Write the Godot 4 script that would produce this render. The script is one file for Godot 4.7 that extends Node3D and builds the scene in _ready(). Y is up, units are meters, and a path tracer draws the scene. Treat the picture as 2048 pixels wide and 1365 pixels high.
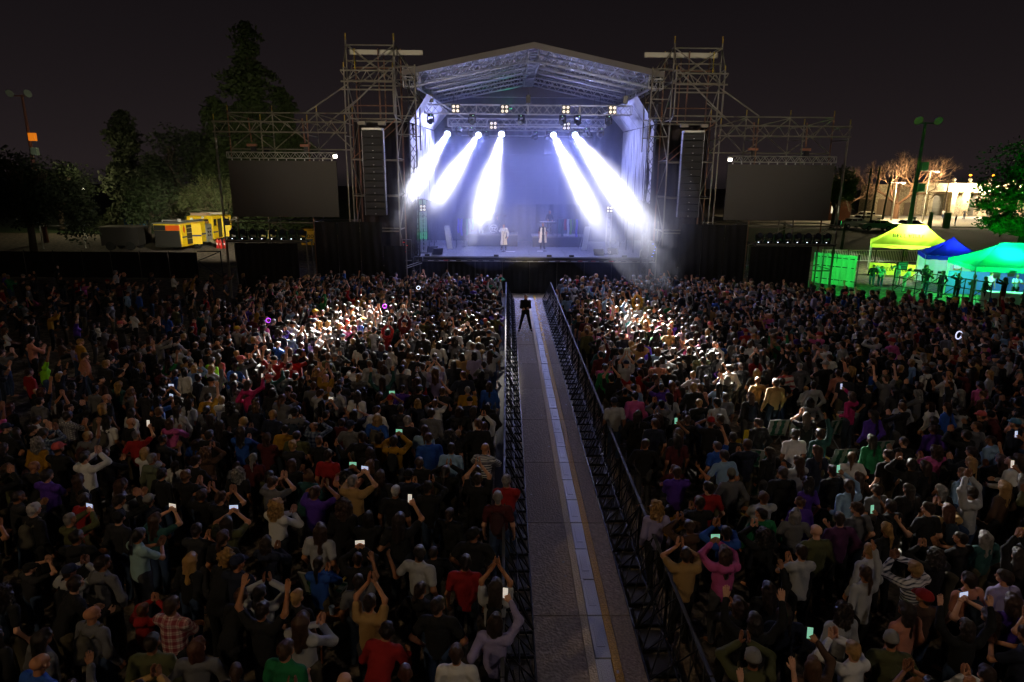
extends Node3D
# A night concert in a small town, seen from a drone over the crowd: y up, metres, the stage lies towards -z.
const CX := 1.45                      # middle of the stage
var rng := RandomNumberGenerator.new()
var mats := {}
var boxes := {}
var used := {}
var rod: Mesh
var disc: Mesh
var bump_cloth: Texture2D
var bump_fine: Texture2D

func _ready():
	rng.seed = 20240917
	# ---- camera
	var cam := Camera3D.new()
	cam.name = "camera"
	cam.fov = 2.0 * rad_to_deg(atan(682.5 / 1300.0))
	cam.near = 0.1
	cam.far = 900.0
	add_child(cam)
	cam.position = Vector3(0, 7.2, 0)
	cam.rotation_degrees = Vector3(-14.3, -0.53, 0.45)
	cam.current = true
	# ---- night sky
	var env := Environment.new()
	env.background_mode = Environment.BG_SKY
	var sky := Sky.new()
	var sm := ProceduralSkyMaterial.new()
	sm.sky_top_color = Color(0.036, 0.031, 0.043)
	sm.sky_horizon_color = Color(0.14, 0.115, 0.12)
	sm.sky_curve = 0.13
	sm.ground_bottom_color = Color(0.03, 0.028, 0.03)
	sm.ground_horizon_color = Color(0.1, 0.085, 0.09)
	sky.sky_material = sm
	env.sky = sky
	env.tonemap_mode = Environment.TONE_MAPPER_LINEAR
	env.tonemap_exposure = 1.0
	env.volumetric_fog_enabled = true
	env.volumetric_fog_density = 0.0
	env.sdfgi_enabled = true
	env.ssao_enabled = true
	env.ssil_enabled = true
	var we := WorldEnvironment.new()
	we.name = "world_environment"
	we.environment = env
	add_child(we)
	# ---- shared pieces
	rod = make_rod(8)
	disc = make_rod(20)
	bump_cloth = noise_tex(256, 0.035, 4, true, 3.0, 5)
	bump_fine = noise_tex(256, 0.12, 3, true, 2.0, 9)
	ground_and_runway()
	stage_build()
	stage_lights()
	wings(-1)
	wings(1)
	stage_props()
	surroundings_left()
	surroundings_right()
	behind_camera()
	make_people_kit()
	crowd_all()
	crowd_props()

# ---------------------------------------------------------------- helpers
func noise_tex(size: int, freq: float, oct: int, normal: bool, strength: float, sd: int, ramp = null) -> NoiseTexture2D:
	var n := FastNoiseLite.new()
	n.seed = sd
	n.frequency = freq
	n.fractal_octaves = oct
	var t := NoiseTexture2D.new()
	t.width = size
	t.height = size
	t.seamless = true
	t.noise = n
	t.as_normal_map = normal
	if normal:
		t.bump_strength = strength
	if ramp != null:
		var g := Gradient.new()
		g.offsets = PackedFloat32Array(ramp[0])
		g.colors = PackedColorArray(ramp[1])
		t.color_ramp = g
	return t

func mat(key: String, hex: String = "808080", rough := 0.7, metal := 0.0) -> StandardMaterial3D:
	if mats.has(key):
		return mats[key]
	var s := StandardMaterial3D.new()
	s.resource_name = key
	s.albedo_color = Color(hex)
	s.roughness = rough
	s.metallic = metal
	mats[key] = s
	return s

func cloth(key: String, hex: String, rough := 0.9) -> StandardMaterial3D:
	if mats.has(key):
		return mats[key]
	var s := mat(key, hex, rough)
	s.normal_enabled = true
	s.normal_texture = bump_cloth
	s.normal_scale = 0.8
	s.uv1_triplanar = true
	s.uv1_scale = Vector3(1.6, 1.6, 1.6)
	return s

func grained(key: String, lo: String, hi: String, freq: float, scale: float, rough := 0.9, bump := 1.0) -> StandardMaterial3D:
	if mats.has(key):
		return mats[key]
	var s := mat(key, "ffffff", rough)
	s.albedo_texture = noise_tex(512, freq, 5, false, 0.0, hash(key) % 999, [[0.25, 0.5, 0.75], [Color(lo), Color(lo).lerp(Color(hi), 0.5), Color(hi)]])
	s.uv1_triplanar = true
	s.uv1_world_triplanar = true
	s.uv1_scale = Vector3.ONE * scale
	s.normal_enabled = true
	s.normal_texture = bump_fine
	s.normal_scale = bump
	return s

func glow(key: String, hex: String, energy: float) -> StandardMaterial3D:
	if mats.has(key):
		return mats[key]
	var s := mat(key, hex, 0.4)
	s.emission_enabled = true
	s.emission = Color(hex)
	s.emission_energy_multiplier = energy
	return s

func numbered(called: String) -> String:
	var k: int = used.get(called, 0)
	used[called] = k + 1
	return called if k == 0 else "%s_%03d" % [called, k]

func tag(o: Node, label: String, category := "", group := "", kind := ""):
	o.set_meta("label", label)
	if category != "":
		o.set_meta("category", category)
	if group != "":
		o.set_meta("group", group)
	if kind != "":
		o.set_meta("kind", kind)

func thing(called: String, label: String, category: String, at := Vector3.ZERO, turn := 0.0, group := "") -> Node3D:
	var o := Node3D.new()
	o.name = numbered(called)
	add_child(o)
	o.position = at
	o.rotation.y = turn
	tag(o, label, category, group)
	return o

func mi(parent: Node3D, called: String, mesh: Mesh, m: Material, xf := Transform3D.IDENTITY) -> MeshInstance3D:
	var o := MeshInstance3D.new()
	o.name = called if parent != self else numbered(called)
	o.mesh = mesh
	if m != null:
		o.material_override = m
	parent.add_child(o, true)
	o.transform = xf
	return o

func dup(o: Node3D, at: Vector3, turn: float, label := "") -> Node3D:
	var c: Node3D = o.duplicate()
	c.name = numbered(String(o.name).trim_suffix("_000"))
	add_child(c)
	c.position = at
	c.rotation.y = turn
	if label != "":
		c.set_meta("label", label)
	return c

func make_rod(sides: int) -> Mesh:
	var g := Geo.new()
	g.tube(Vector3(0, -0.5, 0), Vector3(0, 0.5, 0), 1.0, 1.0, sides, true)
	return g.mesh()

func span(a: Vector3, b: Vector3, r: float) -> Transform3D:
	var y := b - a
	var side := Vector3.RIGHT if absf(y.normalized().x) < 0.9 else Vector3.UP
	var x := y.cross(side).normalized()
	var z := x.cross(y).normalized()
	return Transform3D(Basis(x * r, y, z * r), (a + b) * 0.5)

func tube(parent: Node3D, called: String, a: Vector3, b: Vector3, r: float, m: Material) -> MeshInstance3D:
	return mi(parent, called, rod, m, span(a, b, r))

func box(parent: Node3D, called: String, c: Vector3, size: Vector3, m: Material, turn := Vector3.ZERO, bevel := 0.01) -> MeshInstance3D:
	var bv := minf(bevel, minf(size.x, minf(size.y, size.z)) * 0.3)
	var key := "%s|%.3f" % [str(size.snapped(Vector3.ONE * 0.001)), bv]
	if not boxes.has(key):
		var g := Geo.new()
		g.bevel_box(size, bv)
		boxes[key] = g.mesh()
	return mi(parent, called, boxes[key], m, Transform3D(Basis.from_euler(turn), c))

func plate(parent: Node3D, called: String, pts: Array, thick: Vector3, m: Material) -> MeshInstance3D:
	# a flat polygon of four corners with a real thickness
	var g := Geo.new()
	g.slab(pts[0], pts[1], pts[2], pts[3], thick)
	return mi(parent, called, g.mesh(), m)

class Geo:
	var v := PackedVector3Array()
	var n := PackedVector3Array()
	var c := PackedColorArray()
	var idx := PackedInt32Array()
	var uv := PackedVector2Array()
	func tri(a: Vector3, b: Vector3, d: Vector3):
		var nn := (b - a).cross(d - a).normalized()
		var k := v.size()
		v.append(a); v.append(b); v.append(d)
		n.append(nn); n.append(nn); n.append(nn)
		idx.append(k); idx.append(k + 2); idx.append(k + 1)
	func quad(a: Vector3, b: Vector3, d: Vector3, e: Vector3):
		var nn := (b - a).cross(e - a)
		if nn.length_squared() < 1e-14:
			nn = (d - b).cross(e - b)
		nn = nn.normalized()
		var k := v.size()
		v.append(a); v.append(b); v.append(d); v.append(e)
		for i in 4:
			n.append(nn)
		idx.append_array(PackedInt32Array([k, k + 2, k + 1, k, k + 3, k + 2]))
	func slab(a: Vector3, b: Vector3, d: Vector3, e: Vector3, t: Vector3):
		# a b d e counter-clockwise seen from the front; t points to the back
		if (b - a).cross(e - a).dot(t) > 0.0:
			var s := b
			b = e
			e = s
		quad(a, b, d, e)
		quad(a + t, e + t, d + t, b + t)
		quad(b, a, a + t, b + t)
		quad(d, b, b + t, d + t)
		quad(e, d, d + t, e + t)
		quad(a, e, e + t, a + t)
	func cuboid(o: Vector3, size: Vector3):
		var h := size * 0.5
		slab(o + Vector3(-h.x, -h.y, h.z), o + Vector3(h.x, -h.y, h.z), o + Vector3(h.x, h.y, h.z), o + Vector3(-h.x, h.y, h.z), Vector3(0, 0, -size.z))
	func bevel_box(size: Vector3, bv: float):
		var h := size * 0.5
		var i := h - Vector3.ONE * bv
		for s in [-1.0, 1.0]:
			face(Vector3(s, 0, 0), Vector3(s * h.x, i.y, i.z))
			face(Vector3(0, s, 0), Vector3(i.x, s * h.y, i.z))
			face(Vector3(0, 0, s), Vector3(i.x, i.y, s * h.z))
		for a in [-1.0, 1.0]:
			for b in [-1.0, 1.0]:
				orient(Vector3(a * h.x, b * i.y, -i.z), Vector3(a * i.x, b * h.y, -i.z), Vector3(a * i.x, b * h.y, i.z), Vector3(a * h.x, b * i.y, i.z), Vector3(a, b, 0))
				orient(Vector3(a * h.x, -i.y, b * i.z), Vector3(a * i.x, -i.y, b * h.z), Vector3(a * i.x, i.y, b * h.z), Vector3(a * h.x, i.y, b * i.z), Vector3(a, 0, b))
				orient(Vector3(-i.x, a * h.y, b * i.z), Vector3(-i.x, a * i.y, b * h.z), Vector3(i.x, a * i.y, b * h.z), Vector3(i.x, a * h.y, b * i.z), Vector3(0, a, b))
				for s in [-1.0, 1.0]:
					var p := Vector3(a * h.x, b * i.y, s * i.z)
					var q := Vector3(a * i.x, b * h.y, s * i.z)
					var r := Vector3(a * i.x, b * i.y, s * h.z)
					if (q - p).cross(r - p).dot(Vector3(a, b, s)) > 0:
						tri(p, q, r)
					else:
						tri(p, r, q)
	func face(nn: Vector3, ext: Vector3):
		if nn.x != 0:
			orient(Vector3(ext.x, -ext.y, -ext.z), Vector3(ext.x, ext.y, -ext.z), Vector3(ext.x, ext.y, ext.z), Vector3(ext.x, -ext.y, ext.z), nn)
		elif nn.y != 0:
			orient(Vector3(-ext.x, ext.y, -ext.z), Vector3(ext.x, ext.y, -ext.z), Vector3(ext.x, ext.y, ext.z), Vector3(-ext.x, ext.y, ext.z), nn)
		else:
			orient(Vector3(-ext.x, -ext.y, ext.z), Vector3(ext.x, -ext.y, ext.z), Vector3(ext.x, ext.y, ext.z), Vector3(-ext.x, ext.y, ext.z), nn)
	func orient(a: Vector3, b: Vector3, d: Vector3, e: Vector3, nn: Vector3):
		if (b - a).cross(e - a).dot(nn) > 0:
			quad(a, b, d, e)
		else:
			quad(a, e, d, b)
	func tube(a: Vector3, b: Vector3, r0: float, r1: float, sides: int, caps := false):
		var y := (b - a).normalized()
		var side := Vector3.RIGHT if absf(y.x) < 0.9 else Vector3.UP
		var x := y.cross(side).normalized()
		var z := x.cross(y)
		var k := v.size()
		for s in sides:
			var t := TAU * s / sides
			var d := x * cos(t) + z * sin(t)
			v.append(a + d * r0); n.append(d)
			v.append(b + d * r1); n.append(d)
		for s in sides:
			var p := k + s * 2
			var q := k + (s + 1) % sides * 2
			var chk := (v[q] - v[p]).cross(v[p + 1] - v[p]).dot(n[p])
			if chk > 0:
				idx.append_array(PackedInt32Array([p, p + 1, q, q, p + 1, q + 1]))
			else:
				idx.append_array(PackedInt32Array([p, q, p + 1, q, q + 1, p + 1]))
		if caps:
			for e in 2:
				var o := a if e == 0 else b
				var nn := -y if e == 0 else y
				for s in range(1, sides - 1):
					var p0 := v[k + e]
					var p1 := v[k + s * 2 + e]
					var p2 := v[k + (s + 1) * 2 + e]
					if (p1 - p0).cross(p2 - p0).dot(nn) > 0:
						tri(p0, p1, p2)
					else:
						tri(p0, p2, p1)
	func lathe(prof: Array, sides: int, at := Vector3.ZERO):
		# prof: [radius, y] from the bottom up
		var k := v.size()
		for i in prof.size():
			var p: Vector2 = Vector2(prof[i][0], prof[i][1])
			var pa: Vector2 = Vector2(prof[maxi(i - 1, 0)][0], prof[maxi(i - 1, 0)][1])
			var pb: Vector2 = Vector2(prof[mini(i + 1, prof.size() - 1)][0], prof[mini(i + 1, prof.size() - 1)][1])
			var t := (pb - pa).normalized()
			for s in sides:
				var an := TAU * s / sides
				v.append(at + Vector3(p.x * cos(an), p.y, p.x * sin(an)))
				n.append(Vector3(t.y * cos(an), -t.x, t.y * sin(an)).normalized())
		for i in prof.size() - 1:
			for s in sides:
				var p := k + i * sides + s
				var q := k + i * sides + (s + 1) % sides
				idx.append_array(PackedInt32Array([p, q, p + sides, q, q + sides, p + sides]))
	func truss(a: Vector3, b: Vector3, wide: Vector3, deep: Vector3, r: float, bay: float):
		# four chords and zig-zag lacing; wide and deep are the section's half-axes
		var ch := [wide + deep, deep - wide, -wide - deep, wide - deep]
		for o in ch:
			tube(a + o, b + o, r, r, 6)
		var nb := maxi(2, roundi((b - a).length() / bay))
		for f in 4:
			var p: Vector3 = ch[f]
			var q: Vector3 = ch[(f + 1) % 4]
			for i in nb:
				var s := a.lerp(b, float(i) / nb)
				var e := a.lerp(b, float(i + 1) / nb)
				if (i + f) % 2 == 0:
					tube(s + p, e + q, r * 0.6, r * 0.6, 4)
				else:
					tube(s + q, e + p, r * 0.6, r * 0.6, 4)
		for e in [a, b]:
			for f in 4:
				tube(e + ch[f], e + ch[(f + 1) % 4], r, r, 5)
	func grid(nx: int, ny: int, f: Callable):
		# a smooth sheet from f(u, v)
		var k := v.size()
		for j in ny + 1:
			for i in nx + 1:
				var u := float(i) / nx
				var w := float(j) / ny
				var p: Vector3 = f.call(u, w)
				var e := 0.004
				var du: Vector3 = f.call(minf(u + e, 1.0), w) - f.call(maxf(u - e, 0.0), w)
				var dv: Vector3 = f.call(u, minf(w + e, 1.0)) - f.call(u, maxf(w - e, 0.0))
				v.append(p)
				n.append(du.cross(dv).normalized())
				uv.append(Vector2(u, w))
		for j in ny:
			for i in nx:
				var p := k + j * (nx + 1) + i
				var q := p + nx + 1
				idx.append_array(PackedInt32Array([p, p + 1, q, p + 1, q + 1, q]))
				idx[-1] = q
		# wound so that the front is the side the normals point to
		for t in range(idx.size() - nx * ny * 6, idx.size(), 3):
			var fn := (v[idx[t + 2]] - v[idx[t]]).cross(v[idx[t + 1]] - v[idx[t]])
			if fn.dot(n[idx[t]]) < 0:
				var s := idx[t + 1]
				idx[t + 1] = idx[t + 2]
				idx[t + 2] = s
	func mesh() -> ArrayMesh:
		return add_to(ArrayMesh.new())
	func add_to(am: ArrayMesh) -> ArrayMesh:
		var arr := []
		arr.resize(Mesh.ARRAY_MAX)
		arr[Mesh.ARRAY_VERTEX] = v
		arr[Mesh.ARRAY_NORMAL] = n
		arr[Mesh.ARRAY_INDEX] = idx
		if c.size() == v.size():
			arr[Mesh.ARRAY_COLOR] = c
		if uv.size() == v.size():
			arr[Mesh.ARRAY_TEX_UV] = uv
		am.add_surface_from_arrays(Mesh.PRIMITIVE_TRIANGLES, arr)
		return am

func sphere(r: float, seg := 16) -> Mesh:
	var key := "s%.3f_%d" % [r, seg]
	if not boxes.has(key):
		var s := SphereMesh.new()
		s.radius = r
		s.height = 2.0 * r
		s.radial_segments = seg
		s.rings = seg / 2
		boxes[key] = s
	return boxes[key]

func spot(parent: Node3D, called: String, at: Vector3, to: Vector3, energy: float, angle: float, col: Color, size := 0.1, soft := 0.5) -> SpotLight3D:
	var l := SpotLight3D.new()
	l.name = called
	parent.add_child(l, true)
	l.light_energy = energy
	l.light_color = col
	l.spot_angle = angle
	l.spot_angle_attenuation = soft
	l.spot_range = 120.0
	l.spot_attenuation = 2.0
	l.light_size = size
	l.shadow_enabled = true
	l.global_position = at
	l.look_at(to, Vector3.UP if absf((to - at).normalized().y) < 0.98 else Vector3.RIGHT)
	return l

func omni(parent: Node3D, called: String, at: Vector3, energy: float, col: Color, size := 0.1) -> OmniLight3D:
	var l := OmniLight3D.new()
	l.name = called
	parent.add_child(l, true)
	l.light_energy = energy
	l.light_color = col
	l.omni_range = 120.0
	l.omni_attenuation = 2.0
	l.light_size = size
	l.shadow_enabled = true
	l.global_position = at
	return l

func text(parent: Node3D, called: String, words: String, size: float, m: Material, xf: Transform3D, bold := true) -> MeshInstance3D:
	var t := TextMesh.new()
	var f := SystemFont.new()
	f.font_names = PackedStringArray(["Droid Sans"])
	f.font_weight = 700 if bold else 400
	t.font = f
	t.text = words
	t.font_size = 64
	t.pixel_size = size / 64.0
	t.depth = 0.004
	return mi(parent, called, t, m, xf)

# ---------------------------------------------------------------- ground, runway, barriers
func ground_and_runway():
	var g := Geo.new()
	var n := FastNoiseLite.new()
	n.seed = 4
	n.frequency = 0.05
	g.grid(60, 60, func(u, w):
		var x: float = lerpf(-260, 260, u)
		var z: float = lerpf(60, -420, w)
		return Vector3(x, 0, z))
	var gm := grained("ground_earth", "3a332b", "6b6053", 0.02, 0.22, 0.95, 0.8)
	var o := mi(self, "ground", g.mesh(), gm)
	tag(o, "bare trodden earth of the showground", "ground", "", "structure")
	# field of grass beyond the fences, and the lit forecourt in front of the long building
	var lawn := Geo.new()
	lawn.slab(Vector3(21, 0.0, -57.5), Vector3(180, 0.0, -57.5), Vector3(180, 0.0, -96), Vector3(21, 0.0, -96), Vector3(0, -0.1, 0))
	for i in lawn.v.size():
		lawn.v[i].y += 0.012
	tag(mi(self, "lawn", lawn.mesh(), grained("lawn_grass", "162a0a", "34501a", 0.06, 0.3, 0.95, 1.5)), "dark mown grass field behind the white railings", "lawn", "", "structure")
	var lawn2 := Geo.new()
	lawn2.slab(Vector3(-120, 0.0, -80), Vector3(-14, 0.0, -80), Vector3(-14, 0.0, -200), Vector3(-120, 0.0, -200), Vector3(0, -0.1, 0))
	for i in lawn2.v.size():
		lawn2.v[i].y += 0.012
	tag(mi(self, "lawn", lawn2.mesh(), mats["lawn_grass"]), "dark grass under the conifers behind the fire engine", "lawn", "", "structure")
	var road := Geo.new()
	road.slab(Vector3(40, 0.0, -100.5), Vector3(220, 0.0, -100.5), Vector3(220, 0.0, -129), Vector3(40, 0.0, -129), Vector3(0, -0.1, 0))
	for i in road.v.size():
		road.v[i].y += 0.016
	tag(mi(self, "street", road.mesh(), grained("street_concrete", "8d8576", "b3aa98", 0.03, 0.2, 0.85, 0.5)), "pale concrete street under bright street lamps", "street", "", "structure")
	var kerb := thing("kerb", "low concrete kerb between lawn and street", "kerb", Vector3(40, 0, -100.3))
	kerb.set_meta("kind", "structure")
	for k in 24:
		box(kerb, "kerb_stone", Vector3(2.5 + k * 5.02, 0.07, 0), Vector3(5.0, 0.14, 0.2), mats["street_concrete"])

	# concrete runway down the middle: slabs, cover plates and painted bands are pieces of their own
	var run := Node3D.new()
	run.name = "runway"
	add_child(run)
	tag(run, "concrete service lane between the two barriers leading to the stage", "path", "", "structure")
	var con := grained("runway_concrete", "867868", "a2937f", 0.03, 0.5, 0.9, 1.0)
	var wet := grained("runway_concrete_worn", "7d6f5f", "9a8a76", 0.05, 0.6, 0.9, 1.0)
	var pale := grained("band_pale", "b6a684", "d2c3a2", 0.05, 0.8, 0.8, 1.0)
	var yellow := grained("band_yellow", "a07a1c", "c79c34", 0.05, 0.8, 0.75, 1.0)
	var grey := grained("cover_grey", "9a9a9c", "b6b6b8", 0.08, 1.2, 0.5, 0.8)
	var joint := mat("joint_dark", "1c1916", 0.95)
	box(run, "bed", Vector3(1.29, 0.01, -21.0), Vector3(3.1, 0.03, 36), joint)
	var z := -3.4
	var k := 0
	while z > -38.4:
		var ln := 3.0
		box(run, "slab", Vector3(0.60, 0.042, z - ln / 2), Vector3(1.29, 0.04, ln - 0.014), con if k % 3 else wet, Vector3(0, 0, rng.randf_range(-0.002, 0.002)), 0.006)
		box(run, "slab", Vector3(2.31, 0.043, z - ln / 2), Vector3(1.09, 0.04, ln - 0.012), wet if k % 2 else con, Vector3(rng.randf_range(-0.0015, 0.0015), 0, 0), 0.006)
		box(run, "band", Vector3(1.315, 0.047, z - ln / 2), Vector3(0.13, 0.045, ln - 0.01), pale, Vector3.ZERO, 0.005)
		box(run, "band", Vector3(1.697, 0.048, z - ln / 2), Vector3(0.13, 0.045, ln - 0.01), yellow, Vector3.ZERO, 0.005)
		for s in 3:
			var c := box(run, "cover_plate", Vector3(1.506 + rng.randf_range(-0.004, 0.004), 0.053 + rng.randf_range(-0.004, 0.006), z - s - 0.5), Vector3(0.243, 0.03, 0.975), grey, Vector3(rng.randf_range(-0.006, 0.006), rng.randf_range(-0.008, 0.008), 0), 0.006)
			box(c, "grip_rib", Vector3(0, 0.017, 0), Vector3(0.13, 0.008, 0.5), grey, Vector3.ZERO, 0.003)
		z -= ln
		k += 1
	# paper confetti
	var cm := MultiMesh.new()
	cm.transform_format = MultiMesh.TRANSFORM_3D
	var cg := Geo.new()
	cg.slab(Vector3(-0.5, 0, 0.5), Vector3(0.5, 0, 0.5), Vector3(0.5, 0, -0.5), Vector3(-0.5, 0, -0.5), Vector3(0, -0.06, 0))
	cm.mesh = cg.mesh()
	cm.instance_count = 2400
	for i in 2400:
		var zz := -27.0 - pow(rng.randf(), 0.8) * 11.0
		if i > 2370:
			zz = rng.randf_range(-8, -27)
		var xx := rng.randf_range(0.05, 2.5)
		if zz > -28.0 and i <= 2370:
			zz -= 3.0
		var s := rng.randf_range(0.02, 0.05)
		cm.set_instance_transform(i, Transform3D(Basis.from_euler(Vector3(rng.randf_range(-0.5, 0.5), rng.randf() * TAU, rng.randf_range(-0.5, 0.5))).scaled(Vector3(s, s, s * 1.6)), Vector3(xx, 0.088, zz)))
	var cmi := MultiMeshInstance3D.new()
	cmi.name = "confetti"
	cmi.multimesh = cm
	cmi.material_override = mat("confetti_paper", "b9b9bd", 0.6)
	add_child(cmi)
	tag(cmi, "small pale paper confetti strewn over the concrete lane", "confetti", "", "stuff")

	# crowd barriers: sloping black lattice, cross bars on the floor, flat grey top rail
	var black := mat("barrier_black", "131316", 0.45, 0.6)
	var steel := mat("barrier_steel", "43454d", 0.7, 0.2)
	var tread := grained("barrier_tread", "2a292b", "4c4a4c", 0.1, 1.5, 0.6, 1.0)
	var proto := thing("crowd_barrier", "", "barrier", Vector3.ZERO, 0.0, "barrier sections along the service lane")
	var L := 2.2
	# local: x = 0 foot on the lane side, x = 0.5 upright on the crowd side, z along
	for s in [0.0, -L + 0.03]:
		tube(proto, "post", Vector3(0.5, 0.06, s - 0.015), Vector3(0.5, 1.12, s - 0.015), 0.022, black)
		tube(proto, "brace", Vector3(0.02, 0.1, s - 0.015), Vector3(0.49, 1.08, s - 0.015), 0.018, black)
	for zz in [0.0, -0.55, -1.1, -1.65]:
		box(proto, "cross_bar", Vector3(0.26, 0.11, zz - 0.07), Vector3(0.46, 0.05, 0.05), black)
		box(proto, "tread", Vector3(0.28, 0.085, zz - 0.33), Vector3(0.38, 0.02, 0.42), tread)
		tube(proto, "upright", Vector3(0.30, 0.1, zz - 0.14), Vector3(0.36, 0.42, zz - 0.14), 0.012, steel)
	tube(proto, "foot_rail", Vector3(0.02, 0.1, 0), Vector3(0.02, 0.1, -L + 0.02), 0.02, black)
	tube(proto, "mid_rail", Vector3(0.27, 0.6, 0), Vector3(0.27, 0.6, -L + 0.02), 0.014, black)
	tube(proto, "back_rail", Vector3(0.5, 0.12, 0), Vector3(0.5, 0.12, -L + 0.02), 0.018, black)
	for zz in [0.0, -0.55, -1.1, -1.65]:
		tube(proto, "lattice_bar", Vector3(0.02, 0.1, zz), Vector3(0.49, 1.08, zz - 0.55), 0.012, black)
		tube(proto, "lattice_bar", Vector3(0.03, 0.1, zz - 0.55), Vector3(0.50, 1.08, zz), 0.012, black)
		tube(proto, "stay", Vector3(0.505, 0.12, zz - 0.27), Vector3(0.505, 1.1, zz - 0.27), 0.01, steel)
	box(proto, "top_rail", Vector3(0.505, 1.135, -L / 2), Vector3(0.055, 0.03, L - 0.015), steel)
	var first := true
	for side in 2:
		for i in 15:
			var o2: Node3D = proto
			if not first:
				o2 = proto.duplicate()
				o2.name = numbered("crowd_barrier")
				add_child(o2)
			first = false
			o2.position = Vector3(2.08, 0.02, -4.6 - i * 2.2) if side == 0 else Vector3(0.48, 0.02, -4.6 - (i + 1) * 2.2 + 0.02)
			o2.rotation.y = 0.0 if side == 0 else PI
			o2.set_meta("label", "black lattice crowd barrier section on the yellow-banded side of the lane" if side == 0 else "black lattice crowd barrier section on the pale-banded side of the lane")
			o2.set_meta("group", "barriers beside the yellow band" if side == 0 else "barriers beside the pale band")

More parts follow.
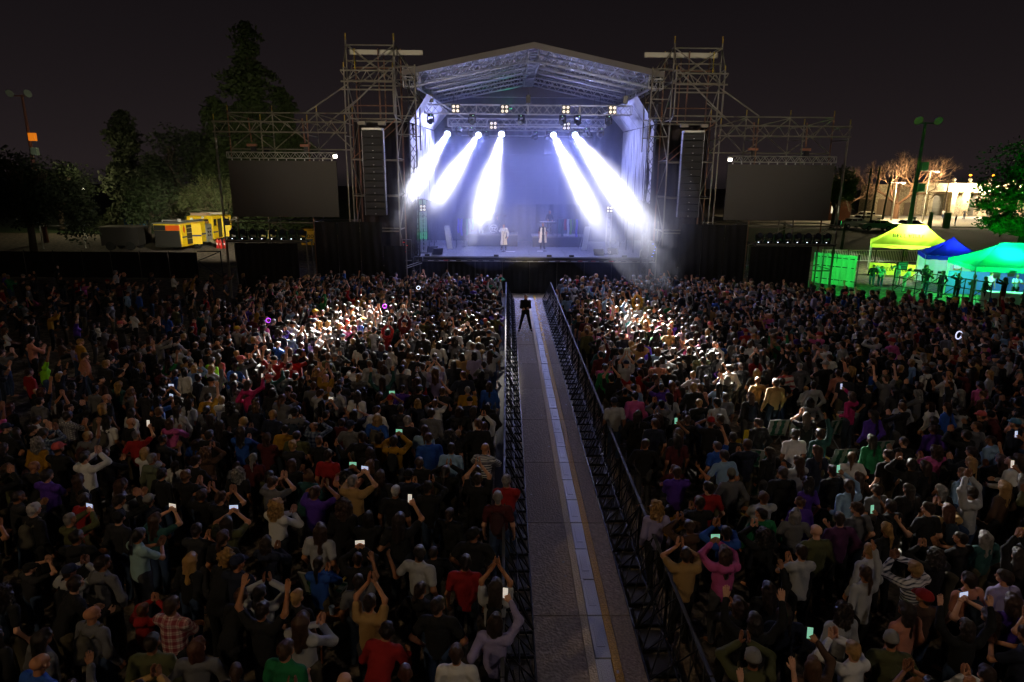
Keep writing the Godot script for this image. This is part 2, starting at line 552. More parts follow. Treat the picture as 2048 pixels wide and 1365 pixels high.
# ---------------------------------------------------------------- stage
func stage_build():
	var alu := mat("truss_aluminium", "a9abb0", 0.35, 0.85)
	var blk := cloth("stage_black_cloth", "0b0b0d")
	var deckm := grained("stage_deck", "3c3d42", "55565c", 0.08, 0.6, 0.55, 0.6)
	var t := thing("stage_platform", "wide raised grey stage floor with black skirt cloth below", "stage", Vector3(CX, 0, -40.4))
	for i in 8:
		for j in 5:
			box(t, "deck_panel", Vector3(-7.9 + i * 2.257, 2.25, -1.25 - j * 2.2), Vector3(2.25, 0.1, 2.19), deckm, Vector3.ZERO, 0.008)
	for i in 12:
		var gx := Geo.new()
		var x0 := -10.2 + i * 1.7
		gx.grid(16, 4, func(u, w):
			return Vector3(x0 + u * 1.68, lerpf(0.02, 2.1, w), 0.06 + 0.035 * sin(u * 31.0 + i) * (1.0 - 0.5 * w)))
		mi(t, "skirt_cloth", gx.mesh(), blk)
	box(t, "edge_beam", Vector3(0, 2.2, 0.02), Vector3(20.4, 0.14, 0.16), mat("stage_edge_black", "101012", 0.6))
	box(t, "cable_tray", Vector3(0, 2.05, 0.22), Vector3(17.5, 0.05, 0.2), mat("cable_tray_steel", "6f6d66", 0.5, 0.6))
	for k in 26:
		box(t, "tray_clip", Vector3(-8.5 + k * 0.68, 2.09, 0.32), Vector3(0.3, 0.05, 0.02), mat("tray_clip_black", "151412", 0.6))
	for x in [-5.2, 3.1, 3.9, 5.0]:
		box(t, "red_tag", Vector3(x, 2.1, 0.335), Vector3(0.28, 0.05, 0.02), mat("tag_red", "8e2216", 0.6))
	for x in [-6.4, -2.1, 1.2, 2.6, 5.9]:
		box(t, "footlight", Vector3(x, 2.36, -0.2), Vector3(0.3, 0.12, 0.16), mat("footlight_black", "1a1a1c", 0.5))

	# roof: gable trusses one behind the other, ridge ladder, eaves, grey membrane
	var r := thing("stage_roof", "grey gabled stage roof of aluminium trusses with pale membrane", "roof", Vector3(CX, 0, -44.5))
	var W := 6.75
	var ey := 12.42
	var py := 13.75
	for i in 6:
		var z := 5.2 - i * 1.95
		var g := Geo.new()
		for s in [-1.0, 1.0]:
			g.truss(Vector3(s * W, ey, z), Vector3(s * 0.3, py, z), Vector3(0, 0, 0.16), Vector3(0, 0.36, 0), 0.035, 0.62)
		mi(r, "gable_truss", g.mesh(), alu)
	var ridge := Geo.new()
	ridge.truss(Vector3(0, py, 5.3), Vector3(0, py, -5.0), Vector3(0.3, 0, 0), Vector3(0, 0.38, 0), 0.035, 0.5)
	for i in 24:
		var z := 5.2 - i * 0.42
		ridge.tube(Vector3(-0.3, py - 0.38, z), Vector3(0.3, py - 0.38, z), 0.025, 0.025, 5)
	mi(r, "ridge_truss", ridge.mesh(), alu)
	for s in [-1.0, 1.0]:
		var e := Geo.new()
		e.truss(Vector3(s * W, ey - 0.1, 5.3), Vector3(s * W, ey - 0.1, -5.0), Vector3(0.25, 0, 0), Vector3(0, 0.3, 0), 0.035, 0.6)
		mi(r, "eave_truss", e.mesh(), alu)
		for k in 5:
			var pu := Geo.new()
			var q := Vector3(s * (0.3 + (k + 0.5) * 1.29), lerpf(py, ey, (k + 0.5) / 5.0) + 0.36, 0)
			pu.tube(q + Vector3(0, 0, 5.2), q + Vector3(0, 0, -4.9), 0.03, 0.03, 6)
			mi(r, "purlin", pu.mesh(), alu)
		var mem := Geo.new()
		var y1 := ey + 0.42
		var y2 := py + 0.46
		mem.slab(Vector3(0, y2, 5.75), Vector3(s * (W + 0.55), y1 - 0.1, 5.75), Vector3(s * (W + 0.55), y1 - 0.1, -5.2), Vector3(0, y2, -5.2), Vector3(0, 0.05, 0))
		mem.slab(Vector3(0, y2 - 0.2, 5.8), Vector3(s * (W + 0.55), y1 - 0.3, 5.8), Vector3(s * (W + 0.55), y1 + 0.02, 5.8), Vector3(0, y2 + 0.12, 5.8), Vector3(0, 0, -0.04))
		mi(r, "membrane", mem.mesh(), cloth("roof_membrane", "6e6a66", 0.8))
		for z in [5.2, -4.4]:
			var col := Geo.new()
			col.truss(Vector3(s * (W + 0.15), 0.0, z), Vector3(s * (W + 0.15), 12.6, z), Vector3(0.2, 0, 0), Vector3(0, 0, 0.2), 0.03, 0.6)
			mi(r, "column_truss", col.mesh(), mat("dark_pole", "2b2b2e", 0.5, 0.5))
		var sl := Geo.new()
		for yy in [12.0, 12.5, 13.0]:
			for q in 4:
				var an := [Vector3(-0.4, 0, -0.4), Vector3(0.4, 0, -0.4), Vector3(0.4, 0, 0.4), Vector3(-0.4, 0, 0.4)]
				var b0 := Vector3(s * (W + 0.15), yy, 5.2)
				sl.tube(b0 + an[q], b0 + an[(q + 1) % 4], 0.04, 0.04, 6)
				if yy < 12.9:
					sl.tube(b0 + an[q], b0 + an[q] + Vector3(0, 0.5, 0), 0.04, 0.04, 6)
		mi(r, "sleeve_block", sl.mesh(), mat("sleeve_steel", "b8b8b4", 0.4, 0.7))
		# slanting stay from roof corner to the lighting truss
		tube(r, "stay_pole", Vector3(s * (W - 0.1), 12.0, 5.0), Vector3(s * (W - 2.4), 10.9, -1.5), 0.05, alu)

	# backdrop cloth, upper screen, side walls
	var bd := thing("backdrop_cloth", "dark blue-black cloth closing the back of the stage", "backdrop", Vector3(CX, 2.3, -50.6))
	var bg := Geo.new()
	bg.grid(90, 6, func(u, w): return Vector3(lerpf(-7.6, 7.6, u), lerpf(0, 10.4, w), 0.05 * sin(u * 140.0) * (1.0 - 0.4 * w)))
	mi(bd, "cloth", bg.mesh(), cloth("backdrop_dark", "1d1f28"))
	tube(bd, "hanging_bar", Vector3(-7.6, 10.45, 0), Vector3(7.6, 10.45, 0), 0.03, alu)
	var ls := thing("stage_screen", "unlit grey-blue video wall hanging over the drum riser", "screen", Vector3(CX, 5.1, -50.0))
	for i in 8:
		for j in 4:
			box(ls, "screen_panel", Vector3(-4.2 + i * 1.2, 0.6 + j * 1.2, 0), Vector3(1.195, 1.195, 0.09), mat("stage_screen_face", "3a3c47", 0.75), Vector3.ZERO, 0.006)
	tube(ls, "header_bar", Vector3(-4.8, 4.92, 0), Vector3(4.8, 4.92, 0), 0.04, alu)
	for s in [-1.0, 1.0]:
		var sc := thing("side_curtain", "pale grey wrinkled sheet walling the stage, beside the line of three beams" if s < 0 else "pale grey wrinkled sheet walling the stage, beside the pair of beams", "curtain", Vector3(CX + s * 7.2, 0, -39.4), 0.0, "stage side sheets")
		var fab := cloth("side_sheet", "b9bac2", 0.55)
		for k in 4:
			var g3 := Geo.new()
			g3.grid(14, 22, func(u, w):
				var q: float = (k + u * 0.97) / 4.0
				var fold: float = 0.06 * sin(w * 9.0 + k * 2.0 + u * 4.0) * sin(u * PI) + 0.03 * sin(u * 23.0 + w * 5.0)
				return Vector3(-s * (0.05 + q * 0.7 + fold), lerpf(5.6 + 0.5 * sin(q * 5.0) * 0.3, 10.1, w), -0.4 - q * 6.6 + fold))
			mi(sc, "sheet", g3.mesh(), fab)
			var g4 := Geo.new()
			g4.grid(14, 8, func(u, w):
				var q: float = (k + u * 0.97) / 4.0
				var fold: float = 0.05 * sin(w * 6.0 + k * 2.0 + u * 5.0) * sin(u * PI)
				return Vector3(-s * (0.05 + q * 0.7 + w * 1.0 + fold), lerpf(10.14, 11.75 - q * 0.4, w), -0.4 - q * 6.6 - w * 0.5 + fold))
			mi(sc, "top_sheet", g4.mesh(), fab)
			var px: float = -s * (0.02 + (k + 0.99) / 4.0 * 0.7) + s * 0.09
			var pz: float = -0.4 - (k + 0.99) / 4.0 * 6.6
			tube(sc, "pole", Vector3(px, 2.3, pz), Vector3(px, 10.1, pz), 0.035, mat("dark_pole", "2b2b2e", 0.5, 0.5))
			tube(sc, "rafter", Vector3(px, 10.1, pz), Vector3(px - s * 1.1, 11.7, pz - 0.5), 0.035, mats["dark_pole"])
		for yy in [6.4, 8.2, 10.1]:
			tube(sc, "ledger", Vector3(s * 0.1, yy, -0.3), Vector3(-s * 0.6, yy, -7.1), 0.025, mats["dark_pole"])
		tube(sc, "diagonal", Vector3(s * 0.1, 8.4, -0.3), Vector3(-s * 0.5, 6.0, -6.6), 0.03, mats["dark_pole"])

func moving_head_proto() -> Node3D:
	# base box, yoke with two arms, round head with lens; hangs base up
	var hb := mat("fixture_black", "17171a", 0.35, 0.2)
	var t := thing("moving_head_light", "", "stage light")
	box(t, "base", Vector3(0, -0.08, 0), Vector3(0.34, 0.16, 0.26), hb)
	for s in [-1.0, 1.0]:
		box(t, "yoke_arm", Vector3(s * 0.19, -0.33, 0), Vector3(0.06, 0.36, 0.16), hb)
	var g := Geo.new()
	g.lathe([[0.0, -0.24], [0.09, -0.23], [0.14, -0.16], [0.155, -0.02], [0.165, 0.12], [0.15, 0.14], [0.13, 0.13], [0.0, 0.125]], 16)
	var h := mi(t, "head", g.mesh(), hb, Transform3D(Basis.from_euler(Vector3(PI / 2 + 0.35, 0, 0)), Vector3(0, -0.42, 0)))
	mi(h, "lens", disc, mat("lens_glass", "3a4050", 0.08, 0.3), Transform3D(Basis.IDENTITY.scaled(Vector3(0.125, 0.02, 0.125)), Vector3(0, 0.13, 0)))
	box(t, "status_display", Vector3(0.06, -0.08, 0.132), Vector3(0.06, 0.025, 0.006), glow("display_green", "b8ffd0", 1.6))
	return t

func stage_lights():
	var alu: Material = mats["truss_aluminium"]
	var spec := [[-41.5, 11.05, 12.5, 0.26, "front"], [-44.2, 10.5, 10.2, 0.24, "middle"], [-46.2, 10.35, 10.0, 0.2, "rear"]]
	var heads := [[-5.9, -3.4, -0.4, 2.1, 3.0, 4.9], [-4.4, -3.6, 3.9, 4.8], [-2.7, 0.6, 1.5, 3.1]]
	var names := ["deepest lighting truss under the front edge of the roof", "lighting truss in the middle of the stage with round lamps", "small lighting truss carrying the five lit lamps"]
	var proto := moving_head_proto()
	var first := true
	for i in 3:
		var a: Array = spec[i]
		var t := thing("lighting_truss", "aluminium " + names[i], "truss", Vector3(CX - 0.2, a[1], a[0]))
		var hw: float = a[2] * 0.5
		var sh: float = a[3]
		for k in 4:
			var g := Geo.new()
			g.truss(Vector3(-hw + k * hw * 0.5 + 0.01, 0, 0), Vector3(-hw + (k + 1) * hw * 0.5 - 0.01, 0, 0), Vector3(0, 0, sh), Vector3(0, sh, 0), 0.028, 0.45)
			mi(t, "truss_section", g.mesh(), alu)
		for x in [-hw + 0.4, 0.0, hw - 0.4]:
			var ch := Geo.new()
			ch.tube(Vector3(x, sh, 0), Vector3(x, 12.2 - a[1], 0), 0.02, 0.02, 5)
			mi(t, "hoist_chain", ch.mesh(), mat("chain_dark", "333336", 0.5, 0.6))
			box(t, "chain_hoist", Vector3(x, sh + 0.35, 0), Vector3(0.26, 0.45, 0.24), mats["fixture_black"])
		var at := 0
		for x in heads[i]:
			var m: Node3D = proto
			if not first:
				m = proto.duplicate()
				m.name = numbered("moving_head_light")
				add_child(m)
			first = false
			m.position = Vector3(CX - 0.2 + x, a[1] - sh - 0.02, a[0])
			m.rotation.y = rng.randf_range(-0.7, 0.7)
			m.set_meta("label", ["black moving head lamp, unlit, hung under the deep front truss", "black moving head lamp, unlit, hung under the middle truss", "black moving head lamp, unlit, hung beside the lit lamps"][i])
			m.set_meta("group", ["moving heads on the front truss", "moving heads on the middle truss", "unlit moving heads on the rear truss"][i])
			at += 1
	# four-cell blinders
	var bp := thing("blinder_light", "", "stage light")
	box(bp, "housing", Vector3.ZERO, Vector3(0.5, 0.5, 0.16), mats["fixture_black"])
	for s in [-1.0, 1.0]:
		for u in [-1.0, 1.0]:
			var c := mi(bp, "reflector", disc, mat("blinder_rim", "5b5a58", 0.3, 0.8), Transform3D(Basis.from_euler(Vector3(PI / 2, 0, 0)).scaled_local(Vector3(0.105, 0.03, 0.105)), Vector3(s * 0.12, u * 0.12, 0.085)))
			mi(bp, "bulb", disc, glow("blinder_cell", "fff3df", 0.75), Transform3D(Basis.from_euler(Vector3(PI / 2, 0, 0)).scaled_local(Vector3(0.085, 0.012, 0.085)), Vector3(s * 0.12, u * 0.12, 0.104)))
	var bs := [[-4.55, 11.05, -41.2], [-1.62, 11.05, -41.2], [2.05, 11.05, -41.2], [4.85, 11.05, -41.2], [-2.35, 10.3, -43.9], [2.35, 10.3, -43.9]]
	for i in bs.size():
		var o: Node3D = bp
		if i > 0:
			o = bp.duplicate()
			o.name = numbered("blinder_light")
			add_child(o)
		o.position = Vector3(CX + bs[i][0], bs[i][1], bs[i][2])
		o.set_meta("label", "square four-cell blinder lamp on the deep front truss" if i < 4 else "square four-cell blinder lamp on the middle truss")
		o.set_meta("group", "blinders on the front truss" if i < 4 else "blinders on the middle truss")
	# the five lit beams
	var beam := Color(1.0, 0.97, 0.92)
	var wash := Color(0.64, 0.67, 1.0)
	var lamps := [[Vector3(-4.04, 9.89, -46), Vector3(-6.97, 1.5, -24.76), 1.0], [Vector3(-1.95, 9.84, -46), Vector3(-6.0, 1.5, -25.7), 0.75], [Vector3(-0.39, 9.91, -46), Vector3(-2.02, 1.5, -26.3), 1.1], [Vector3(3.12, 9.88, -46), Vector3(5.6, 1.5, -25.5), 0.9], [Vector3(4.58, 9.89, -46), Vector3(7.56, 1.5, -20.4), 1.3]]
	var lb := ["outermost of the three beside the wrinkled sheet", "second of three from the wrinkled sheet", "next to the middle of the truss over the drums", "over the costume rail, inner of the pair", "outer of the pair over the stage steps"]
	for i in 5:
		var a: Vector3 = lamps[i][0]
		var b: Vector3 = lamps[i][1]
		var d := (b - a).normalized()
		var t := thing("beam_light", "lit beam lamp, " + lb[i], "stage light", a, 0.0, "lit beam lamps")
		box(t, "base", Vector3(0, 0.42, -0.05), Vector3(0.34, 0.16, 0.26), mats["fixture_black"])
		for s in [-1.0, 1.0]:
			box(t, "yoke_arm", Vector3(s * 0.27, 0.16, -0.05), Vector3(0.06, 0.38, 0.14), mats["fixture_black"])
		var bz := d.cross(Vector3.RIGHT).normalized()
		var bx := d.cross(bz).normalized()
		var g := Geo.new()
		g.lathe([[0.0, -0.38], [0.12, -0.37], [0.18, -0.28], [0.21, -0.12], [0.225, 0.0], [0.21, 0.02], [0.19, 0.01], [0.0, 0.0]], 16)
		var h := mi(t, "head", g.mesh(), mats["fixture_black"], Transform3D(Basis(bx, d, bz), Vector3.ZERO))
		mi(h, "lens", disc, glow("beam_lens", "dfe6ff", 14.0), Transform3D(Basis.IDENTITY.scaled(Vector3(0.19, 0.02, 0.19)), Vector3(0, 0.02, 0)))
		var e: float = lamps[i][2]
		spot(t, "beam", a + d * 0.08, b, 46000.0 * e, 3.6, beam, 0.16, 1.0)
		spot(t, "field", a + d * 0.085, b, 4200.0 * e, 7.0, beam, 0.16, 1.0)
		spot(t, "added_wash", a + d * 0.09, a + Vector3(0, -5.0, 1.0), 58.0 * e, 78.0, wash, 0.2, 1.0)  # added wash, stands in for beam light scattered through the smoke
		spot(t, "added_wash", a + d * 0.09, b, 50.0 * e, 88.0, wash, 0.2, 1.0)  # the same stand-in wash, turned towards the crowd
	# smoke on the stage and drifting out of it
	var puffs := [[0, Vector3(CX, 7.5, -45.3), Vector3(13.6, 10.6, 10.0), 0.034],
		[1, Vector3(CX - 6.4, 7.0, -38.8), Vector3(4.6, 5.0, 6.0), 0.02], [1, Vector3(CX - 5.2, 6.0, -39.6), Vector3(6.6, 6.0, 6.5), 0.03], [1, Vector3(CX - 3.8, 5.4, -38.8), Vector3(5.2, 5.4, 6.5), 0.025], [1, Vector3(CX - 2.4, 5.0, -38.2), Vector3(5.0, 5.6, 7.5), 0.025],
		[1, Vector3(CX + 3.6, 5.8, -39.2), Vector3(5.6, 6.0, 7.0), 0.025], [1, Vector3(CX + 5.2, 5.2, -37.4), Vector3(7.0, 7.0, 9.0), 0.024], [1, Vector3(6.2, 5.7, -33.8), Vector3(5.6, 5.6, 10.0), 0.012], [1, Vector3(6.9, 4.4, -29.5), Vector3(4.0, 4.0, 8.0), 0.006], [1, Vector3(-1.3, 5.2, -35.2), Vector3(4.0, 5.0, 8.0), 0.014],
		[1, Vector3(CX + 4.6, 3.3, -41.0), Vector3(3.0, 2.0, 3.0), 0.04], [1, Vector3(CX - 6.6, 3.6, -37.0), Vector3(4.0, 4.0, 6.0), 0.012]]
	for p in puffs:
		# each wisp thins out towards its edge: four skins, one inside the other
		for q in (1 if p[0] == 0 else 4):
			var f := FogVolume.new()
			f.name = numbered("stage_smoke")
			f.shape = RenderingServer.FOG_VOLUME_SHAPE_BOX if p[0] == 0 else RenderingServer.FOG_VOLUME_SHAPE_ELLIPSOID
			f.size = p[2] * (1.15 - 0.25 * q) if p[0] == 1 else p[2]
			var fm := FogMaterial.new()
			fm.density = p[3] if p[0] == 0 else p[3] * 0.3
			fm.albedo = Color(0.84, 0.87, 1.0)
			f.material = fm
			add_child(f)
			f.position = p[1] + Vector3(0.25, 0.3, -0.2) * q
			tag(f, "thin white stage smoke filling the space under the roof" if p[0] == 0 else "wisp of stage smoke drifting out towards the crowd", "smoke", "stage smoke", "stuff")

func wings(s: int):
	var left := s < 0
	var side := "beside the fire engine" if left else "beside the green tents"
	var galv := mat("scaffold_galvanised", "7d786b", 0.55, 0.5)
	var rust := mat("scaffold_worn", "7d5a44", 0.6, 0.4)
	var amber := mat("scaffold_yellow", "a38c2c", 0.5, 0.3)
	var blk: Material = mats["stage_black_cloth"]
	var X := func(off: float) -> float: return CX + s * off
	# ---- loudspeaker tower
	var t := thing("scaffold_tower", "tall galvanised scaffold tower holding the hung loudspeakers, " + side, "scaffold", Vector3(X.call(8.95), 0, -39.2), 0.0, "loudspeaker towers")
	var lx := [-1.3, 1.3]
	var lz := [1.0, -1.2]
	for x in lx:
		for z in lz:
			tube(t, "post", Vector3(x, 0, z), Vector3(x, 14.25 if z > 0 else 13.9, z), 0.045, galv if z > 0 else rust)
			tube(t, "spigot", Vector3(x, 14.25 if z > 0 else 13.9, z), Vector3(x, 14.6 if z > 0 else 14.2, z), 0.03, amber)
	for y in [2.0, 4.0, 6.0, 8.0, 10.2, 12.2, 13.2, 14.0]:
		for z in lz:
			tube(t, "ledger", Vector3(-1.3, y, z), Vector3(1.3, y, z), 0.035, galv)
		for x in lx:
			tube(t, "ledger", Vector3(x, y + 0.08, 1.0), Vector3(x, y + 0.08, -1.2), 0.03, galv)
	for z in lz:
		tube(t, "brace", Vector3(-1.3, 12.2, z), Vector3(1.3, 14.0, z), 0.035, galv)
		tube(t, "brace", Vector3(1.3, 12.2, z + 0.06), Vector3(-1.3, 14.0, z + 0.06), 0.035, galv)
		tube(t, "brace", Vector3(-1.3, 8.0, z), Vector3(1.3, 10.2, z), 0.03, rust)
	for x in lx:
		for k in 6:
			var y0 := 2.0 + k * 2.0
			tube(t, "brace", Vector3(x, y0, 1.0 if k % 2 else -1.2), Vector3(x, y0 + 2.0, -1.2 if k % 2 else 1.0), 0.03, galv)
	# inner bay that reaches over to the roof corner
	for z in [0.6, -1.2]:
		tube(t, "inner_post", Vector3(-s * 2.35, 8.6, z), Vector3(-s * 2.35, 13.1, z), 0.042, galv)
		tube(t, "inner_post", Vector3(-s * 0.35, 10.2, z), Vector3(-s * 0.35, 13.9, z), 0.035, rust)
		for y in [9.4, 10.4, 11.4, 12.3, 13.0]:
			tube(t, "inner_ledger", Vector3(-s * 1.3, y, z), Vector3(-s * 2.4, y, z), 0.033, galv)
		tube(t, "inner_brace", Vector3(-s * 1.3, 9.4, z), Vector3(-s * 2.35, 11.4, z), 0.03, galv)
		tube(t, "inner_brace", Vector3(-s * 2.35, 11.4, z), Vector3(-s * 1.3, 13.0, z), 0.03, galv)
		tube(t, "inner_brace", Vector3(-s * 1.3, 14.0, z), Vector3(-s * 2.35, 12.3, z), 0.03, galv)
	for y in [10.4, 12.3, 13.0]:
		tube(t, "inner_ledger", Vector3(-s * 2.35, y, 0.6), Vector3(-s * 2.35, y, -1.2), 0.03, galv)
	for y in [11.0, 13.0]:
		tube(t, "ledger", Vector3(-1.3, y, -0.1), Vector3(1.3, y, -0.1), 0.03, rust)
	# outrigger cage hanging over the crowd side
	for x in [-1.3, 1.3]:
		tube(t, "cage_post", Vector3(x + 0.08 * -s, 10.35, 2.1), Vector3(x + 0.08 * -s, 12.72, 2.1), 0.045, galv)
		tube(t, "cage_spigot", Vector3(x + 0.08 * -s, 12.72, 2.1), Vector3(x + 0.08 * -s, 12.95, 2.1), 0.03, amber)
		tube(t, "cage_arm", Vector3(x + 0.08 * -s, 10.4, 2.1), Vector3(x, 10.2, 1.0), 0.035, galv)
		tube(t, "cage_arm", Vector3(x + 0.08 * -s, 12.75, 2.1), Vector3(x, 12.75, 1.0), 0.035, galv)
		tube(t, "cage_arm", Vector3(x + 0.08 * -s, 12.75, 2.1), Vector3(x, 14.0, 1.0), 0.03, galv)
	for y in [10.4, 11.6]:
		tube(t, "cage_ledger", Vector3(-1.4, y, 2.1), Vector3(1.4, y, 2.1), 0.04, galv)
	var lb := Geo.new()
	for y in [12.0, 12.55]:
		lb.tube(Vector3(-1.4, y, 2.14), Vector3(1.4, y, 2.14), 0.045, 0.045, 7)
	for k in 8:
		var a := -1.4 + k * 0.35
		lb.tube(Vector3(a, 12.0 if k % 2 else 12.55, 2.14), Vector3(a + 0.35, 12.55 if k % 2 else 12.0, 2.14), 0.025, 0.025, 5)
	mi(t, "lattice_beam", lb.mesh(), galv)
	tube(t, "cage_brace", Vector3(s * 1.3, 10.4, 2.18), Vector3(-s * 1.3, 12.7, 2.18), 0.04, galv)
	box(t, "top_beam", Vector3(-s * 0.75, 13.75, 0.3), Vector3(4.1, 0.26, 0.16), mat("pale_beam", "b5b2a4", 0.6, 0.2))
	tube(t, "yellow_strap", Vector3(s * 0.85, 13.8, 1.1), Vector3(s * 0.8, 12.7, 1.3), 0.022, mat("strap_yellow", "c8b21c", 0.7))
	tube(t, "outer_stay", Vector3(s * 1.3, 12.0, 1.0), Vector3(s * 3.6, 10.5, 1.2), 0.04, galv)
	tube(t, "outer_stay", Vector3(s * 1.35, 11.4, -1.2), Vector3(s * 3.6, 9.7, -1.0), 0.035, galv)
	for x in [-0.55, 0.55]:
		tube(t, "hoist_chain", Vector3(x, 12.2, 1.6), Vector3(x, 9.95, 1.3), 0.016, mat("chain_rust", "5d4638", 0.6, 0.5))
		box(t, "chain_hoist", Vector3(x, 9.95, 1.3), Vector3(0.42, 0.2, 0.22), mat("hoist_grey", "6b675f", 0.5, 0.4))
	# dark net behind the loudspeakers
	var dn := thing("loudspeaker_drape", "dark brown netting hung behind the loudspeaker column, " + side, "drape", Vector3(X.call(8.75), 0, -40.55), 0.0, "drapes behind the loudspeakers")
	var dg := Geo.new()
	dg.grid(40, 8, func(u, w): return Vector3(lerpf(-1.75, 1.75, u), lerpf(0.0, 10.2, w), 0.07 * sin(u * 37.0 + w * 2.0)))
	mi(dn, "net", dg.mesh(), cloth("net_brown", "2a211d"))
	tube(dn, "hanging_bar", Vector3(-1.8, 10.25, 0), Vector3(1.8, 10.25, 0), 0.03, galv)
	# ---- hung loudspeaker column
	var la := thing("loudspeaker_column", "tall hung column of twelve black loudspeaker cabinets, " + side, "loudspeaker", Vector3(X.call(8.92), 4.95, -37.95), 0.0, "hung loudspeaker columns")
	var spk := mat("speaker_black", "151517", 0.6)
	var grille := grained("speaker_grille", "17171a", "232327", 0.2, 8.0, 0.7, 0.6)
	box(la, "rigging_frame", Vector3(0, 4.68, 0), Vector3(1.12, 0.12, 0.7), mat("rig_frame", "8b8b88", 0.4, 0.6))
	for k in 12:
		var tilt := 0.006 + 0.006 * (11 - k)
		var c := box(la, "cabinet", Vector3(0, 0.19 + k * 0.383, -0.02 * (11 - k) * 0.3), Vector3(1.16, 0.375, 0.55), spk, Vector3(tilt, 0, 0), 0.02)
		for q in [-1.0, 1.0]:
			box(c, "grille", Vector3(q * 0.27, 0, 0.281), Vector3(0.5, 0.33, 0.012), grille)
		box(c, "logo_plate", Vector3(0.0, -0.1, 0.29), Vector3(0.075, 0.02, 0.008), mat("plate_silver", "cfcfd2", 0.3, 0.6))
		for q in [-1.0, 1.0]:
			box(c, "rigging_link", Vector3(q * 0.6, 0, 0.12), Vector3(0.035, 0.37, 0.2), mat("link_steel", "9a9ca6", 0.35, 0.7))
	# ---- screen scaffold
	var w := thing("screen_scaffold", "wide galvanised scaffold frame carrying the video screen, " + side, "scaffold", Vector3(X.call(14.2), 0, -39.4), 0.0, "screen scaffolds")
	var sx := [-3.65, -1.05, 1.55, 3.65]
	for i in 4:
		var x: float = sx[i] * -s
		for z in [1.1, -0.9]:
			var top := (10.75 if z < 0 else 10.1) if i > 0 or true else 9.0
			tube(w, "post", Vector3(x, 0, z), Vector3(x, top, z), 0.042, galv if (i + (1 if z > 0 else 0)) % 3 else rust)
			tube(w, "spigot", Vector3(x, top, z), Vector3(x, top + 0.3, z), 0.028, amber)
		for y in [1.9, 3.3, 4.5, 9.3, 10.0]:
			tube(w, "ledger", Vector3(x, y, 1.1), Vector3(x, y, -0.9), 0.03, galv)
	for y in [1.9, 4.5, 8.6, 10.65]:
		tube(w, "ledger", Vector3(-3.65, y, -0.9), Vector3(3.65, y, -0.9), 0.036, galv)
	for y in [1.85, 4.45]:
		tube(w, "ledger", Vector3(-3.65, y, 1.1), Vector3(3.65, y, 1.1), 0.036, galv)
	var lb2 := Geo.new()
	for y in [9.45, 10.0]:
		lb2.tube(Vector3(-3.75, y, 1.16), Vector3(3.75, y, 1.16), 0.042, 0.042, 7)
	for k in 18:
		var a := -3.75 + k * 7.5 / 18.0
		lb2.tube(Vector3(a, 9.45 if k % 2 else 10.0, 1.16), Vector3(a + 7.5 / 18.0, 10.0 if k % 2 else 9.45, 1.16), 0.022, 0.022, 5)
	mi(w, "lattice_beam", lb2.mesh(), galv)
	for i in 3:
		var a: float = sx[i] * -s
		var b: float = sx[i + 1] * -s
		tube(w, "brace", Vector3(a, 8.6, -0.95), Vector3(b, 10.6, -0.95), 0.033, galv)
		tube(w, "brace", Vector3(b, 8.6, -0.85), Vector3(a, 10.6, -0.85), 0.033, galv)
		tube(w, "brace", Vector3(a, 10.6, -0.9), Vector3(b, 10.0, 1.1), 0.03, galv)
		tube(w, "brace", Vector3(a, 0.1, -0.95), Vector3(b, 1.85, -0.95), 0.03, galv)
		tube(w, "brace", Vector3(a, 4.5, 1.15), Vector3(b, 3.3, 1.15), 0.03, galv)
	for x in [-1.75, 1.25]:
		tube(w, "hanger_tube", Vector3(x, 10.2, 1.0), Vector3(x + 0.08, 8.9, 1.0), 0.045, rust)
		box(w, "chain_hoist", Vector3(x + 0.08, 8.75, 1.0), Vector3(0.55, 0.14, 0.2), mat("hoist_orange", "8d5b45", 0.6))
		box(w, "hoist_bag", Vector3(x + 0.15, 8.5, 1.0), Vector3(0.26, 0.36, 0.22), mats["fixture_black"])
	tube(w, "raking_stay", Vector3(s * 3.6, 9.2, 1.1), Vector3(s * 3.9, 4.6, 0.4), 0.035, galv)
	# ---- video screen
	var v := thing("video_screen", "large unlit dark grey video screen under a lattice truss, " + side, "screen", Vector3(X.call(14.18), 4.78, -38.25), 0.0, "big side screens")
	for i in 6:
		for j in 3:
			box(v, "screen_panel", Vector3(-2.54 + i * 1.016, 0.525 + j * 1.045, 0), Vector3(1.0155, 1.0445, 0.09), mat("video_face", "4a4844", 0.85), Vector3.ZERO, 0.002)
	box(v, "back_frame", Vector3(0, 1.57, -0.1), Vector3(6.05, 3.1, 0.08), mat("screen_frame", "131314", 0.6))
	var ht := Geo.new()
	ht.truss(Vector3(-3.05, 3.42, 0), Vector3(3.05, 3.42, 0), Vector3(0, 0, 0.14), Vector3(0, 0.16, 0), 0.025, 0.24)
	mi(v, "header_truss", ht.mesh(), mat("header_alu", "b4b2aa", 0.4, 0.6))
	for k in 12:
		box(v, "hanger_clamp", Vector3(-2.8 + k * 0.51, 3.18, 0.05), Vector3(0.05, 0.1, 0.06), mat("plate_silver", "cfcfd2", 0.3, 0.6))
	# ---- floodlight by the screen
	var fl := thing("floodlight", "small lit white floodlight clamped beside the video screen, " + side, "floodlight", Vector3(X.call(11.05), 8.15, -37.7), 0.0, "floodlights by the screens")
	box(fl, "housing", Vector3(0, 0, -0.08), Vector3(0.26, 0.2, 0.1), mats["fixture_black"])
	box(fl, "lamp_face", Vector3(0, 0, -0.02), Vector3(0.22, 0.16, 0.012), glow("flood_face", "fff6e2", 9.0))
	tube(fl, "bracket", Vector3(0, 0, -0.1), Vector3(0, 0.3, -0.4), 0.02, mats["fixture_black"])
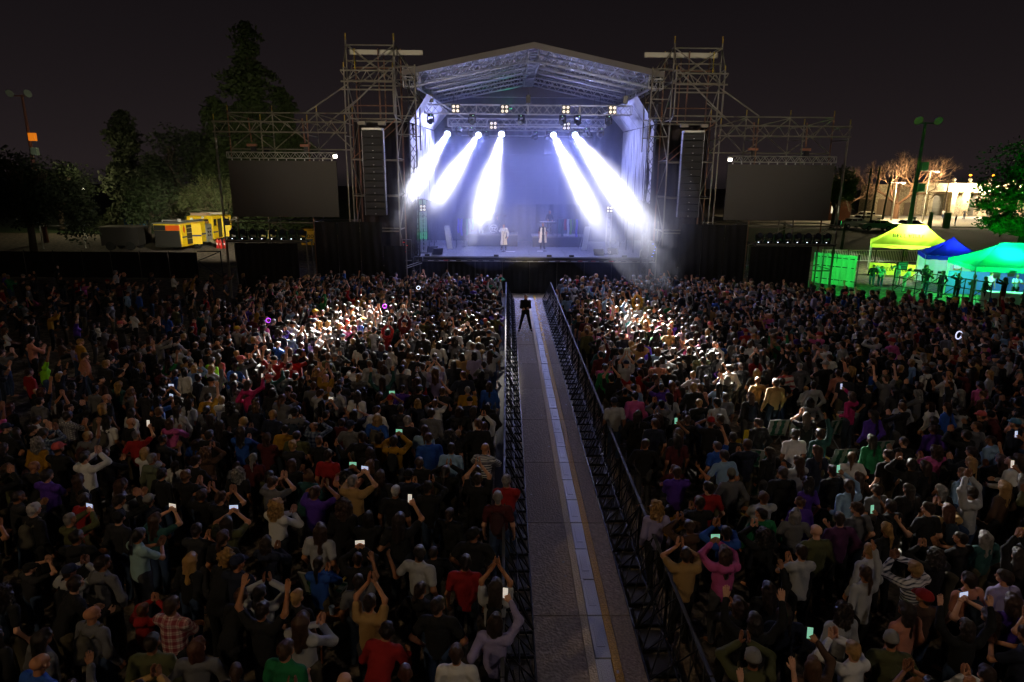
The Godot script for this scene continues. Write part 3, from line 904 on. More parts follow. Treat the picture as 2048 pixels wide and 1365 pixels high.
	spot(fl, "flood", fl.position + Vector3(0, -0.01, 0.03), fl.position + Vector3(-s * 3.0, -6.0, 16.0), 26.0, 70.0, Color(1, 0.95, 0.84), 0.12, 0.8)
	# ---- low platform with a row of moving heads, black panels below
	var pl := thing("side_platform", "low black platform with metal edge below the video screen, " + side, "platform", Vector3(X.call(15.4), 0, -38.0), 0.0, "side platforms")
	box(pl, "deck", Vector3(0, 3.38, -0.6), Vector3(4.7, 0.1, 1.3), mats["stage_deck"])
	tube(pl, "edge_tube", Vector3(-2.35, 3.43, 0.1), Vector3(2.35, 3.43, 0.1), 0.04, galv)
	for i in 4:
		var off := -1.75 + i * 0.9
		var pg := Geo.new()
		pg.grid(10, 5, func(u, ww): return Vector3(off - 0.43 * s + (u - 0.5) * 0.9, lerpf(0.0, 3.3, ww), 0.06 + 0.025 * sin(u * 15.0 + i * 2.0)))
		mi(pl, "skirt_panel", pg.mesh(), cloth("skirt_dark", "151413"))
	for x in [-2.3, 0.0, 2.3]:
		tube(pl, "leg", Vector3(x, 0, -0.1), Vector3(x, 3.33, -0.1), 0.04, galv)
		tube(pl, "leg", Vector3(x, 0, -1.15), Vector3(x, 3.33, -1.15), 0.04, galv)
	var p0 := moving_head_proto()
	for k in 8:
		var o: Node3D = p0
		if k > 0:
			o = p0.duplicate()
			o.name = numbered("moving_head_light")
			add_child(o)
		o.position = Vector3(X.call(13.35 + k * 0.57), 3.44, -38.3)
		o.rotation = Vector3(0, 0, PI)
		o.scale = Vector3(1.05, 1.05, 1.05)
		o.set_meta("label", "black moving head lamp standing on the side platform " + side)
		o.set_meta("group", "moving heads on the platform " + side)
		o.get_node("status_display").material_override = glow("display_white", "dfe9ff", 4.0)
	# black panels between the low platform and the stage
	var bp := thing("black_panel_wall", "wall of black cloth panels between side platform and stage, " + side, "drape", Vector3(X.call(9.9), 0, -37.9), 0.0, "black panel walls")
	for i in 4:
		var bgm := Geo.new()
		var x0 := -2.6 + i * 1.3
		bgm.grid(12, 6, func(u, ww): return Vector3(x0 + u * 1.27, lerpf(0.0, 4.55 if s * (x0 + 0.6) > -1.2 else 3.2, ww), 0.03 * sin(u * 17.0 + ww * 3.0 + i)))
		mi(bp, "panel_cloth", bgm.mesh(), cloth("panel_black", "0f0f10"))
	for x in [-2.6, 0.0, 2.6]:
		tube(bp, "post", Vector3(x, 0, -0.12), Vector3(x, 4.7, -0.12), 0.035, galv)
	var red := thing("amplifier_rack", "dark amplifier rack with small red lamps behind black panels, " + side, "rack", Vector3(X.call(7.5), 2.3, -39.6), 0.0, "amplifier racks")
	box(red, "case", Vector3(0, 0.55, 0), Vector3(0.62, 1.1, 0.5), mat("rack_case", "121214", 0.5))
	for k in 5:
		box(red, "unit", Vector3(0, 0.2 + k * 0.19, 0.255), Vector3(0.5, 0.15, 0.03), mat("rack_unit", "26262a", 0.4, 0.4))
		box(red, "indicator", Vector3(-0.14 + 0.06 * (k % 4), 0.2 + k * 0.19, 0.274), Vector3(0.09, 0.02, 0.008), glow("red_led", "ff1a22", 2.2) if left else glow("blue_led", "6f8cff", 2.0))

func stage_props():
	var dk := mat("riser_black", "16171c", 0.7)
	var alu: Material = mats["truss_aluminium"]
	# risers
	for a in [[-1.0, -47.6, 3.6, 2.4, 0.85, "dark riser under the drum kit"], [3.7, -47.4, 3.8, 2.2, 0.75, "dark riser under the keyboard"]]:
		var r := thing("stage_riser", a[5], "riser", Vector3(a[0], 2.3, a[1]))
		box(r, "top", Vector3(0, a[4] - 0.05, 0), Vector3(a[2], 0.1, a[3]), mats["stage_deck"])
		box(r, "fascia", Vector3(0, (a[4] - 0.1) / 2, a[3] / 2 - 0.05), Vector3(a[2] - 0.06, a[4] - 0.1, 0.05), dk)
		for x in [-0.45, 0.45]:
			for z in [-0.45, 0.4]:
				box(r, "leg", Vector3(x * a[2], (a[4] - 0.1) / 2, z * a[3]), Vector3(0.08, a[4] - 0.1, 0.08), dk)
	# drum kit
	var d := thing("drum_kit", "drum kit with lettered bass drum and cymbals on the riser", "drums", Vector3(-0.95, 3.15, -47.2))
	var shell := mat("drum_shell", "1a1c22", 0.3)
	var skin := mat("drum_head_black", "121318", 0.5)
	var chrome := mat("chrome", "c8c8cc", 0.2, 0.9)
	var white := mat("drum_print", "d2d2da", 0.6)
	var bd := mi(d, "bass_drum", disc, shell, Transform3D(Basis.from_euler(Vector3(PI / 2, 0, 0)).scaled_local(Vector3(0.31, 0.45, 0.31)), Vector3(0, 0.34, 0)))
	mi(d, "front_head", disc, skin, Transform3D(Basis.from_euler(Vector3(PI / 2, 0, 0)).scaled_local(Vector3(0.29, 0.02, 0.29)), Vector3(0, 0.34, 0.226)))
	var ring := TorusMesh.new()
	ring.inner_radius = 0.245
	ring.outer_radius = 0.28
	mi(d, "head_ring", ring, white, Transform3D(Basis.from_euler(Vector3(PI / 2, 0, 0)), Vector3(0, 0.34, 0.232)))
	text(d, "lettering", "TZ", 0.34, white, Transform3D(Basis.IDENTITY, Vector3(0, 0.34, 0.245)))
	for a in [[-0.3, 0.78, 0.0, 0.16], [0.28, 0.78, 0.0, 0.17], [0.62, 0.42, -0.05, 0.22], [-0.6, 0.55, -0.2, 0.18]]:
		var tm := mi(d, "tom", disc, shell, Transform3D(Basis.from_euler(Vector3(0.35, 0, 0)).scaled_local(Vector3(a[3], 0.2, a[3])), Vector3(a[0], a[1], a[2])))
	for a in [[-0.85, 1.15, 0.1], [0.8, 1.25, 0.05], [0.35, 1.3, -0.2], [-0.55, 1.35, -0.2]]:
		var cg := Geo.new()
		cg.lathe([[0.0, 0.03], [0.04, 0.02], [0.2, 0.0]], 18)
		mi(d, "cymbal", cg.mesh(), mat("bronze", "a58a4a", 0.25, 0.9), Transform3D(Basis.from_euler(Vector3(0.3, 0, 0.1)), Vector3(a[0], a[1], a[2])))
		tube(d, "cymbal_stand", Vector3(a[0], 0, a[2]), Vector3(a[0], a[1], a[2]), 0.014, chrome)
	for x in [-1.0, -0.75, 0.55]:
		tube(d, "water_bottle", Vector3(x, 0.05, 0.5), Vector3(x, 0.3, 0.5), 0.035, mat("bottle_pale", "b8c0c8", 0.2))
	# microphone stands
	for a in [[-0.2, -43.2], [2.55, -43.6], [-3.0, -46.0], [5.5, -46.0]]:
		var m := thing("microphone_stand", "thin black microphone stand on the stage floor", "microphone stand", Vector3(a[0], 2.3, a[1]), 0.0, "microphone stands")
		tube(m, "pole", Vector3(0, 0, 0), Vector3(0, 1.1, 0), 0.012, dk)
		tube(m, "boom", Vector3(0, 1.1, 0), Vector3(0.1, 1.4, -0.3), 0.01, dk)
		mi(m, "base", disc, dk, Transform3D(Basis.IDENTITY.scaled(Vector3(0.14, 0.03, 0.14)), Vector3(0, 0.015, 0)))
	# keyboard
	var kb := thing("keyboard", "dark keyboard on crossed legs on the riser", "keyboard", Vector3(2.9, 3.05, -47.0))
	box(kb, "body", Vector3(0, 0.9, 0), Vector3(1.3, 0.1, 0.36), dk)
	box(kb, "keys", Vector3(0, 0.955, -0.06), Vector3(1.1, 0.012, 0.16), white)
	for s in [-1.0, 1.0]:
		tube(kb, "leg", Vector3(-0.45 * s, 0, 0.1), Vector3(0.45 * s, 0.85, 0.1), 0.02, chrome)
	# rails with hanging scarves
	for side in 2:
		var c := thing("scarf_rail", "rail of red, white, green and violet scarves" if side == 0 else "rail of violet and pale green scarves", "rail", Vector3(4.25, 2.3, -45.6) if side == 0 else Vector3(-2.75, 2.3, -45.6))
		tube(c, "post", Vector3(-0.75, 0, 0), Vector3(-0.75, 2.0, 0), 0.018, dk)
		tube(c, "post", Vector3(0.75, 0, 0), Vector3(0.75, 2.0, 0), 0.018, dk)
		tube(c, "bar", Vector3(-0.78, 2.0, 0), Vector3(0.78, 2.0, 0), 0.018, chrome)
		var cols := ["2c5a5e", "2a4a52", "a02038", "c2c8cc", "6fa03a", "2a6a34", "4a34c8"] if side == 0 else ["4a34c8", "5a48d0", "2a4a52", "3f8a6a", "9ab0a4", "4a8a74"]
		for k in cols.size():
			var g := Geo.new()
			var x := -0.6 + k * 0.2
			var ln := 1.0 + 0.25 * sin(k * 2.3)
			g.grid(6, 10, func(u, w): return Vector3(x + (u - 0.5) * 0.15 + 0.02 * sin(w * 7.0 + k), 2.0 - w * ln, 0.03 * sin(u * 9.0 + w * 4.0)))
			mi(c, "scarf", g.mesh(), cloth("scarf_" + cols[k], cols[k], 0.7))
	# leaning metal panels
	for a in [[-3.75, 0.12], [5.25, -0.12]]:
		var p := thing("leaning_panel", "narrow brushed metal panel leaning on struts, facing " + ("the violet scarves" if a[0] < 0 else "the stage steps"), "panel", Vector3(a[0], 2.3, -44.2))
		plate(p, "sheet", [Vector3(-0.22, 0.08, 0.3), Vector3(0.12, 0.08, 0.3), Vector3(0.12 - a[1] * 2.0, 1.6, -0.1), Vector3(-0.22 - a[1] * 2.0, 1.6, -0.1)], Vector3(0, -0.01, -0.04), mat("brushed_metal", "a9aeb6", 0.45, 0.5))
		tube(p, "strut", Vector3(-0.3, 0, -0.4), Vector3(-0.22 - a[1] * 2.0, 1.5, -0.12), 0.02, alu)
		tube(p, "strut", Vector3(0.2, 0, -0.4), Vector3(0.12 - a[1] * 2.0, 1.5, -0.12), 0.02, alu)
		for x in [-0.2, 0.1]:
			box(p, "foot", Vector3(x, 0.04, 0.33), Vector3(0.08, 0.08, 0.12), chrome)
	# upright trusses with blinders at the stage sides
	for a in [[-5.35, "three beams"], [6.55, "pair of beams"]]:
		var p := thing("upright_truss", "slim upright truss with square lamp on top, near the " + a[1], "truss", Vector3(a[0], 2.3, -42.2))
		var g := Geo.new()
		g.truss(Vector3(0, 0, 0), Vector3(0, 2.6, 0), Vector3(0.14, 0, 0), Vector3(0, 0, 0.14), 0.025, 0.3)
		mi(p, "truss_section", g.mesh(), alu)
		box(p, "lamp_housing", Vector3(0, 2.85, 0), Vector3(0.42, 0.42, 0.14), mats["fixture_black"])
		for sx in [-1.0, 1.0]:
			for sy in [-1.0, 1.0]:
				mi(p, "lamp_cell", disc, glow("blinder_cell", "fff3df", 0.75), Transform3D(Basis.from_euler(Vector3(PI / 2, 0, 0)).scaled_local(Vector3(0.075, 0.02, 0.075)), Vector3(sx * 0.1, 2.85 + sy * 0.1, 0.078)))
		box(p, "base_plate", Vector3(0, 0.02, 0), Vector3(0.6, 0.04, 0.6), dk)
	# framed monitors at the front corners
	for a in [[-5.9, "three beams"], [8.6, "pair of beams"]]:
		var p := thing("framed_monitor", "small white-framed floor screen at the stage corner under the " + a[1], "monitor", Vector3(a[0], 2.3, -40.9))
		for q in [[0, 0.03, 0.42, 0.06], [0, 0.41, 0.42, 0.06], [-0.19, 0.22, 0.06, 0.33], [0.19, 0.22, 0.06, 0.33]]:
			box(p, "frame_bar", Vector3(q[0], q[1], 0), Vector3(q[2], q[3], 0.06), mat("frame_cream", "c9c3b2", 0.6))
		box(p, "screen", Vector3(0, 0.22, -0.02), Vector3(0.33, 0.33, 0.03), mat("monitor_dark", "2a2a28", 0.3))
		box(p, "screen_glow", Vector3(0, 0.24, 0.0), Vector3(0.16, 0.12, 0.01), glow("monitor_glow", "b8b29c", 0.5))
	# floor monitors and set lists
	for a in [[-4.4, -41.4, 0.3], [5.9, -41.6, -0.3], [6.9, -42.2, -0.4], [-4.9, -42.6, 0.5]]:
		var p := thing("stage_wedge", "black wedge loudspeaker lying on the stage floor", "loudspeaker", Vector3(a[0], 2.3, a[1]), a[2] + PI, "stage wedges")
		var g := Geo.new()
		g.slab(Vector3(-0.3, 0, 0.25), Vector3(0.3, 0, 0.25), Vector3(0.3, 0.42, -0.1), Vector3(-0.3, 0.42, -0.1), Vector3(0, 0.0, -0.3))
		mi(p, "cabinet", g.mesh(), mats["speaker_black"])
		plate(p, "grille", [Vector3(-0.27, 0.03, 0.245), Vector3(0.27, 0.03, 0.245), Vector3(0.27, 0.38, -0.05), Vector3(-0.27, 0.38, -0.05)], Vector3(0, -0.006, -0.006), mats["speaker_grille"])
	for a in [[0.25, -43.3], [2.35, -43.6]]:
		var p := thing("paper_strip", "long white paper strip lying on the stage before a singer", "paper", Vector3(a[0], 2.305, a[1]), 0.03, "set lists on the stage")
		box(p, "sheet", Vector3(0, 0.004, 0), Vector3(0.62, 0.006, 0.2), mat("paper_white", "d8d8dc", 0.7))
	# pale tarps with green floodlights behind the stage
	for a in [[-6.55, "the three beams"], [8.25, "the pair of beams"]]:
		var p := thing("back_tarp", "pale tarpaulin lit green behind the stage, seen past " + a[1], "tarpaulin", Vector3(a[0], 0, -54.6), 0.0, "green-lit tarpaulins")
		var g := Geo.new()
		g.grid(12, 8, func(u, w): return Vector3(lerpf(-1.15, 1.15, u), lerpf(1.4, 5.2, w), 0.05 * sin(u * 11.0) + 0.03 * sin(w * 8.0)))
		mi(p, "sheet", g.mesh(), cloth("tarp_pale", "c4ccc4", 0.8))
		for x in [-1.15, 0.0, 1.15]:
			tube(p, "post", Vector3(x, 0, 0.12), Vector3(x, 5.3, 0.12), 0.035, mats["dark_pole"])
		for y in [2.6, 3.9]:
			tube(p, "ledger", Vector3(-1.2, y, 0.15), Vector3(1.2, y, 0.15), 0.03, mats["dark_pole"])
		tube(p, "brace", Vector3(-1.1, 4.6, 0.18), Vector3(1.1, 3.0, 0.18), 0.03, mats["dark_pole"])
		var f := thing("green_floodlight", "green floodlight on the ground behind the stage, near " + a[1], "floodlight", Vector3(a[0], 1.2, -52.4), 0.0, "green floodlights behind the stage")
		box(f, "housing", Vector3(0, 0, 0), Vector3(0.4, 0.3, 0.14), mats["fixture_black"])
		box(f, "lamp_face", Vector3(0, 0, -0.075), Vector3(0.34, 0.24, 0.012), glow("green_face", "30ff9a", 6.0))
		for x in [-0.22, 0.22]:
			tube(f, "stand_leg", Vector3(x, 0, 0), Vector3(x, -1.2, 0), 0.02, mats["dark_pole"])
		spot(f, "flood", f.position + Vector3(0, 0, -0.1), f.position + Vector3(0, 1.9, -2.2), 9.0, 55.0, Color(0.12, 1.0, 0.5), 0.15, 0.7)
	var gf := thing("green_floodlight", "green floodlight fixed high under the back of the roof", "floodlight", Vector3(0.2, 11.7, -49.6))
	box(gf, "housing", Vector3.ZERO, Vector3(0.34, 0.3, 0.3), mats["fixture_black"])
	box(gf, "lamp_face", Vector3(0, 0.16, 0), Vector3(0.26, 0.012, 0.2), glow("green_face", "30ff9a", 6.0))
	spot(gf, "flood", Vector3(0.2, 11.9, -49.6), Vector3(-0.9, 13.6, -48.6), 1.6, 65.0, Color(0.1, 1.0, 0.6), 0.1, 0.8)
	# camera jib at the front corner
	var j := thing("camera_jib", "camera crane with grey boom at the stage corner", "camera crane", Vector3(-5.6, 0, -38.9))
	tube(j, "column", Vector3(0, 0, 0), Vector3(0, 1.75, 0), 0.06, dk)
	for q in 3:
		var an := TAU * q / 3.0
		tube(j, "tripod_leg", Vector3(0, 0.6, 0), Vector3(cos(an) * 0.6, 0.02, sin(an) * 0.6), 0.03, dk)
	for y in [0.0, 0.12]:
		tube(j, "boom", Vector3(-1.9, 1.35 + y, 1.1), Vector3(0.5, 2.05 + y, -0.2), 0.025, alu)
	box(j, "camera", Vector3(0.45, 2.3, -0.2), Vector3(0.22, 0.3, 0.42), dk)
	tube(j, "camera_lens", Vector3(0.45, 2.3, -0.4), Vector3(0.45, 2.3, -0.62), 0.07, dk)
	box(j, "counterweight", Vector3(-1.95, 1.3, 1.15), Vector3(0.3, 0.3, 0.3), dk)

# ---------------------------------------------------------------- trees
func leaf_mat(key: String, hex: String) -> StandardMaterial3D:
	if mats.has(key):
		return mats[key]
	var s := mat(key, hex, 0.75)
	s.vertex_color_use_as_albedo = true
	s.backlight_enabled = true
	s.backlight = Color(0.25, 0.3, 0.12)
	return s

func leafy(g: Geo, c: Vector3, r: Vector3, count: int, size: float, rg: RandomNumberGenerator):
	# leaf sprays gathered in clumps, thickest near the outside of the clump
	var clumps := maxi(4, count / 130)
	for k in clumps:
		var d := Vector3(rg.randfn(), rg.randfn() * 0.9, rg.randfn()).normalized() * pow(rg.randf(), 0.45)
		var cc := c + d * r * 0.86
		var cr := rg.randf_range(0.16, 0.34) * minf(r.x, minf(r.y, r.z))
		var tint := rg.randf_range(0.6, 1.35)
		for i in count / clumps:
			var e := Vector3(rg.randfn(), rg.randfn(), rg.randfn()).normalized() * cr * pow(rg.randf(), 0.4) * 1.5
			var p := cc + e * Vector3(1.2, 0.8, 1.2)
			leaf(g, p, size * rg.randf_range(0.5, 1.3), tint * rg.randf_range(0.7, 1.3), rg)

func leaf(g: Geo, p: Vector3, s: float, tint: float, rg: RandomNumberGenerator):
	var b := Basis.from_euler(Vector3(rg.randf() * TAU, rg.randf() * TAU, rg.randf() * TAU))
	var k := g.v.size()
	g.quad(p - b.x * s * 0.5, p - b.z * s * 0.22, p + b.x * s * 0.5, p + b.z * s * 0.22)
	for i in range(k, g.v.size()):
		g.c.append(Color(tint, tint * rg.randf_range(0.95, 1.05), tint * 0.9))

func limbs(g: Geo, a: Vector3, d: Vector3, ln: float, r: float, depth: int, spread: float, rg: RandomNumberGenerator, tips: Array, up := 0.25):
	var b := a + d * ln
	g.tube(a, b, r, r * 0.68, 7 if r > 0.08 else (5 if r > 0.03 else 3))
	if depth == 0:
		tips.append(b)
		return
	var n := 2 if rg.randf() < 0.45 else 3
	for i in n:
		var e := (d + Vector3(rg.randf_range(-1, 1), rg.randf_range(-0.6, 0.9) + up, rg.randf_range(-1, 1)) * spread).normalized()
		limbs(g, a.lerp(b, rg.randf_range(0.7, 1.0)), e, ln * rg.randf_range(0.62, 0.86), r * 0.62, depth - 1, spread, rg, tips, up)

func broad_tree(called: String, label: String, at: Vector3, h: float, crowns: Array, count: int, size: float, hex: String, sd: int, group := ""):
	var t := thing(called, label, "tree", at, 0.0, group)
	var rg := RandomNumberGenerator.new()
	rg.seed = sd
	var tg := Geo.new()
	tg.tube(Vector3.ZERO, Vector3(0.1, h * 0.3, 0), h * 0.035, h * 0.024, 9)
	var tips := []
	for k in 4:
		limbs(tg, Vector3(0.1, h * (0.24 + 0.04 * k), 0), Vector3(rg.randf_range(-0.8, 0.8), 1.0, rg.randf_range(-0.8, 0.8)).normalized(), h * 0.22, h * 0.018, 3, 0.6, rg, tips)
	mi(t, "trunk", tg.mesh(), grained("bark", "2e261e", "4d4236", 0.08, 1.0, 0.95, 1.5))
	var g := Geo.new()
	for c in crowns:
		leafy(g, c[0], c[1], int(count * c[2]), size, rg)
	mi(t, "crown", g.mesh(), leaf_mat("leaf_" + hex, hex))

func conifer(label: String, at: Vector3, h: float, w: float, hex: String, sd: int, tops: int):
	var t := thing("conifer_tree", label, "tree", at)
	var rg := RandomNumberGenerator.new()
	rg.seed = sd
	var tg := Geo.new()
	tg.tube(Vector3.ZERO, Vector3(0, h * 0.95, 0), h * 0.02, 0.04, 9)
	mi(t, "trunk", tg.mesh(), mats["bark"])
	var g := Geo.new()
	for m in tops:
		var o := Vector3(0, 0, 0) if m == 0 else Vector3((1 if m % 2 else -1) * w * 0.55, 0, rg.randf_range(-1, 1))
		var hh := h if m == 0 else h * rg.randf_range(0.58, 0.82)
		var ww := w if m == 0 else w * 0.7
		var y := hh * 0.08
		while y < hh:
			var f := 1.0 - y / hh
			var rr := ww * pow(f, 0.45) * rg.randf_range(0.62, 1.12) * (0.8 + 0.3 * sin(y * 1.1 + m * 2.0)) + 0.3
			var nb := 9 + int(15 * f)
			for k in nb:
				var an := rg.randf() * TAU
				var lr := rr * rg.randf_range(0.6, 1.1)
				var steps := 5 + int(lr * 7.0)
				for q in steps:
					var u := float(q + 1) / steps
					var p := o + Vector3(cos(an) * lr * u, y - lr * 0.35 * u * u + rg.randf_range(-0.15, 0.15), sin(an) * lr * u)
					p += Vector3(rg.randfn(), rg.randfn() * 0.6, rg.randfn()) * 0.2 * u
					leaf(g, p, rg.randf_range(0.35, 0.85), rg.randf_range(0.6, 1.3), rg)
			y += hh * 0.021
	mi(t, "crown", g.mesh(), leaf_mat("leaf_" + hex, hex))

func bare_tree(called: String, label: String, at: Vector3, h: float, sd: int, hex: String, leaves: int, leafhex := "5a5a30"):
	var t := thing(called, label, "tree", at)
	var rg := RandomNumberGenerator.new()
	rg.seed = sd
	var g := Geo.new()
	var tips := []
	g.tube(Vector3.ZERO, Vector3(0, h * 0.16, 0), h * 0.03, h * 0.025, 9)
	for k in 5:
		limbs(g, Vector3(0, h * 0.14, 0), Vector3(cos(k * 1.3) * 1.0, 0.75, sin(k * 1.3) * 1.0).normalized(), h * 0.19, h * 0.013, 7, 0.8, rg, tips, 0.12)
	mi(t, "trunk", g.mesh(), mat("bark_" + hex, hex, 0.9))
	if leaves > 0:
		var lg := Geo.new()
		for i in leaves:
			var p: Vector3 = tips[rg.randi() % tips.size()]
			leaf(lg, p + Vector3(rg.randfn(), rg.randfn(), rg.randfn()) * 0.25, rg.randf_range(0.12, 0.3), rg.randf_range(0.7, 1.3), rg)
		mi(t, "crown", lg.mesh(), leaf_mat("leaf_" + leafhex, leafhex))

# ---------------------------------------------------------------- behind the stage: masts, fire engine, fences
func flood_mast(label: String, at: Vector3, h: float, metal: String, boxes_at: Array):
	var t := thing("floodlight_mast", label, "mast", at)
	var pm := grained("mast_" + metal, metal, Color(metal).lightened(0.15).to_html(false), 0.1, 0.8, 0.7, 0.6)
	var g := Geo.new()
	g.tube(Vector3.ZERO, Vector3(0, h, 0), 0.24, 0.11, 12, true)
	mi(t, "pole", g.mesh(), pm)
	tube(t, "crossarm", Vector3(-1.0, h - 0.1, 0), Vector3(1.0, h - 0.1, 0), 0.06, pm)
	for x in [-0.9, 0.9]:
		var b := Geo.new()
		b.lathe([[0.0, -0.05], [0.12, -0.03], [0.2, 0.1], [0.38, 0.34], [0.4, 0.36]], 16)
		var l := mi(t, "lamp_head", b.mesh(), mat("lamp_shell", "6c8a78", 0.5, 0.4), Transform3D(Basis.from_euler(Vector3(PI / 2 + 0.5, 0, 0)), Vector3(x, h + 0.25, 0.1)))
		mi(l, "glass", disc, mat("lamp_glass_off", "b4c6b8", 0.2), Transform3D(Basis.IDENTITY.scaled(Vector3(0.37, 0.02, 0.37)), Vector3(0, 0.34, 0)))
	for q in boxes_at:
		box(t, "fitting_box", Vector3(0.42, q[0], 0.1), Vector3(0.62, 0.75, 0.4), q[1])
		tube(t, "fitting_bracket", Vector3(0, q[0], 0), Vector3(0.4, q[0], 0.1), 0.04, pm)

func surroundings_left():
	mat("bark_seed", "000000")
	grained("bark", "2e261e", "4d4236", 0.08, 1.0, 0.95, 1.5)
	flood_mast("tall rust-coloured floodlight mast rising behind the dark bushes", Vector3(-48.3, 0, -69), 14.6, "5a2d22", [[10.6, glow("orange_box_glow", "ff8a1c", 0.55)], [9.2, mat("speaker_horn", "9db4a4", 0.5)]])  # orange fitting box has a glow put into its material
	conifer("very tall broad conifer behind the video screen", Vector3(-30.5, 0, -82), 24.4, 7.0, "2c3a12", 11, 3)
	conifer("medium dark conifer standing alone beyond the fire engine", Vector3(-48.4, 0, -86), 14.8, 4.6, "222c12", 12, 1)
	broad_tree("broadleaf_tree", "dark rounded tree between the two conifers", Vector3(-39.3, 0, -82), 12.8, [[Vector3(0, 9.0, 0), Vector3(4.6, 3.8, 4.0), 1.0], [Vector3(-3.0, 7.0, 1), Vector3(3.0, 2.6, 3.0), 0.5]], 5200, 0.42, "26331a", 21)
	broad_tree("broadleaf_tree", "big dark bushy tree in front of the rusty mast", Vector3(-44.0, 0, -61), 10.0, [[Vector3(0, 5.6, 0), Vector3(4.6, 4.0, 4.0), 1.0], [Vector3(3.4, 4.0, 0.5), Vector3(3.0, 3.0, 3.0), 0.6], [Vector3(-4.5, 5.4, 0), Vector3(4.0, 3.6, 3.5), 0.8]], 5600, 0.4, "1c2a14", 22)
	broad_tree("broadleaf_tree", "low dark tree behind the white pipe frame", Vector3(-38.0, 0, -70), 6.4, [[Vector3(0, 3.9, 0), Vector3(3.6, 2.6, 3.2), 1.0]], 4600, 0.36, "2a3a18", 23)
	broad_tree("broadleaf_tree", "dim tree rising past the dark bushes and the mast", Vector3(-56.5, 0, -84), 9.5, [[Vector3(0, 6.0, 0), Vector3(4.6, 3.4, 4.0), 1.0]], 4600, 0.42, "25331a", 24)
	bare_tree("olive_tree", "pale many-stemmed tree with thin grey-green leaves behind the fire engine", Vector3(-32.6, 0, -77), 9.8, 31, "6a604a", 9000, "59623a")
	bare_tree("olive_tree", "smaller pale tree with thin leaves next to the blue cabins", Vector3(-37.2, 0, -79), 7.6, 32, "5d5542", 5200, "4c5632")
	# radio masts and a dim lamp in the distance
	for a in [[-55.0, -130, 19.0], [-44.5, -130, 17.0]]:
		var t := thing("radio_mast", "thin distant radio mast above the trees", "mast", Vector3(a[0] * 1.05, 0, a[1]), 0.0, "distant radio masts")
		tube(t, "pole", Vector3.ZERO, Vector3(0, a[2], 0), 0.12, mat("mast_far", "4a3a34", 0.8))
		tube(t, "aerial", Vector3(-0.6, a[2] - 1.0, 0), Vector3(0.6, a[2] - 1.0, 0), 0.05, mats["mast_far"])
	var sl := thing("street_lamp", "lit white street lamp under the dark conifer", "street lamp", Vector3(-50.6, 0, -80))
	tube(sl, "pole", Vector3.ZERO, Vector3(0, 5.1, 0), 0.07, mat("lamp_pole_grey", "5c5c58", 0.6, 0.4))
	mi(sl, "lamp_globe", sphere(0.17), glow("street_globe", "fff0d0", 7.0), Transform3D(Basis.IDENTITY, Vector3(0, 5.2, 0)))
	omni(sl, "lamp", Vector3(-50.6, 5.2, -80), 26.0, Color(1, 0.93, 0.72), 0.15)
	# work light that lights the yard
	var wl := thing("work_light", "white work light on the back of the screen scaffold facing the yard", "floodlight", Vector3(-14.5, 8.6, -40.9))
	box(wl, "housing", Vector3(0, 0, 0), Vector3(0.4, 0.3, 0.16), mats["fixture_black"])
	box(wl, "lamp_face", Vector3(0, 0, -0.09), Vector3(0.34, 0.24, 0.012), glow("work_face", "fff4dc", 6.0))
	tube(wl, "bracket", Vector3(0, 0, 0.05), Vector3(0, 0, 0.65), 0.02, mats["fixture_black"])
	spot(wl, "flood", Vector3(-14.5, 8.58, -41.05), Vector3(-29.8, 1.2, -66), 1000.0, 15.0, Color(1, 0.96, 0.86), 0.15, 0.9)
	spot(wl, "tree_flood", Vector3(-14.5, 8.58, -41.06), Vector3(-37.0, 7.0, -77), 420.0, 28.0, Color(1, 0.95, 0.8), 0.15, 0.9)
	fire_engine()
	# dark fence of cloth panels
	var blk := cloth("fence_cloth", "141211")
	var fp := thing("panel_fence", "long low fence of dark cloth panels beside the yard", "fence", Vector3(-30, 0, -45.4))
	for i in 11:
		var g := Geo.new()
		var x0 := -13.5 + i * 2.0
		g.grid(12, 4, func(u, w): return Vector3(x0 + u * 1.95, lerpf(0.05, 1.85, w), 0.03 * sin(u * 12.0 + i)))
		mi(fp, "panel", g.mesh(), blk)
		tube(fp, "post", Vector3(x0 - 0.02, 0, -0.05), Vector3(x0 - 0.02, 1.95, -0.05), 0.03, mats["dark_pole"])
	var fr := thing("brace_frame", "open dark pipe frame with two braces in the fence gap", "frame", Vector3(-21.4, 0, -45.2))
	tube(fr, "post", Vector3(1.6, 0, 0), Vector3(1.6, 2.0, 0), 0.04, mats["dark_pole"])
	tube(fr, "top_rail", Vector3(0, 1.95, 0), Vector3(1.6, 1.95, 0), 0.035, mats["dark_pole"])
	tube(fr, "brace", Vector3(0, 1.3, 0), Vector3(1.55, 1.93, 0), 0.03, mats["dark_pole"])
	tube(fr, "brace", Vector3(0, 1.25, 0), Vector3(1.55, 0.15, 0), 0.03, mats["dark_pole"])
	# white pipe frames, cabins, crates, skip
	for a in [[-44.5, -63, 3.6, 0.25, "white pipe goal frame beside the dark bushes"], [-37.5, -72, 5.0, -0.1, "white pipe frame behind the fire engine"]]:
		var t := thing("goal_structure", a[4], "goal", Vector3(a[0], 0, a[1]), a[3])
		var wp := mat("pipe_white", "b9b9b2", 0.6)
		tube(t, "post", Vector3.ZERO, Vector3(0, 2.2, 0), 0.06, wp)
		tube(t, "post", Vector3(a[2], 0, 0), Vector3(a[2], 2.2, 0), 0.06, wp)
		tube(t, "crossbar", Vector3(0, 2.2, 0), Vector3(a[2], 2.2, 0), 0.06, wp)
		tube(t, "back_stay", Vector3(a[2], 2.2, 0), Vector3(a[2], 0, -1.2), 0.04, wp)
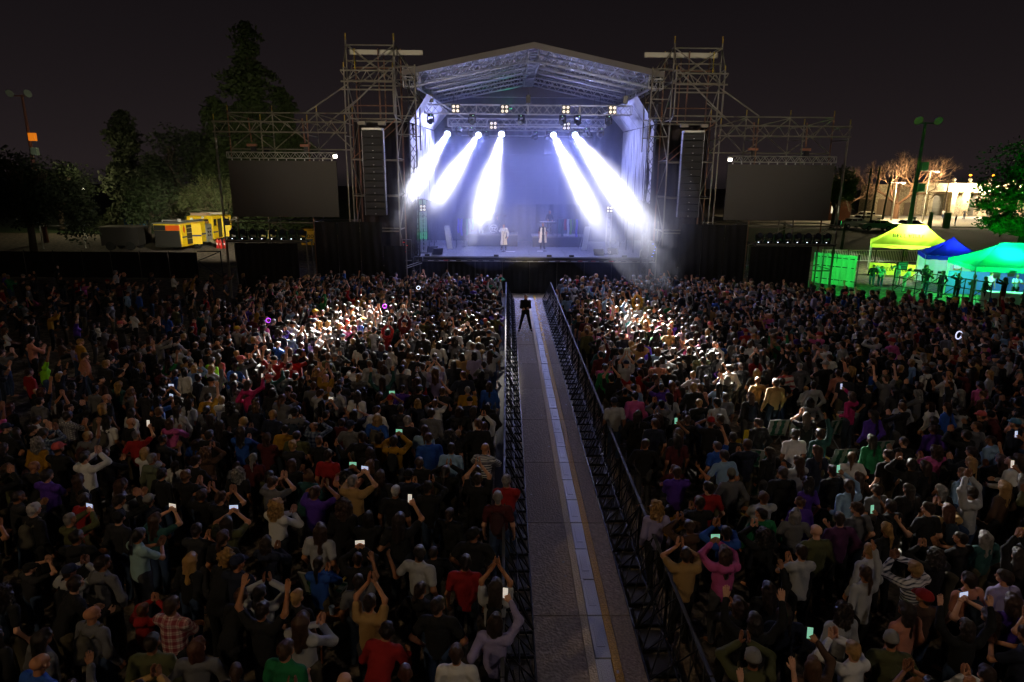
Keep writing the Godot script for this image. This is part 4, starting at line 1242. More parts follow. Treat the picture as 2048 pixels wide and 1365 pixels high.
	for i in 2:
		var t := thing("portable_toilet", "bright blue portable toilet cabin with white roof in the yard", "cabin", Vector3(-42.4 + i * 1.25, 0, -74.5), 0.35, "blue cabins")
		box(t, "wall", Vector3(0, 1.05, 0), Vector3(1.1, 2.1, 1.1), mat("cabin_blue", "1f74c4", 0.5))
		box(t, "door", Vector3(0.05, 1.0, 0.565), Vector3(0.75, 1.85, 0.03), mat("cabin_blue_door", "1a66b0", 0.5))
		box(t, "roof", Vector3(0, 2.16, 0), Vector3(1.16, 0.14, 1.16), mat("cabin_roof", "8f9aa0", 0.6), Vector3.ZERO, 0.04)
		tube(t, "vent_pipe", Vector3(0.4, 2.2, -0.4), Vector3(0.4, 2.6, -0.4), 0.05, mats["cabin_roof"])
	var ctn := thing("dark_trailer", "long dark box trailer parked against the fire engine", "trailer", Vector3(-36.8, 0, -63.4), 0.08)
	box(ctn, "body", Vector3(0, 1.3, 0), Vector3(3.4, 1.7, 2.2), mat("trailer_dark", "1b1917", 0.7))
	box(ctn, "roof", Vector3(0, 2.19, 0), Vector3(3.5, 0.07, 2.3), mat("trailer_roof", "4a4642", 0.7))
	for x in [-0.9, 0.9]:
		for z in [-1.0, 1.0]:
			mi(ctn, "wheel", disc, mat("tyre_black", "101010", 0.9), Transform3D(Basis.from_euler(Vector3(PI / 2, 0, 0)).scaled_local(Vector3(0.42, 0.25, 0.42)), Vector3(x, 0.42, z)))
	var skip := thing("yellow_container", "yellow waste container seen under the dark video screen", "container", Vector3(-20.4, 0, -69))
	box(skip, "body", Vector3(0, 0.75, 0), Vector3(2.0, 1.5, 1.6), mat("skip_yellow", "b98a10", 0.5), Vector3.ZERO, 0.06)
	box(skip, "lid", Vector3(0, 1.58, 0), Vector3(2.08, 0.12, 1.7), mat("skip_yellow_lid", "a57a0c", 0.5), Vector3.ZERO, 0.04)
	for x in [-0.4, 0.4]:
		mi(skip, "wheel", disc, mats["tyre_black"], Transform3D(Basis.from_euler(Vector3(0, 0, PI / 2)).scaled_local(Vector3(0.16, 0.1, 0.16)), Vector3(x, 0.16, 0.75)))
	text(skip, "marking", "OO", 0.5, mat("skip_print", "2a2410", 0.7), Transform3D(Basis.IDENTITY, Vector3(0, 0.9, 0.81)))
	for a in [[-29.0, -72.0, "wooden crate stack"], [-15.5, -66.0, "pale wooden crate"]]:
		var cr := thing("wooden_crate", a[2] + " lying in the yard behind the screen", "crate", Vector3(a[0] + 3.0, 0, a[1]), 0.3)
		for y in 4:
			for z in [-0.55, 0.55]:
				box(cr, "slat", Vector3(0, 0.15 + y * 0.3, z), Vector3(1.6, 0.2, 0.04), mat("crate_wood", "8d8050", 0.8))
		for x in [-0.75, 0.75]:
			for z in [-0.5, 0.5]:
				box(cr, "corner_post", Vector3(x, 0.6, z), Vector3(0.08, 1.2, 0.06), mats["crate_wood"])
	for i in 3:
		var ex := thing("fire_extinguisher", "red fire extinguisher standing on the ground by the fire engine", "extinguisher", Vector3(-28.5 + i * 0.36, 0, -64.6 + 0.15 * (i % 2)), 0.0, "fire extinguishers")
		var g := Geo.new()
		g.lathe([[0.0, 0.0], [0.13, 0.01], [0.14, 0.06], [0.14, 0.72], [0.1, 0.86], [0.04, 0.9], [0.04, 0.96], [0.0, 0.97]], 14)
		mi(ex, "cylinder", g.mesh(), mat("extinguisher_red", "a8160f", 0.35))
		box(ex, "handle", Vector3(0.03, 1.0, 0), Vector3(0.16, 0.06, 0.04), mat("extinguisher_black", "141414", 0.5))
		tube(ex, "hose", Vector3(0.1, 0.95, 0.03), Vector3(0.15, 0.4, 0.05), 0.018, mats["extinguisher_black"])
		box(ex, "sticker", Vector3(0, 0.45, 0.138), Vector3(0.14, 0.2, 0.012), mat("paper_white", "d8d8dc", 0.7))

func fire_engine():
	var t := thing("fire_engine", "yellow fire engine with blue stripe and open doors", "fire engine", Vector3(-31.6, 0, -61.5), -0.06)
	t.scale = Vector3.ONE * 1.12
	var ye := mat("engine_yellow", "c8a906", 0.35)
	ye.clearcoat_enabled = true
	ye.clearcoat = 0.4
	var blue := mat("engine_stripe", "15205e", 0.4)
	var dk := mat("engine_dark", "15140f", 0.7)
	var chrome := mat("engine_chrome", "a9aaac", 0.3, 0.7)
	var glass := mat("engine_glass", "141a20", 0.1)
	# local x: +1.25 is the side towards the stage; the cab lies at -z
	box(t, "rear_body", Vector3(-0.1, 1.35, -0.95), Vector3(2.3, 1.9, 1.9), ye, Vector3.ZERO, 0.04)
	box(t, "locker", Vector3(1.07, 1.35, -0.45), Vector3(0.08, 1.85, 0.75), ye)
	box(t, "locker_opening", Vector3(1.06, 1.35, -1.3), Vector3(0.04, 1.6, 0.85), dk)
	for y in [1.0, 1.5, 1.9]:
		box(t, "locker_shelf", Vector3(1.09, y, -1.3), Vector3(0.05, 0.03, 0.8), chrome)
	var dr := box(t, "locker_door", Vector3(1.42, 1.35, -1.85), Vector3(0.75, 1.75, 0.05), ye, Vector3(0, 0.35, 0))
	box(dr, "stripe", Vector3(0, -0.15, 0.03), Vector3(0.74, 0.13, 0.012), blue)
	box(t, "body_side", Vector3(-0.1, 1.4, -3.0), Vector3(2.35, 1.8, 2.1), ye, Vector3.ZERO, 0.04)
	box(t, "stripe", Vector3(1.085, 1.2, -3.0), Vector3(0.012, 0.13, 2.08), blue)
	box(t, "stripe", Vector3(1.115, 1.2, -0.45), Vector3(0.012, 0.13, 0.74), blue)
	for z in [-0.45, -2.2]:
		var g := Geo.new()
		g.lathe([[0.0, -0.3], [0.09, -0.22], [0.15, -0.05], [0.12, 0.1], [0.05, 0.25], [0.0, 0.36]], 10)
		mi(t, "flame_emblem", g.mesh(), mat("flame_red", "a8330f", 0.5), Transform3D(Basis.IDENTITY.scaled(Vector3(0.12, 1.1, 1.0)), Vector3(1.112 if z > -1 else 1.082, 1.85, z)))
	box(t, "pump_panel", Vector3(0, 1.2, -4.6), Vector3(2.2, 1.6, 1.0), chrome, Vector3.ZERO, 0.03)
	for k in 6:
		mi(t, "pump_dial", disc, dk, Transform3D(Basis.from_euler(Vector3(0, 0, PI / 2)).scaled_local(Vector3(0.09, 0.04, 0.09)), Vector3(1.12, 1.0 + 0.3 * (k % 3), -4.4 - 0.35 * (k / 3))))
	for k in 3:
		tube(t, "hose_roll", Vector3(1.0, 2.15, -4.3 - k * 0.25), Vector3(0.2, 2.15, -4.3 - k * 0.25), 0.11, mat("hose_brown", "6a4a2a", 0.8))
	box(t, "crew_cab", Vector3(-0.05, 1.6, -6.1), Vector3(2.4, 2.1, 1.8), ye, Vector3.ZERO, 0.06)
	box(t, "door_opening", Vector3(1.152, 1.5, -6.55), Vector3(0.02, 1.7, 0.8), dk)
	box(t, "cab_window", Vector3(1.155, 2.05, -5.7), Vector3(0.02, 0.6, 0.45), glass)
	box(t, "stripe", Vector3(1.158, 1.2, -5.65), Vector3(0.012, 0.13, 0.85), blue)
	var cd := box(t, "cab_door", Vector3(1.5, 1.55, -7.02), Vector3(0.8, 1.8, 0.06), ye, Vector3(0, 0.3, 0))
	box(cd, "window", Vector3(0.05, 0.45, 0.035), Vector3(0.5, 0.6, 0.012), glass)
	box(t, "front_cab", Vector3(-0.05, 1.55, -8.0), Vector3(2.4, 2.05, 1.9), ye, Vector3.ZERO, 0.1)
	box(t, "cab_window", Vector3(1.155, 2.0, -7.6), Vector3(0.02, 0.65, 0.5), glass)
	box(t, "cab_window", Vector3(1.155, 2.0, -8.35), Vector3(0.02, 0.65, 0.5), glass)
	box(t, "cab_window_rear", Vector3(0, 2.1, -5.19), Vector3(1.6, 0.5, 0.02), glass)
	box(t, "stripe", Vector3(1.158, 1.2, -8.0), Vector3(0.012, 0.13, 1.85), blue)
	box(t, "bumper", Vector3(0, 0.6, -9.1), Vector3(2.5, 0.35, 0.4), chrome)
	tube(t, "mirror_arm", Vector3(1.15, 2.1, -8.8), Vector3(1.6, 2.2, -8.9), 0.03, chrome)
	box(t, "mirror", Vector3(1.65, 2.1, -8.9), Vector3(0.14, 0.45, 0.25), chrome)
	box(t, "roof_deck", Vector3(-0.1, 2.34, -1.9), Vector3(2.2, 0.06, 4.2), mat("deck_grey", "77736b", 0.7))
	tube(t, "roof_rail", Vector3(1.0, 2.5, 0.0), Vector3(1.0, 2.5, -4.0), 0.03, chrome)
	for z in [-0.1, -2.0, -3.9]:
		box(t, "roof_lamp", Vector3(1.0, 2.62, z), Vector3(0.18, 0.2, 0.18), mat("lamp_pale", "b8bdb8", 0.4))
	box(t, "light_bar", Vector3(0, 2.78, -7.4), Vector3(2.0, 0.22, 0.4), mat("bar_pale", "b4a690", 0.4))
	box(t, "roof_box", Vector3(-0.3, 2.75, -6.0), Vector3(1.6, 0.3, 0.6), mat("roof_box_tan", "8d7660", 0.7))
	box(t, "rear_panel", Vector3(0.4, 1.98, 0.02), Vector3(1.2, 0.42, 0.05), mat("rear_orange", "b4480c", 0.5))
	box(t, "rear_lower", Vector3(-0.1, 1.08, 0.02), Vector3(2.2, 1.36, 0.05), dk)
	box(t, "rear_side", Vector3(-0.7, 1.98, 0.02), Vector3(0.98, 0.42, 0.05), dk)
	for z in [-2.6, -7.5]:
		for s in [-1.0, 1.0]:
			var wl := mi(t, "wheel", disc, mats["tyre_black"] if mats.has("tyre_black") else mat("tyre_black", "101010", 0.9), Transform3D(Basis.from_euler(Vector3(0, 0, PI / 2)).scaled_local(Vector3(0.52, 0.34, 0.52)), Vector3(s * 0.98, 0.52, z)))
			mi(wl, "rim", disc, chrome, Transform3D(Basis.IDENTITY.scaled(Vector3(0.5, 1.06, 0.5)), Vector3.ZERO))
	box(t, "chassis", Vector3(0, 0.45, -4.4), Vector3(1.6, 0.25, 8.6), dk)
	plate(t, "step", [Vector3(1.1, 0.62, -4.1), Vector3(1.75, 0.3, -4.1), Vector3(1.75, 0.3, -4.7), Vector3(1.1, 0.62, -4.7)], Vector3(0, -0.05, 0), chrome)

# ---------------------------------------------------------------- tents, street and building
func tent(called: String, label: String, at: Vector3, turn: float, sx: float, sz: float, eave: float, peak: float, ridge: float, m: Material) -> Node3D:
	var t := thing(called, label, "tent", at, turn)
	var f := func(u: float, w: float) -> Vector3:
		var a := u * 2.0 - 1.0
		var b := w * 2.0 - 1.0
		var aa := maxf(0.0, absf(a) - ridge) / (1.0 - ridge)
		var q := maxf(aa, absf(b))
		var sag := -0.10 * sin(q * PI) * (0.6 + 0.4 * cos(6.0 * atan2(b, a)))
		return Vector3(a * sx / 2, lerpf(peak, eave, pow(q, 0.8)) + sag + 0.012 * sin(a * 23.0 + b * 9.0), b * sz / 2)
	var g := Geo.new()
	g.grid(28, 28, f)
	for i in g.n.size():
		if g.n[i].y < 0:
			g.n[i] = -g.n[i]
	for k in range(0, g.idx.size(), 3):
		var fn := (g.v[g.idx[k + 2]] - g.v[g.idx[k]]).cross(g.v[g.idx[k + 1]] - g.v[g.idx[k]])
		if fn.y < 0:
			var s := g.idx[k + 1]
			g.idx[k + 1] = g.idx[k + 2]
			g.idx[k + 2] = s
	mi(t, "canopy", g.mesh(), m)
	for cx in [0.0, 1.0]:
		for cz in [0.0, 1.0]:
			var sg := Geo.new()
			var last := Vector3.ZERO
			for q in 13:
				var e := q / 12.0
				var p: Vector3 = f.call(lerpf(cx, 0.5 + (cx - 0.5) * ridge, e), lerpf(cz, 0.5, e)) + Vector3(0, 0.012, 0)
				if q > 0:
					sg.tube(last, p, 0.016, 0.016, 5)
				last = p
			mi(t, "seam", sg.mesh(), m)
	for side in 4:
		var vg := Geo.new()
		var ln := sx if side % 2 == 0 else sz
		var of := sz / 2 if side % 2 == 0 else sx / 2
		vg.grid(16, 2, func(u, w): return Vector3((u - 0.5) * ln, eave - 0.28 * w - 0.02 * sin(u * 30.0) * w, of + 0.01))
		mi(t, "valance", vg.mesh(), m, Transform3D(Basis.from_euler(Vector3(0, side * PI / 2, 0)), Vector3.ZERO))
	for x in [-1, 1]:
		for z in [-1, 1]:
			box(t, "leg", Vector3(x * (sx / 2 - 0.05), eave / 2, z * (sz / 2 - 0.05)), Vector3(0.06, eave, 0.06), mat("tent_leg", "b8bab6", 0.4, 0.5))
	for side in 4:
		var ln := sx if side % 2 == 0 else sz
		var of := sz / 2 - 0.05 if side % 2 == 0 else sx / 2 - 0.05
		var b := Basis.from_euler(Vector3(0, side * PI / 2, 0))
		for k in 4:
			var x0 := -ln / 2 + k * ln / 4
			tube(t, "scissor_bar", b * Vector3(x0, eave - 0.05 if k % 2 else eave - 0.3, of - 0.03), b * Vector3(x0 + ln / 4, eave - 0.3 if k % 2 else eave - 0.05, of - 0.03), 0.014, mats["tent_leg"])
	return t

func tent_cloth(key: String, hex: String, back: Color) -> StandardMaterial3D:
	var s := cloth(key, hex, 0.75)
	s.backlight_enabled = true
	s.backlight = back
	return s

func wall_sheet(t: Node3D, called: String, a: Vector3, b: Vector3, top: float, m: Material):
	var g := Geo.new()
	g.grid(24, 8, func(u, w):
		var p := a.lerp(b, u)
		var nn := (b - a).cross(Vector3.UP).normalized()
		return Vector3(p.x, lerpf(0.03, top, w), p.z) + nn * (0.03 * sin(u * 19.0 + w * 2.0) + 0.02 * sin(u * 43.0)))
	mi(t, called, g.mesh(), m)

func tent_lamp(label: String, at: Vector3, energy: float, col: Color):
	var t := thing("tent_lamp", label, "lamp", at)
	mi(t, "bulb", sphere(0.11), glow("bulb_" + col.to_html(false), col.to_html(false), 8.0))
	tube(t, "cord", Vector3(0, 0.1, 0), Vector3(0, 0.5, 0), 0.01, mats["fixture_black"])
	omni(t, "light", at, energy, col, 0.1)

func surroundings_right():
	var dkp: Material = mats["dark_pole"]
	# light green tent
	var gc := tent_cloth("tent_green", "8fd024", Color(0.75, 0.9, 0.3))
	var t := tent("gazebo_tent", "lime green gazebo tent with lettered side panels, glowing from inside", Vector3(31.4, 0, -50.6), deg_to_rad(-28), 5.4, 4.4, 2.35, 3.75, 0.34, gc)
	var wc := tent_cloth("tent_green_wall", "b9dc5a", Color(0.8, 0.9, 0.5))
	wall_sheet(t, "side_wall", Vector3(2.66, 0, -2.15), Vector3(2.66, 0, 2.15), 2.1, wc)
	wall_sheet(t, "side_wall", Vector3(0.5, 0, 2.16), Vector3(2.6, 0, 2.16), 2.1, wc)
	wall_sheet(t, "half_wall", Vector3(-2.66, 0, 2.14), Vector3(0.45, 0, 2.14), 0.9, gc)
	var ink := mat("tent_print", "2f5a2a", 0.8)
	text(t, "lettering", "BELL VILLE", 0.36, ink, Transform3D(Basis.IDENTITY, Vector3(-0.8, 0.48, 2.2)))
	mi(t, "crest", disc, mat("crest_white", "dfe6dc", 0.7), Transform3D(Basis.from_euler(Vector3(PI / 2, 0, 0)).scaled_local(Vector3(0.2, 0.012, 0.24)), Vector3(-2.05, 0.48, 2.19)))
	text(t, "lettering", "BELL VILLE", 0.42, ink, Transform3D(Basis.from_euler(Vector3(-0.62, 0, 0)), Vector3(-0.3, 2.98, 1.5)))
	text(t, "lettering", "BELL VILLE", 0.36, ink, Transform3D(Basis.from_euler(Vector3(0, PI / 2, 0)), Vector3(2.73, 1.4, 0.0)))
	tent_lamp("bright white lamp hanging inside the lime green gazebo", Vector3(31.7, 3.0, -50.6), 42.0, Color(1.0, 1.0, 0.86))
	# blue and teal tents
	var bc := tent_cloth("tent_blue", "0c1f8e", Color(0.1, 0.15, 0.75))
	var t2 := tent("gazebo_tent", "small dark blue gazebo tent between the lime and teal tents", Vector3(30.3, 0, -44.2), deg_to_rad(-24), 3.4, 3.4, 2.25, 3.4, 0.0, bc)
	wall_sheet(t2, "side_wall", Vector3(-1.6, 0, -1.62), Vector3(1.6, 0, -1.62), 2.0, tent_cloth("tent_white_wall", "b9c6cc", Color(0.6, 0.7, 0.8)))
	tent_lamp("pale bluish lamp hanging inside the small blue gazebo", Vector3(30.5, 2.5, -44.0), 5.0, Color(0.75, 0.9, 1.0))
	var tc := tent_cloth("tent_teal", "0a8f74", Color(0.1, 0.8, 0.6))
	var t3 := tent("gazebo_tent", "large sagging teal gazebo tent by the pipe railing", Vector3(30.2, 0, -38.6), deg_to_rad(-16), 5.2, 4.4, 2.3, 3.55, 0.3, tc)
	wall_sheet(t3, "side_wall", Vector3(-2.5, 0, -2.1), Vector3(2.5, 0, -2.1), 1.5, tent_cloth("tent_violet_wall", "4a5ac8", Color(0.4, 0.5, 0.9)))
	tent_lamp("cool white lamp hanging inside the large teal gazebo", Vector3(29.6, 2.55, -38.2), 12.0, Color(0.55, 1.0, 0.8))
	for a in [[-1.4, 1.6], [-0.7, 1.75], [0.9, 1.55]]:
		box(t3, "price_card", Vector3(a[0], a[1] + 0.25, 2.0), Vector3(0.36, 0.42, 0.02), mat("card_white", "d9e4e0", 0.7))
	var tb := thing("sales_table", "white-covered sales table inside the large teal gazebo", "table", Vector3(29.0, 0, -37.2), deg_to_rad(-16))
	box(tb, "top", Vector3(0, 0.8, 0), Vector3(2.6, 0.05, 0.75), mat("table_white", "c6d0cc", 0.6))
	wall_sheet(tb, "table_cloth", Vector3(-1.3, 0, 0.39), Vector3(1.3, 0, 0.39), 0.78, mats["table_white"])
	for x in [-1.2, 1.2]:
		for z in [-0.3, 0.3]:
			tube(tb, "leg", Vector3(x, 0, z), Vector3(x, 0.78, z), 0.02, mats["tent_leg"])
	# green lamp between tents and railing
	var gl := thing("green_floodlight", "green floodlight on a short stand under the teal gazebo", "floodlight", Vector3(28.4, 0, -40.2))
	tube(gl, "stand", Vector3.ZERO, Vector3(0, 2.0, 0), 0.025, dkp)
	mi(gl, "lamp_globe", sphere(0.13), glow("green_globe", "38ff70", 7.0), Transform3D(Basis.IDENTITY, Vector3(0, 2.05, 0)))
	omni(gl, "flood", Vector3(28.4, 2.05, -40.2), 24.0, Color(0.15, 1.0, 0.32), 0.12)
	var gl2 := thing("green_floodlight", "green floodlight clamped to the screen scaffold facing the tents", "floodlight", Vector3(20.0, 4.6, -39.6))
	box(gl2, "housing", Vector3.ZERO, Vector3(0.16, 0.3, 0.4), mats["fixture_black"])
	box(gl2, "lamp_face", Vector3(0.09, 0, 0), Vector3(0.012, 0.24, 0.34), glow("green_face2", "40ff80", 5.0))
	spot(gl2, "flood", Vector3(20.13, 4.6, -39.6), Vector3(25.0, 0.6, -43.5), 90.0, 62.0, Color(0.16, 1.0, 0.36), 0.15, 0.9)
	# green cloth fence corner
	var gf := thing("cloth_fence", "pale cloth fence corner lit bright green, with dark pipe frame", "fence", Vector3(22.2, 0, -44.6))
	var fc := cloth("fence_pale", "9fb4a0", 0.8)
	var pts := [Vector3(-0.6, 0, -0.9), Vector3(0.35, 0, 0.2), Vector3(1.25, 0, 1.35)]
	for i in 2:
		wall_sheet(gf, "panel", pts[i], pts[i + 1], 2.15, fc)
	for i in 3:
		tube(gf, "post", pts[i] + Vector3(0.08, 0, 0.06), pts[i] + Vector3(0.08, 2.25, 0.06), 0.035, dkp)
	for y in [0.4, 1.3, 1.9]:
		tube(gf, "rail", pts[0] + Vector3(0.1, y, 0.08), pts[2] + Vector3(0.1, y, 0.08), 0.03, dkp)
	# white railings
	for i in 4:
		var r := thing("white_railing", "white barred railing section standing at the edge of the lawn", "railing", Vector3(27.6 + i * 2.35, 0, -56.8 + 0.1 * i), 0.0, "white railings by the lawn")
		var wm := mat("railing_white", "c2c2ba", 0.5)
		for y in [0.18, 1.1]:
			tube(r, "rail", Vector3(0, y, 0), Vector3(2.25, y, 0), 0.028, wm)
		for k in 16:
			tube(r, "bar", Vector3(0.04 + k * 0.145, 0.18, 0), Vector3(0.04 + k * 0.145, 1.1, 0), 0.016, wm)
		for x in [0.3, 1.95]:
			tube(r, "foot", Vector3(x, 0.03, -0.3), Vector3(x, 0.03, 0.3), 0.02, wm)
			tube(r, "foot_stem", Vector3(x, 0.03, 0), Vector3(x, 0.2, 0), 0.02, wm)
	# dark pipe railing with diagonal bars
	var pr := thing("pipe_railing", "dark pipe railing with slanting bars between crowd and tents", "railing", Vector3(26.2, 0, -43.0))
	var p0 := Vector3(-0.6, 0, 0.6)
	var p1 := Vector3(1.6, 0, 6.4)
	for k in 5:
		var p := p0.lerp(p1, k / 4.0)
		tube(pr, "post", p, p + Vector3(0, 1.5, 0), 0.03, dkp)
	for y in [0.35, 0.9, 1.45]:
		tube(pr, "rail", p0 + Vector3(0, y, 0), p1 + Vector3(0, y, 0), 0.028, dkp)
	for k in 4:
		tube(pr, "slanting_bar", p0.lerp(p1, k / 4.0) + Vector3(0.04, 0.05, 0), p0.lerp(p1, (k + 1) / 4.0) + Vector3(0.04, 1.4, 0), 0.025, dkp)
	var db := thing("notice_board", "small dark board on a post in front of the lime gazebo", "board", Vector3(27.3, 0, -44.6))
	tube(db, "post", Vector3.ZERO, Vector3(0, 1.5, 0), 0.03, dkp)
	box(db, "board", Vector3(0, 1.35, 0.04), Vector3(0.8, 0.55, 0.05), mat("board_dark", "10362c", 0.7))
	for y in [1.2, 1.4, 1.52]:
		box(db, "strip", Vector3(0, y, 0.07), Vector3(0.6, 0.04, 0.008), mat("board_strip", "2c6a58", 0.7))
	for i in 5:
		var c := thing("folding_chair", "black folding chair leaning open against the lime tent wall", "chair", Vector3(29.6 + i * 0.55, 0, -46.4 + 0.5 * i), 2.6, "folding chairs by the tents")
		for x in [-0.22, 0.22]:
			tube(c, "front_leg", Vector3(x, 0, 0.22), Vector3(x, 0.9, -0.2), 0.014, mats["fixture_black"])
			tube(c, "rear_leg", Vector3(x, 0, -0.25), Vector3(x, 0.5, 0.18), 0.014, mats["fixture_black"])
		tube(c, "top_rail", Vector3(-0.22, 0.9, -0.2), Vector3(0.22, 0.9, -0.2), 0.014, mats["fixture_black"])
		box(c, "seat", Vector3(0, 0.46, 0.02), Vector3(0.42, 0.03, 0.4), mats["fixture_black"])
		box(c, "backrest", Vector3(0, 0.8, -0.16), Vector3(0.42, 0.16, 0.02), mats["fixture_black"], Vector3(-0.4, 0, 0))
	# masts, poles, lamps
	flood_mast("tall floodlight mast behind the lime gazebo, coloured as if lit green", Vector3(38.1, 0, -62), 12.2, "2c5a44", [[8.3, mat("mast_box_lit_green", "8fcab4", 0.5)], [6.4, mat("mast_box_lit_green", "8fcab4", 0.5)]])  # green light on mast and boxes is put into their colours
	var wood := grained("pole_wood", "3a3026", "5a4c3c", 0.1, 0.6, 0.9, 1.0)
	for a in [[52.6, -97, 8.6, 0.02], [54.0, -97.5, 8.9, 0.03], [55.4, -97, 7.7, 0.05], [84.5, -127.5, 8.4, 0.02], [34.5, -67, 2.7, 0.03], [27.9, -66, 2.9, 0.02]]:
		var p := thing("wooden_pole", "tall bare wooden pole by the parked cars" if a[0] > 50 and a[0] < 60 else ("wooden pole carrying wires before the long building" if a[0] > 60 else "short pale wooden post in the grass"), "pole", Vector3(a[0], 0, a[1]), 0.0, "wooden poles" if a[0] > 50 and a[0] < 60 else ("grass posts" if a[0] < 40 else ""))
		var g := Geo.new()
		g.tube(Vector3.ZERO, Vector3(a[2] * a[3], a[2], 0), 0.15, 0.11, 9, true)
		mi(p, "shaft", g.mesh(), wood)
		if a[2] > 5:
			tube(p, "crossarm", Vector3(-0.6, a[2] - 0.6, 0), Vector3(0.9, a[2] - 0.6, 0), 0.06, wood)
	var lamp_spec := [[67.3, -115, 6.5, 700.0, "bright street lamp on a white pole in front of the bare tree"], [71.0, -112, 8.4, 180.0, "small high white street lamp among the bare branches"]]
	for a in lamp_spec:
		var p := thing("street_lamp", a[4], "street lamp", Vector3(a[0], 0, a[1]))
		var g := Geo.new()
		g.tube(Vector3.ZERO, Vector3(0, a[2] - 0.2, 0), 0.14, 0.1, 10)
		mi(p, "pole", g.mesh(), mat("lamp_pole_white", "b8b4aa", 0.6))
		tube(p, "arm", Vector3(-1.4, a[2] + 0.05, 0), Vector3(1.2, a[2], 0), 0.05, mats["lamp_pole_white"])
		box(p, "lamp_head", Vector3(1.2, a[2] + 0.06, 0), Vector3(0.7, 0.12, 0.3), mat("lamp_pole_white", "b8b4aa", 0.6))
		mi(p, "lamp_globe", sphere(0.2), glow("street_white", "fff4dc", 12.0), Transform3D(Basis.IDENTITY.scaled(Vector3(1.5, 0.5, 0.8)), Vector3(1.2, a[2] - 0.1, 0)))
		omni(p, "lamp", Vector3(a[0] + 1.2, a[2] - 0.12, a[1]), a[3], Color(1, 0.9, 0.7), 0.25)
	for a in [[95.0, -160.0], [101.0, -162.0], [112.0, -163.0]]:
		var p := thing("street_lamp", "distant orange street lamp above the dark roofs", "street lamp", Vector3(a[0] * 1.17, 0, a[1]), 0.0, "orange street lamps")
		tube(p, "pole", Vector3.ZERO, Vector3(0, 8.0, 0), 0.1, wood)
		mi(p, "lamp_globe", sphere(0.24), glow("street_orange", "ff9a28", 7.0), Transform3D(Basis.IDENTITY.scaled(Vector3(1.5, 0.8, 1.0)), Vector3(0, 8.1, 0)))
		omni(p, "lamp", Vector3(a[0] * 1.17, 8.1, a[1]), 40.0, Color(1, 0.55, 0.15), 0.2)
	# ---- long building
	var b := thing("long_building", "long cream building with tall columned doorways and parapet urns", "building", Vector3(74.0, 0, -131))
	var cream := grained("plaster_cream", "a89878", "c4b694", 0.02, 0.12, 0.9, 0.5)
	var worn := grained("plaster_worn", "7d6f58", "a3947a", 0.03, 0.15, 0.9, 0.8)
	var dkd := mat("door_grey", "5d5a4e", 0.7)
	# openings: the wall is built round them
	box(b, "wall", Vector3(3.2, 3.0, -3), Vector3(8.4, 6.0, 6), worn)
	box(b, "garage_door", Vector3(1.2, 1.6, 0.03), Vector3(3.4, 3.2, 0.08), mat("door_brown", "5a4a3a", 0.7))
	for k in 5:
		box(b, "door_board", Vector3(-0.25 + k * 0.68, 1.6, 0.09), Vector3(0.62, 3.0, 0.03), mat("door_brown_board", "66543f", 0.7))
	box(b, "doorway", Vector3(5.4, 1.3, 0.03), Vector3(1.1, 2.6, 0.08), mat("door_brown", "5a4a3a", 0.7))
	box(b, "wall", Vector3(24.5, 5.55, -3), Vector3(34.0, 1.7, 6), cream)
	box(b, "wall", Vector3(24.5, 2.35, -4.2), Vector3(34.0, 4.7, 3.6), worn)
	var xs := [7.8, 10.0, 14.6, 17.2, 21.0, 24.4, 28.5, 33.0, 37.5, 41.2]
	for x in xs:
		box(b, "column", Vector3(x, 2.35, -0.45), Vector3(0.95, 4.7, 0.9), cream)
		box(b, "column_base", Vector3(x, 0.2, -0.45), Vector3(1.15, 0.4, 1.06), cream)
		box(b, "capital", Vector3(x, 4.55, -0.43), Vector3(1.15, 0.3, 1.1), cream)
	for i in [1, 2, 3, 4, 5, 6, 7]:
		var a: float = xs[i] + 0.48
		var c: float = xs[i + 1] - 0.48
		var d := box(b, "door", Vector3((a + c) / 2, 2.1, -2.33), Vector3(c - a - 0.1, 4.2, 0.12), dkd)
		for k in 4:
			box(d, "door_rail", Vector3(0, -1.6 + k * 1.05, 0.07), Vector3(c - a - 0.2, 0.1, 0.04), mat("door_grey_rail", "6a665a", 0.7))
	box(b, "cornice", Vector3(24.5, 6.32, 0.08), Vector3(34.3, 0.25, 0.5), cream)
	box(b, "cornice", Vector3(3.2, 5.95, 0.08), Vector3(8.5, 0.18, 0.4), worn)
	for x in [10.5, 14.0, 17.2, 21.0, 25.5]:
		var g := Geo.new()
		g.lathe([[0.42, 6.4], [0.42, 6.6], [0.2, 6.7], [0.38, 7.0], [0.3, 7.25], [0.08, 7.4], [0.0, 7.45]], 12, Vector3(x, 0, -0.1))
		mi(b, "urn", g.mesh(), cream)
	for i in 4:
		var x := 88.5 + i * 4.4
		var p := thing("wall_lamp", "bright white wall lamp over the columned doorways", "wall lamp", Vector3(x, 5.15, -129.9), 0.0, "wall lamps of the long building")
		tube(p, "bracket", Vector3(0, 0, -0.9), Vector3(0, 0, 0), 0.04, mats["fixture_black"])
		mi(p, "lamp_globe", sphere(0.22), glow("wall_lamp_white", "fff8ec", 14.0))
		omni(p, "lamp", Vector3(x, 5.15, -129.9), 110.0, Color(1, 0.93, 0.8), 0.2)
	# trees
	bare_tree("bare_tree", "large bare brown tree behind the white street lamp", Vector3(71.5, 0, -121), 18.0, 41, "543a26", 0)
	bare_tree("bare_tree", "second bare brown tree beside the wooden poles", Vector3(63.5, 0, -124), 13.5, 42, "4a3424", 0)
	broad_tree("broadleaf_tree", "yellow-green tree rising behind the screen scaffold", Vector3(47.6, 0, -96), 9.4, [[Vector3(0, 6.4, 0), Vector3(2.8, 3.0, 2.8), 1.0]], 5200, 0.34, "4a5a1c", 51)
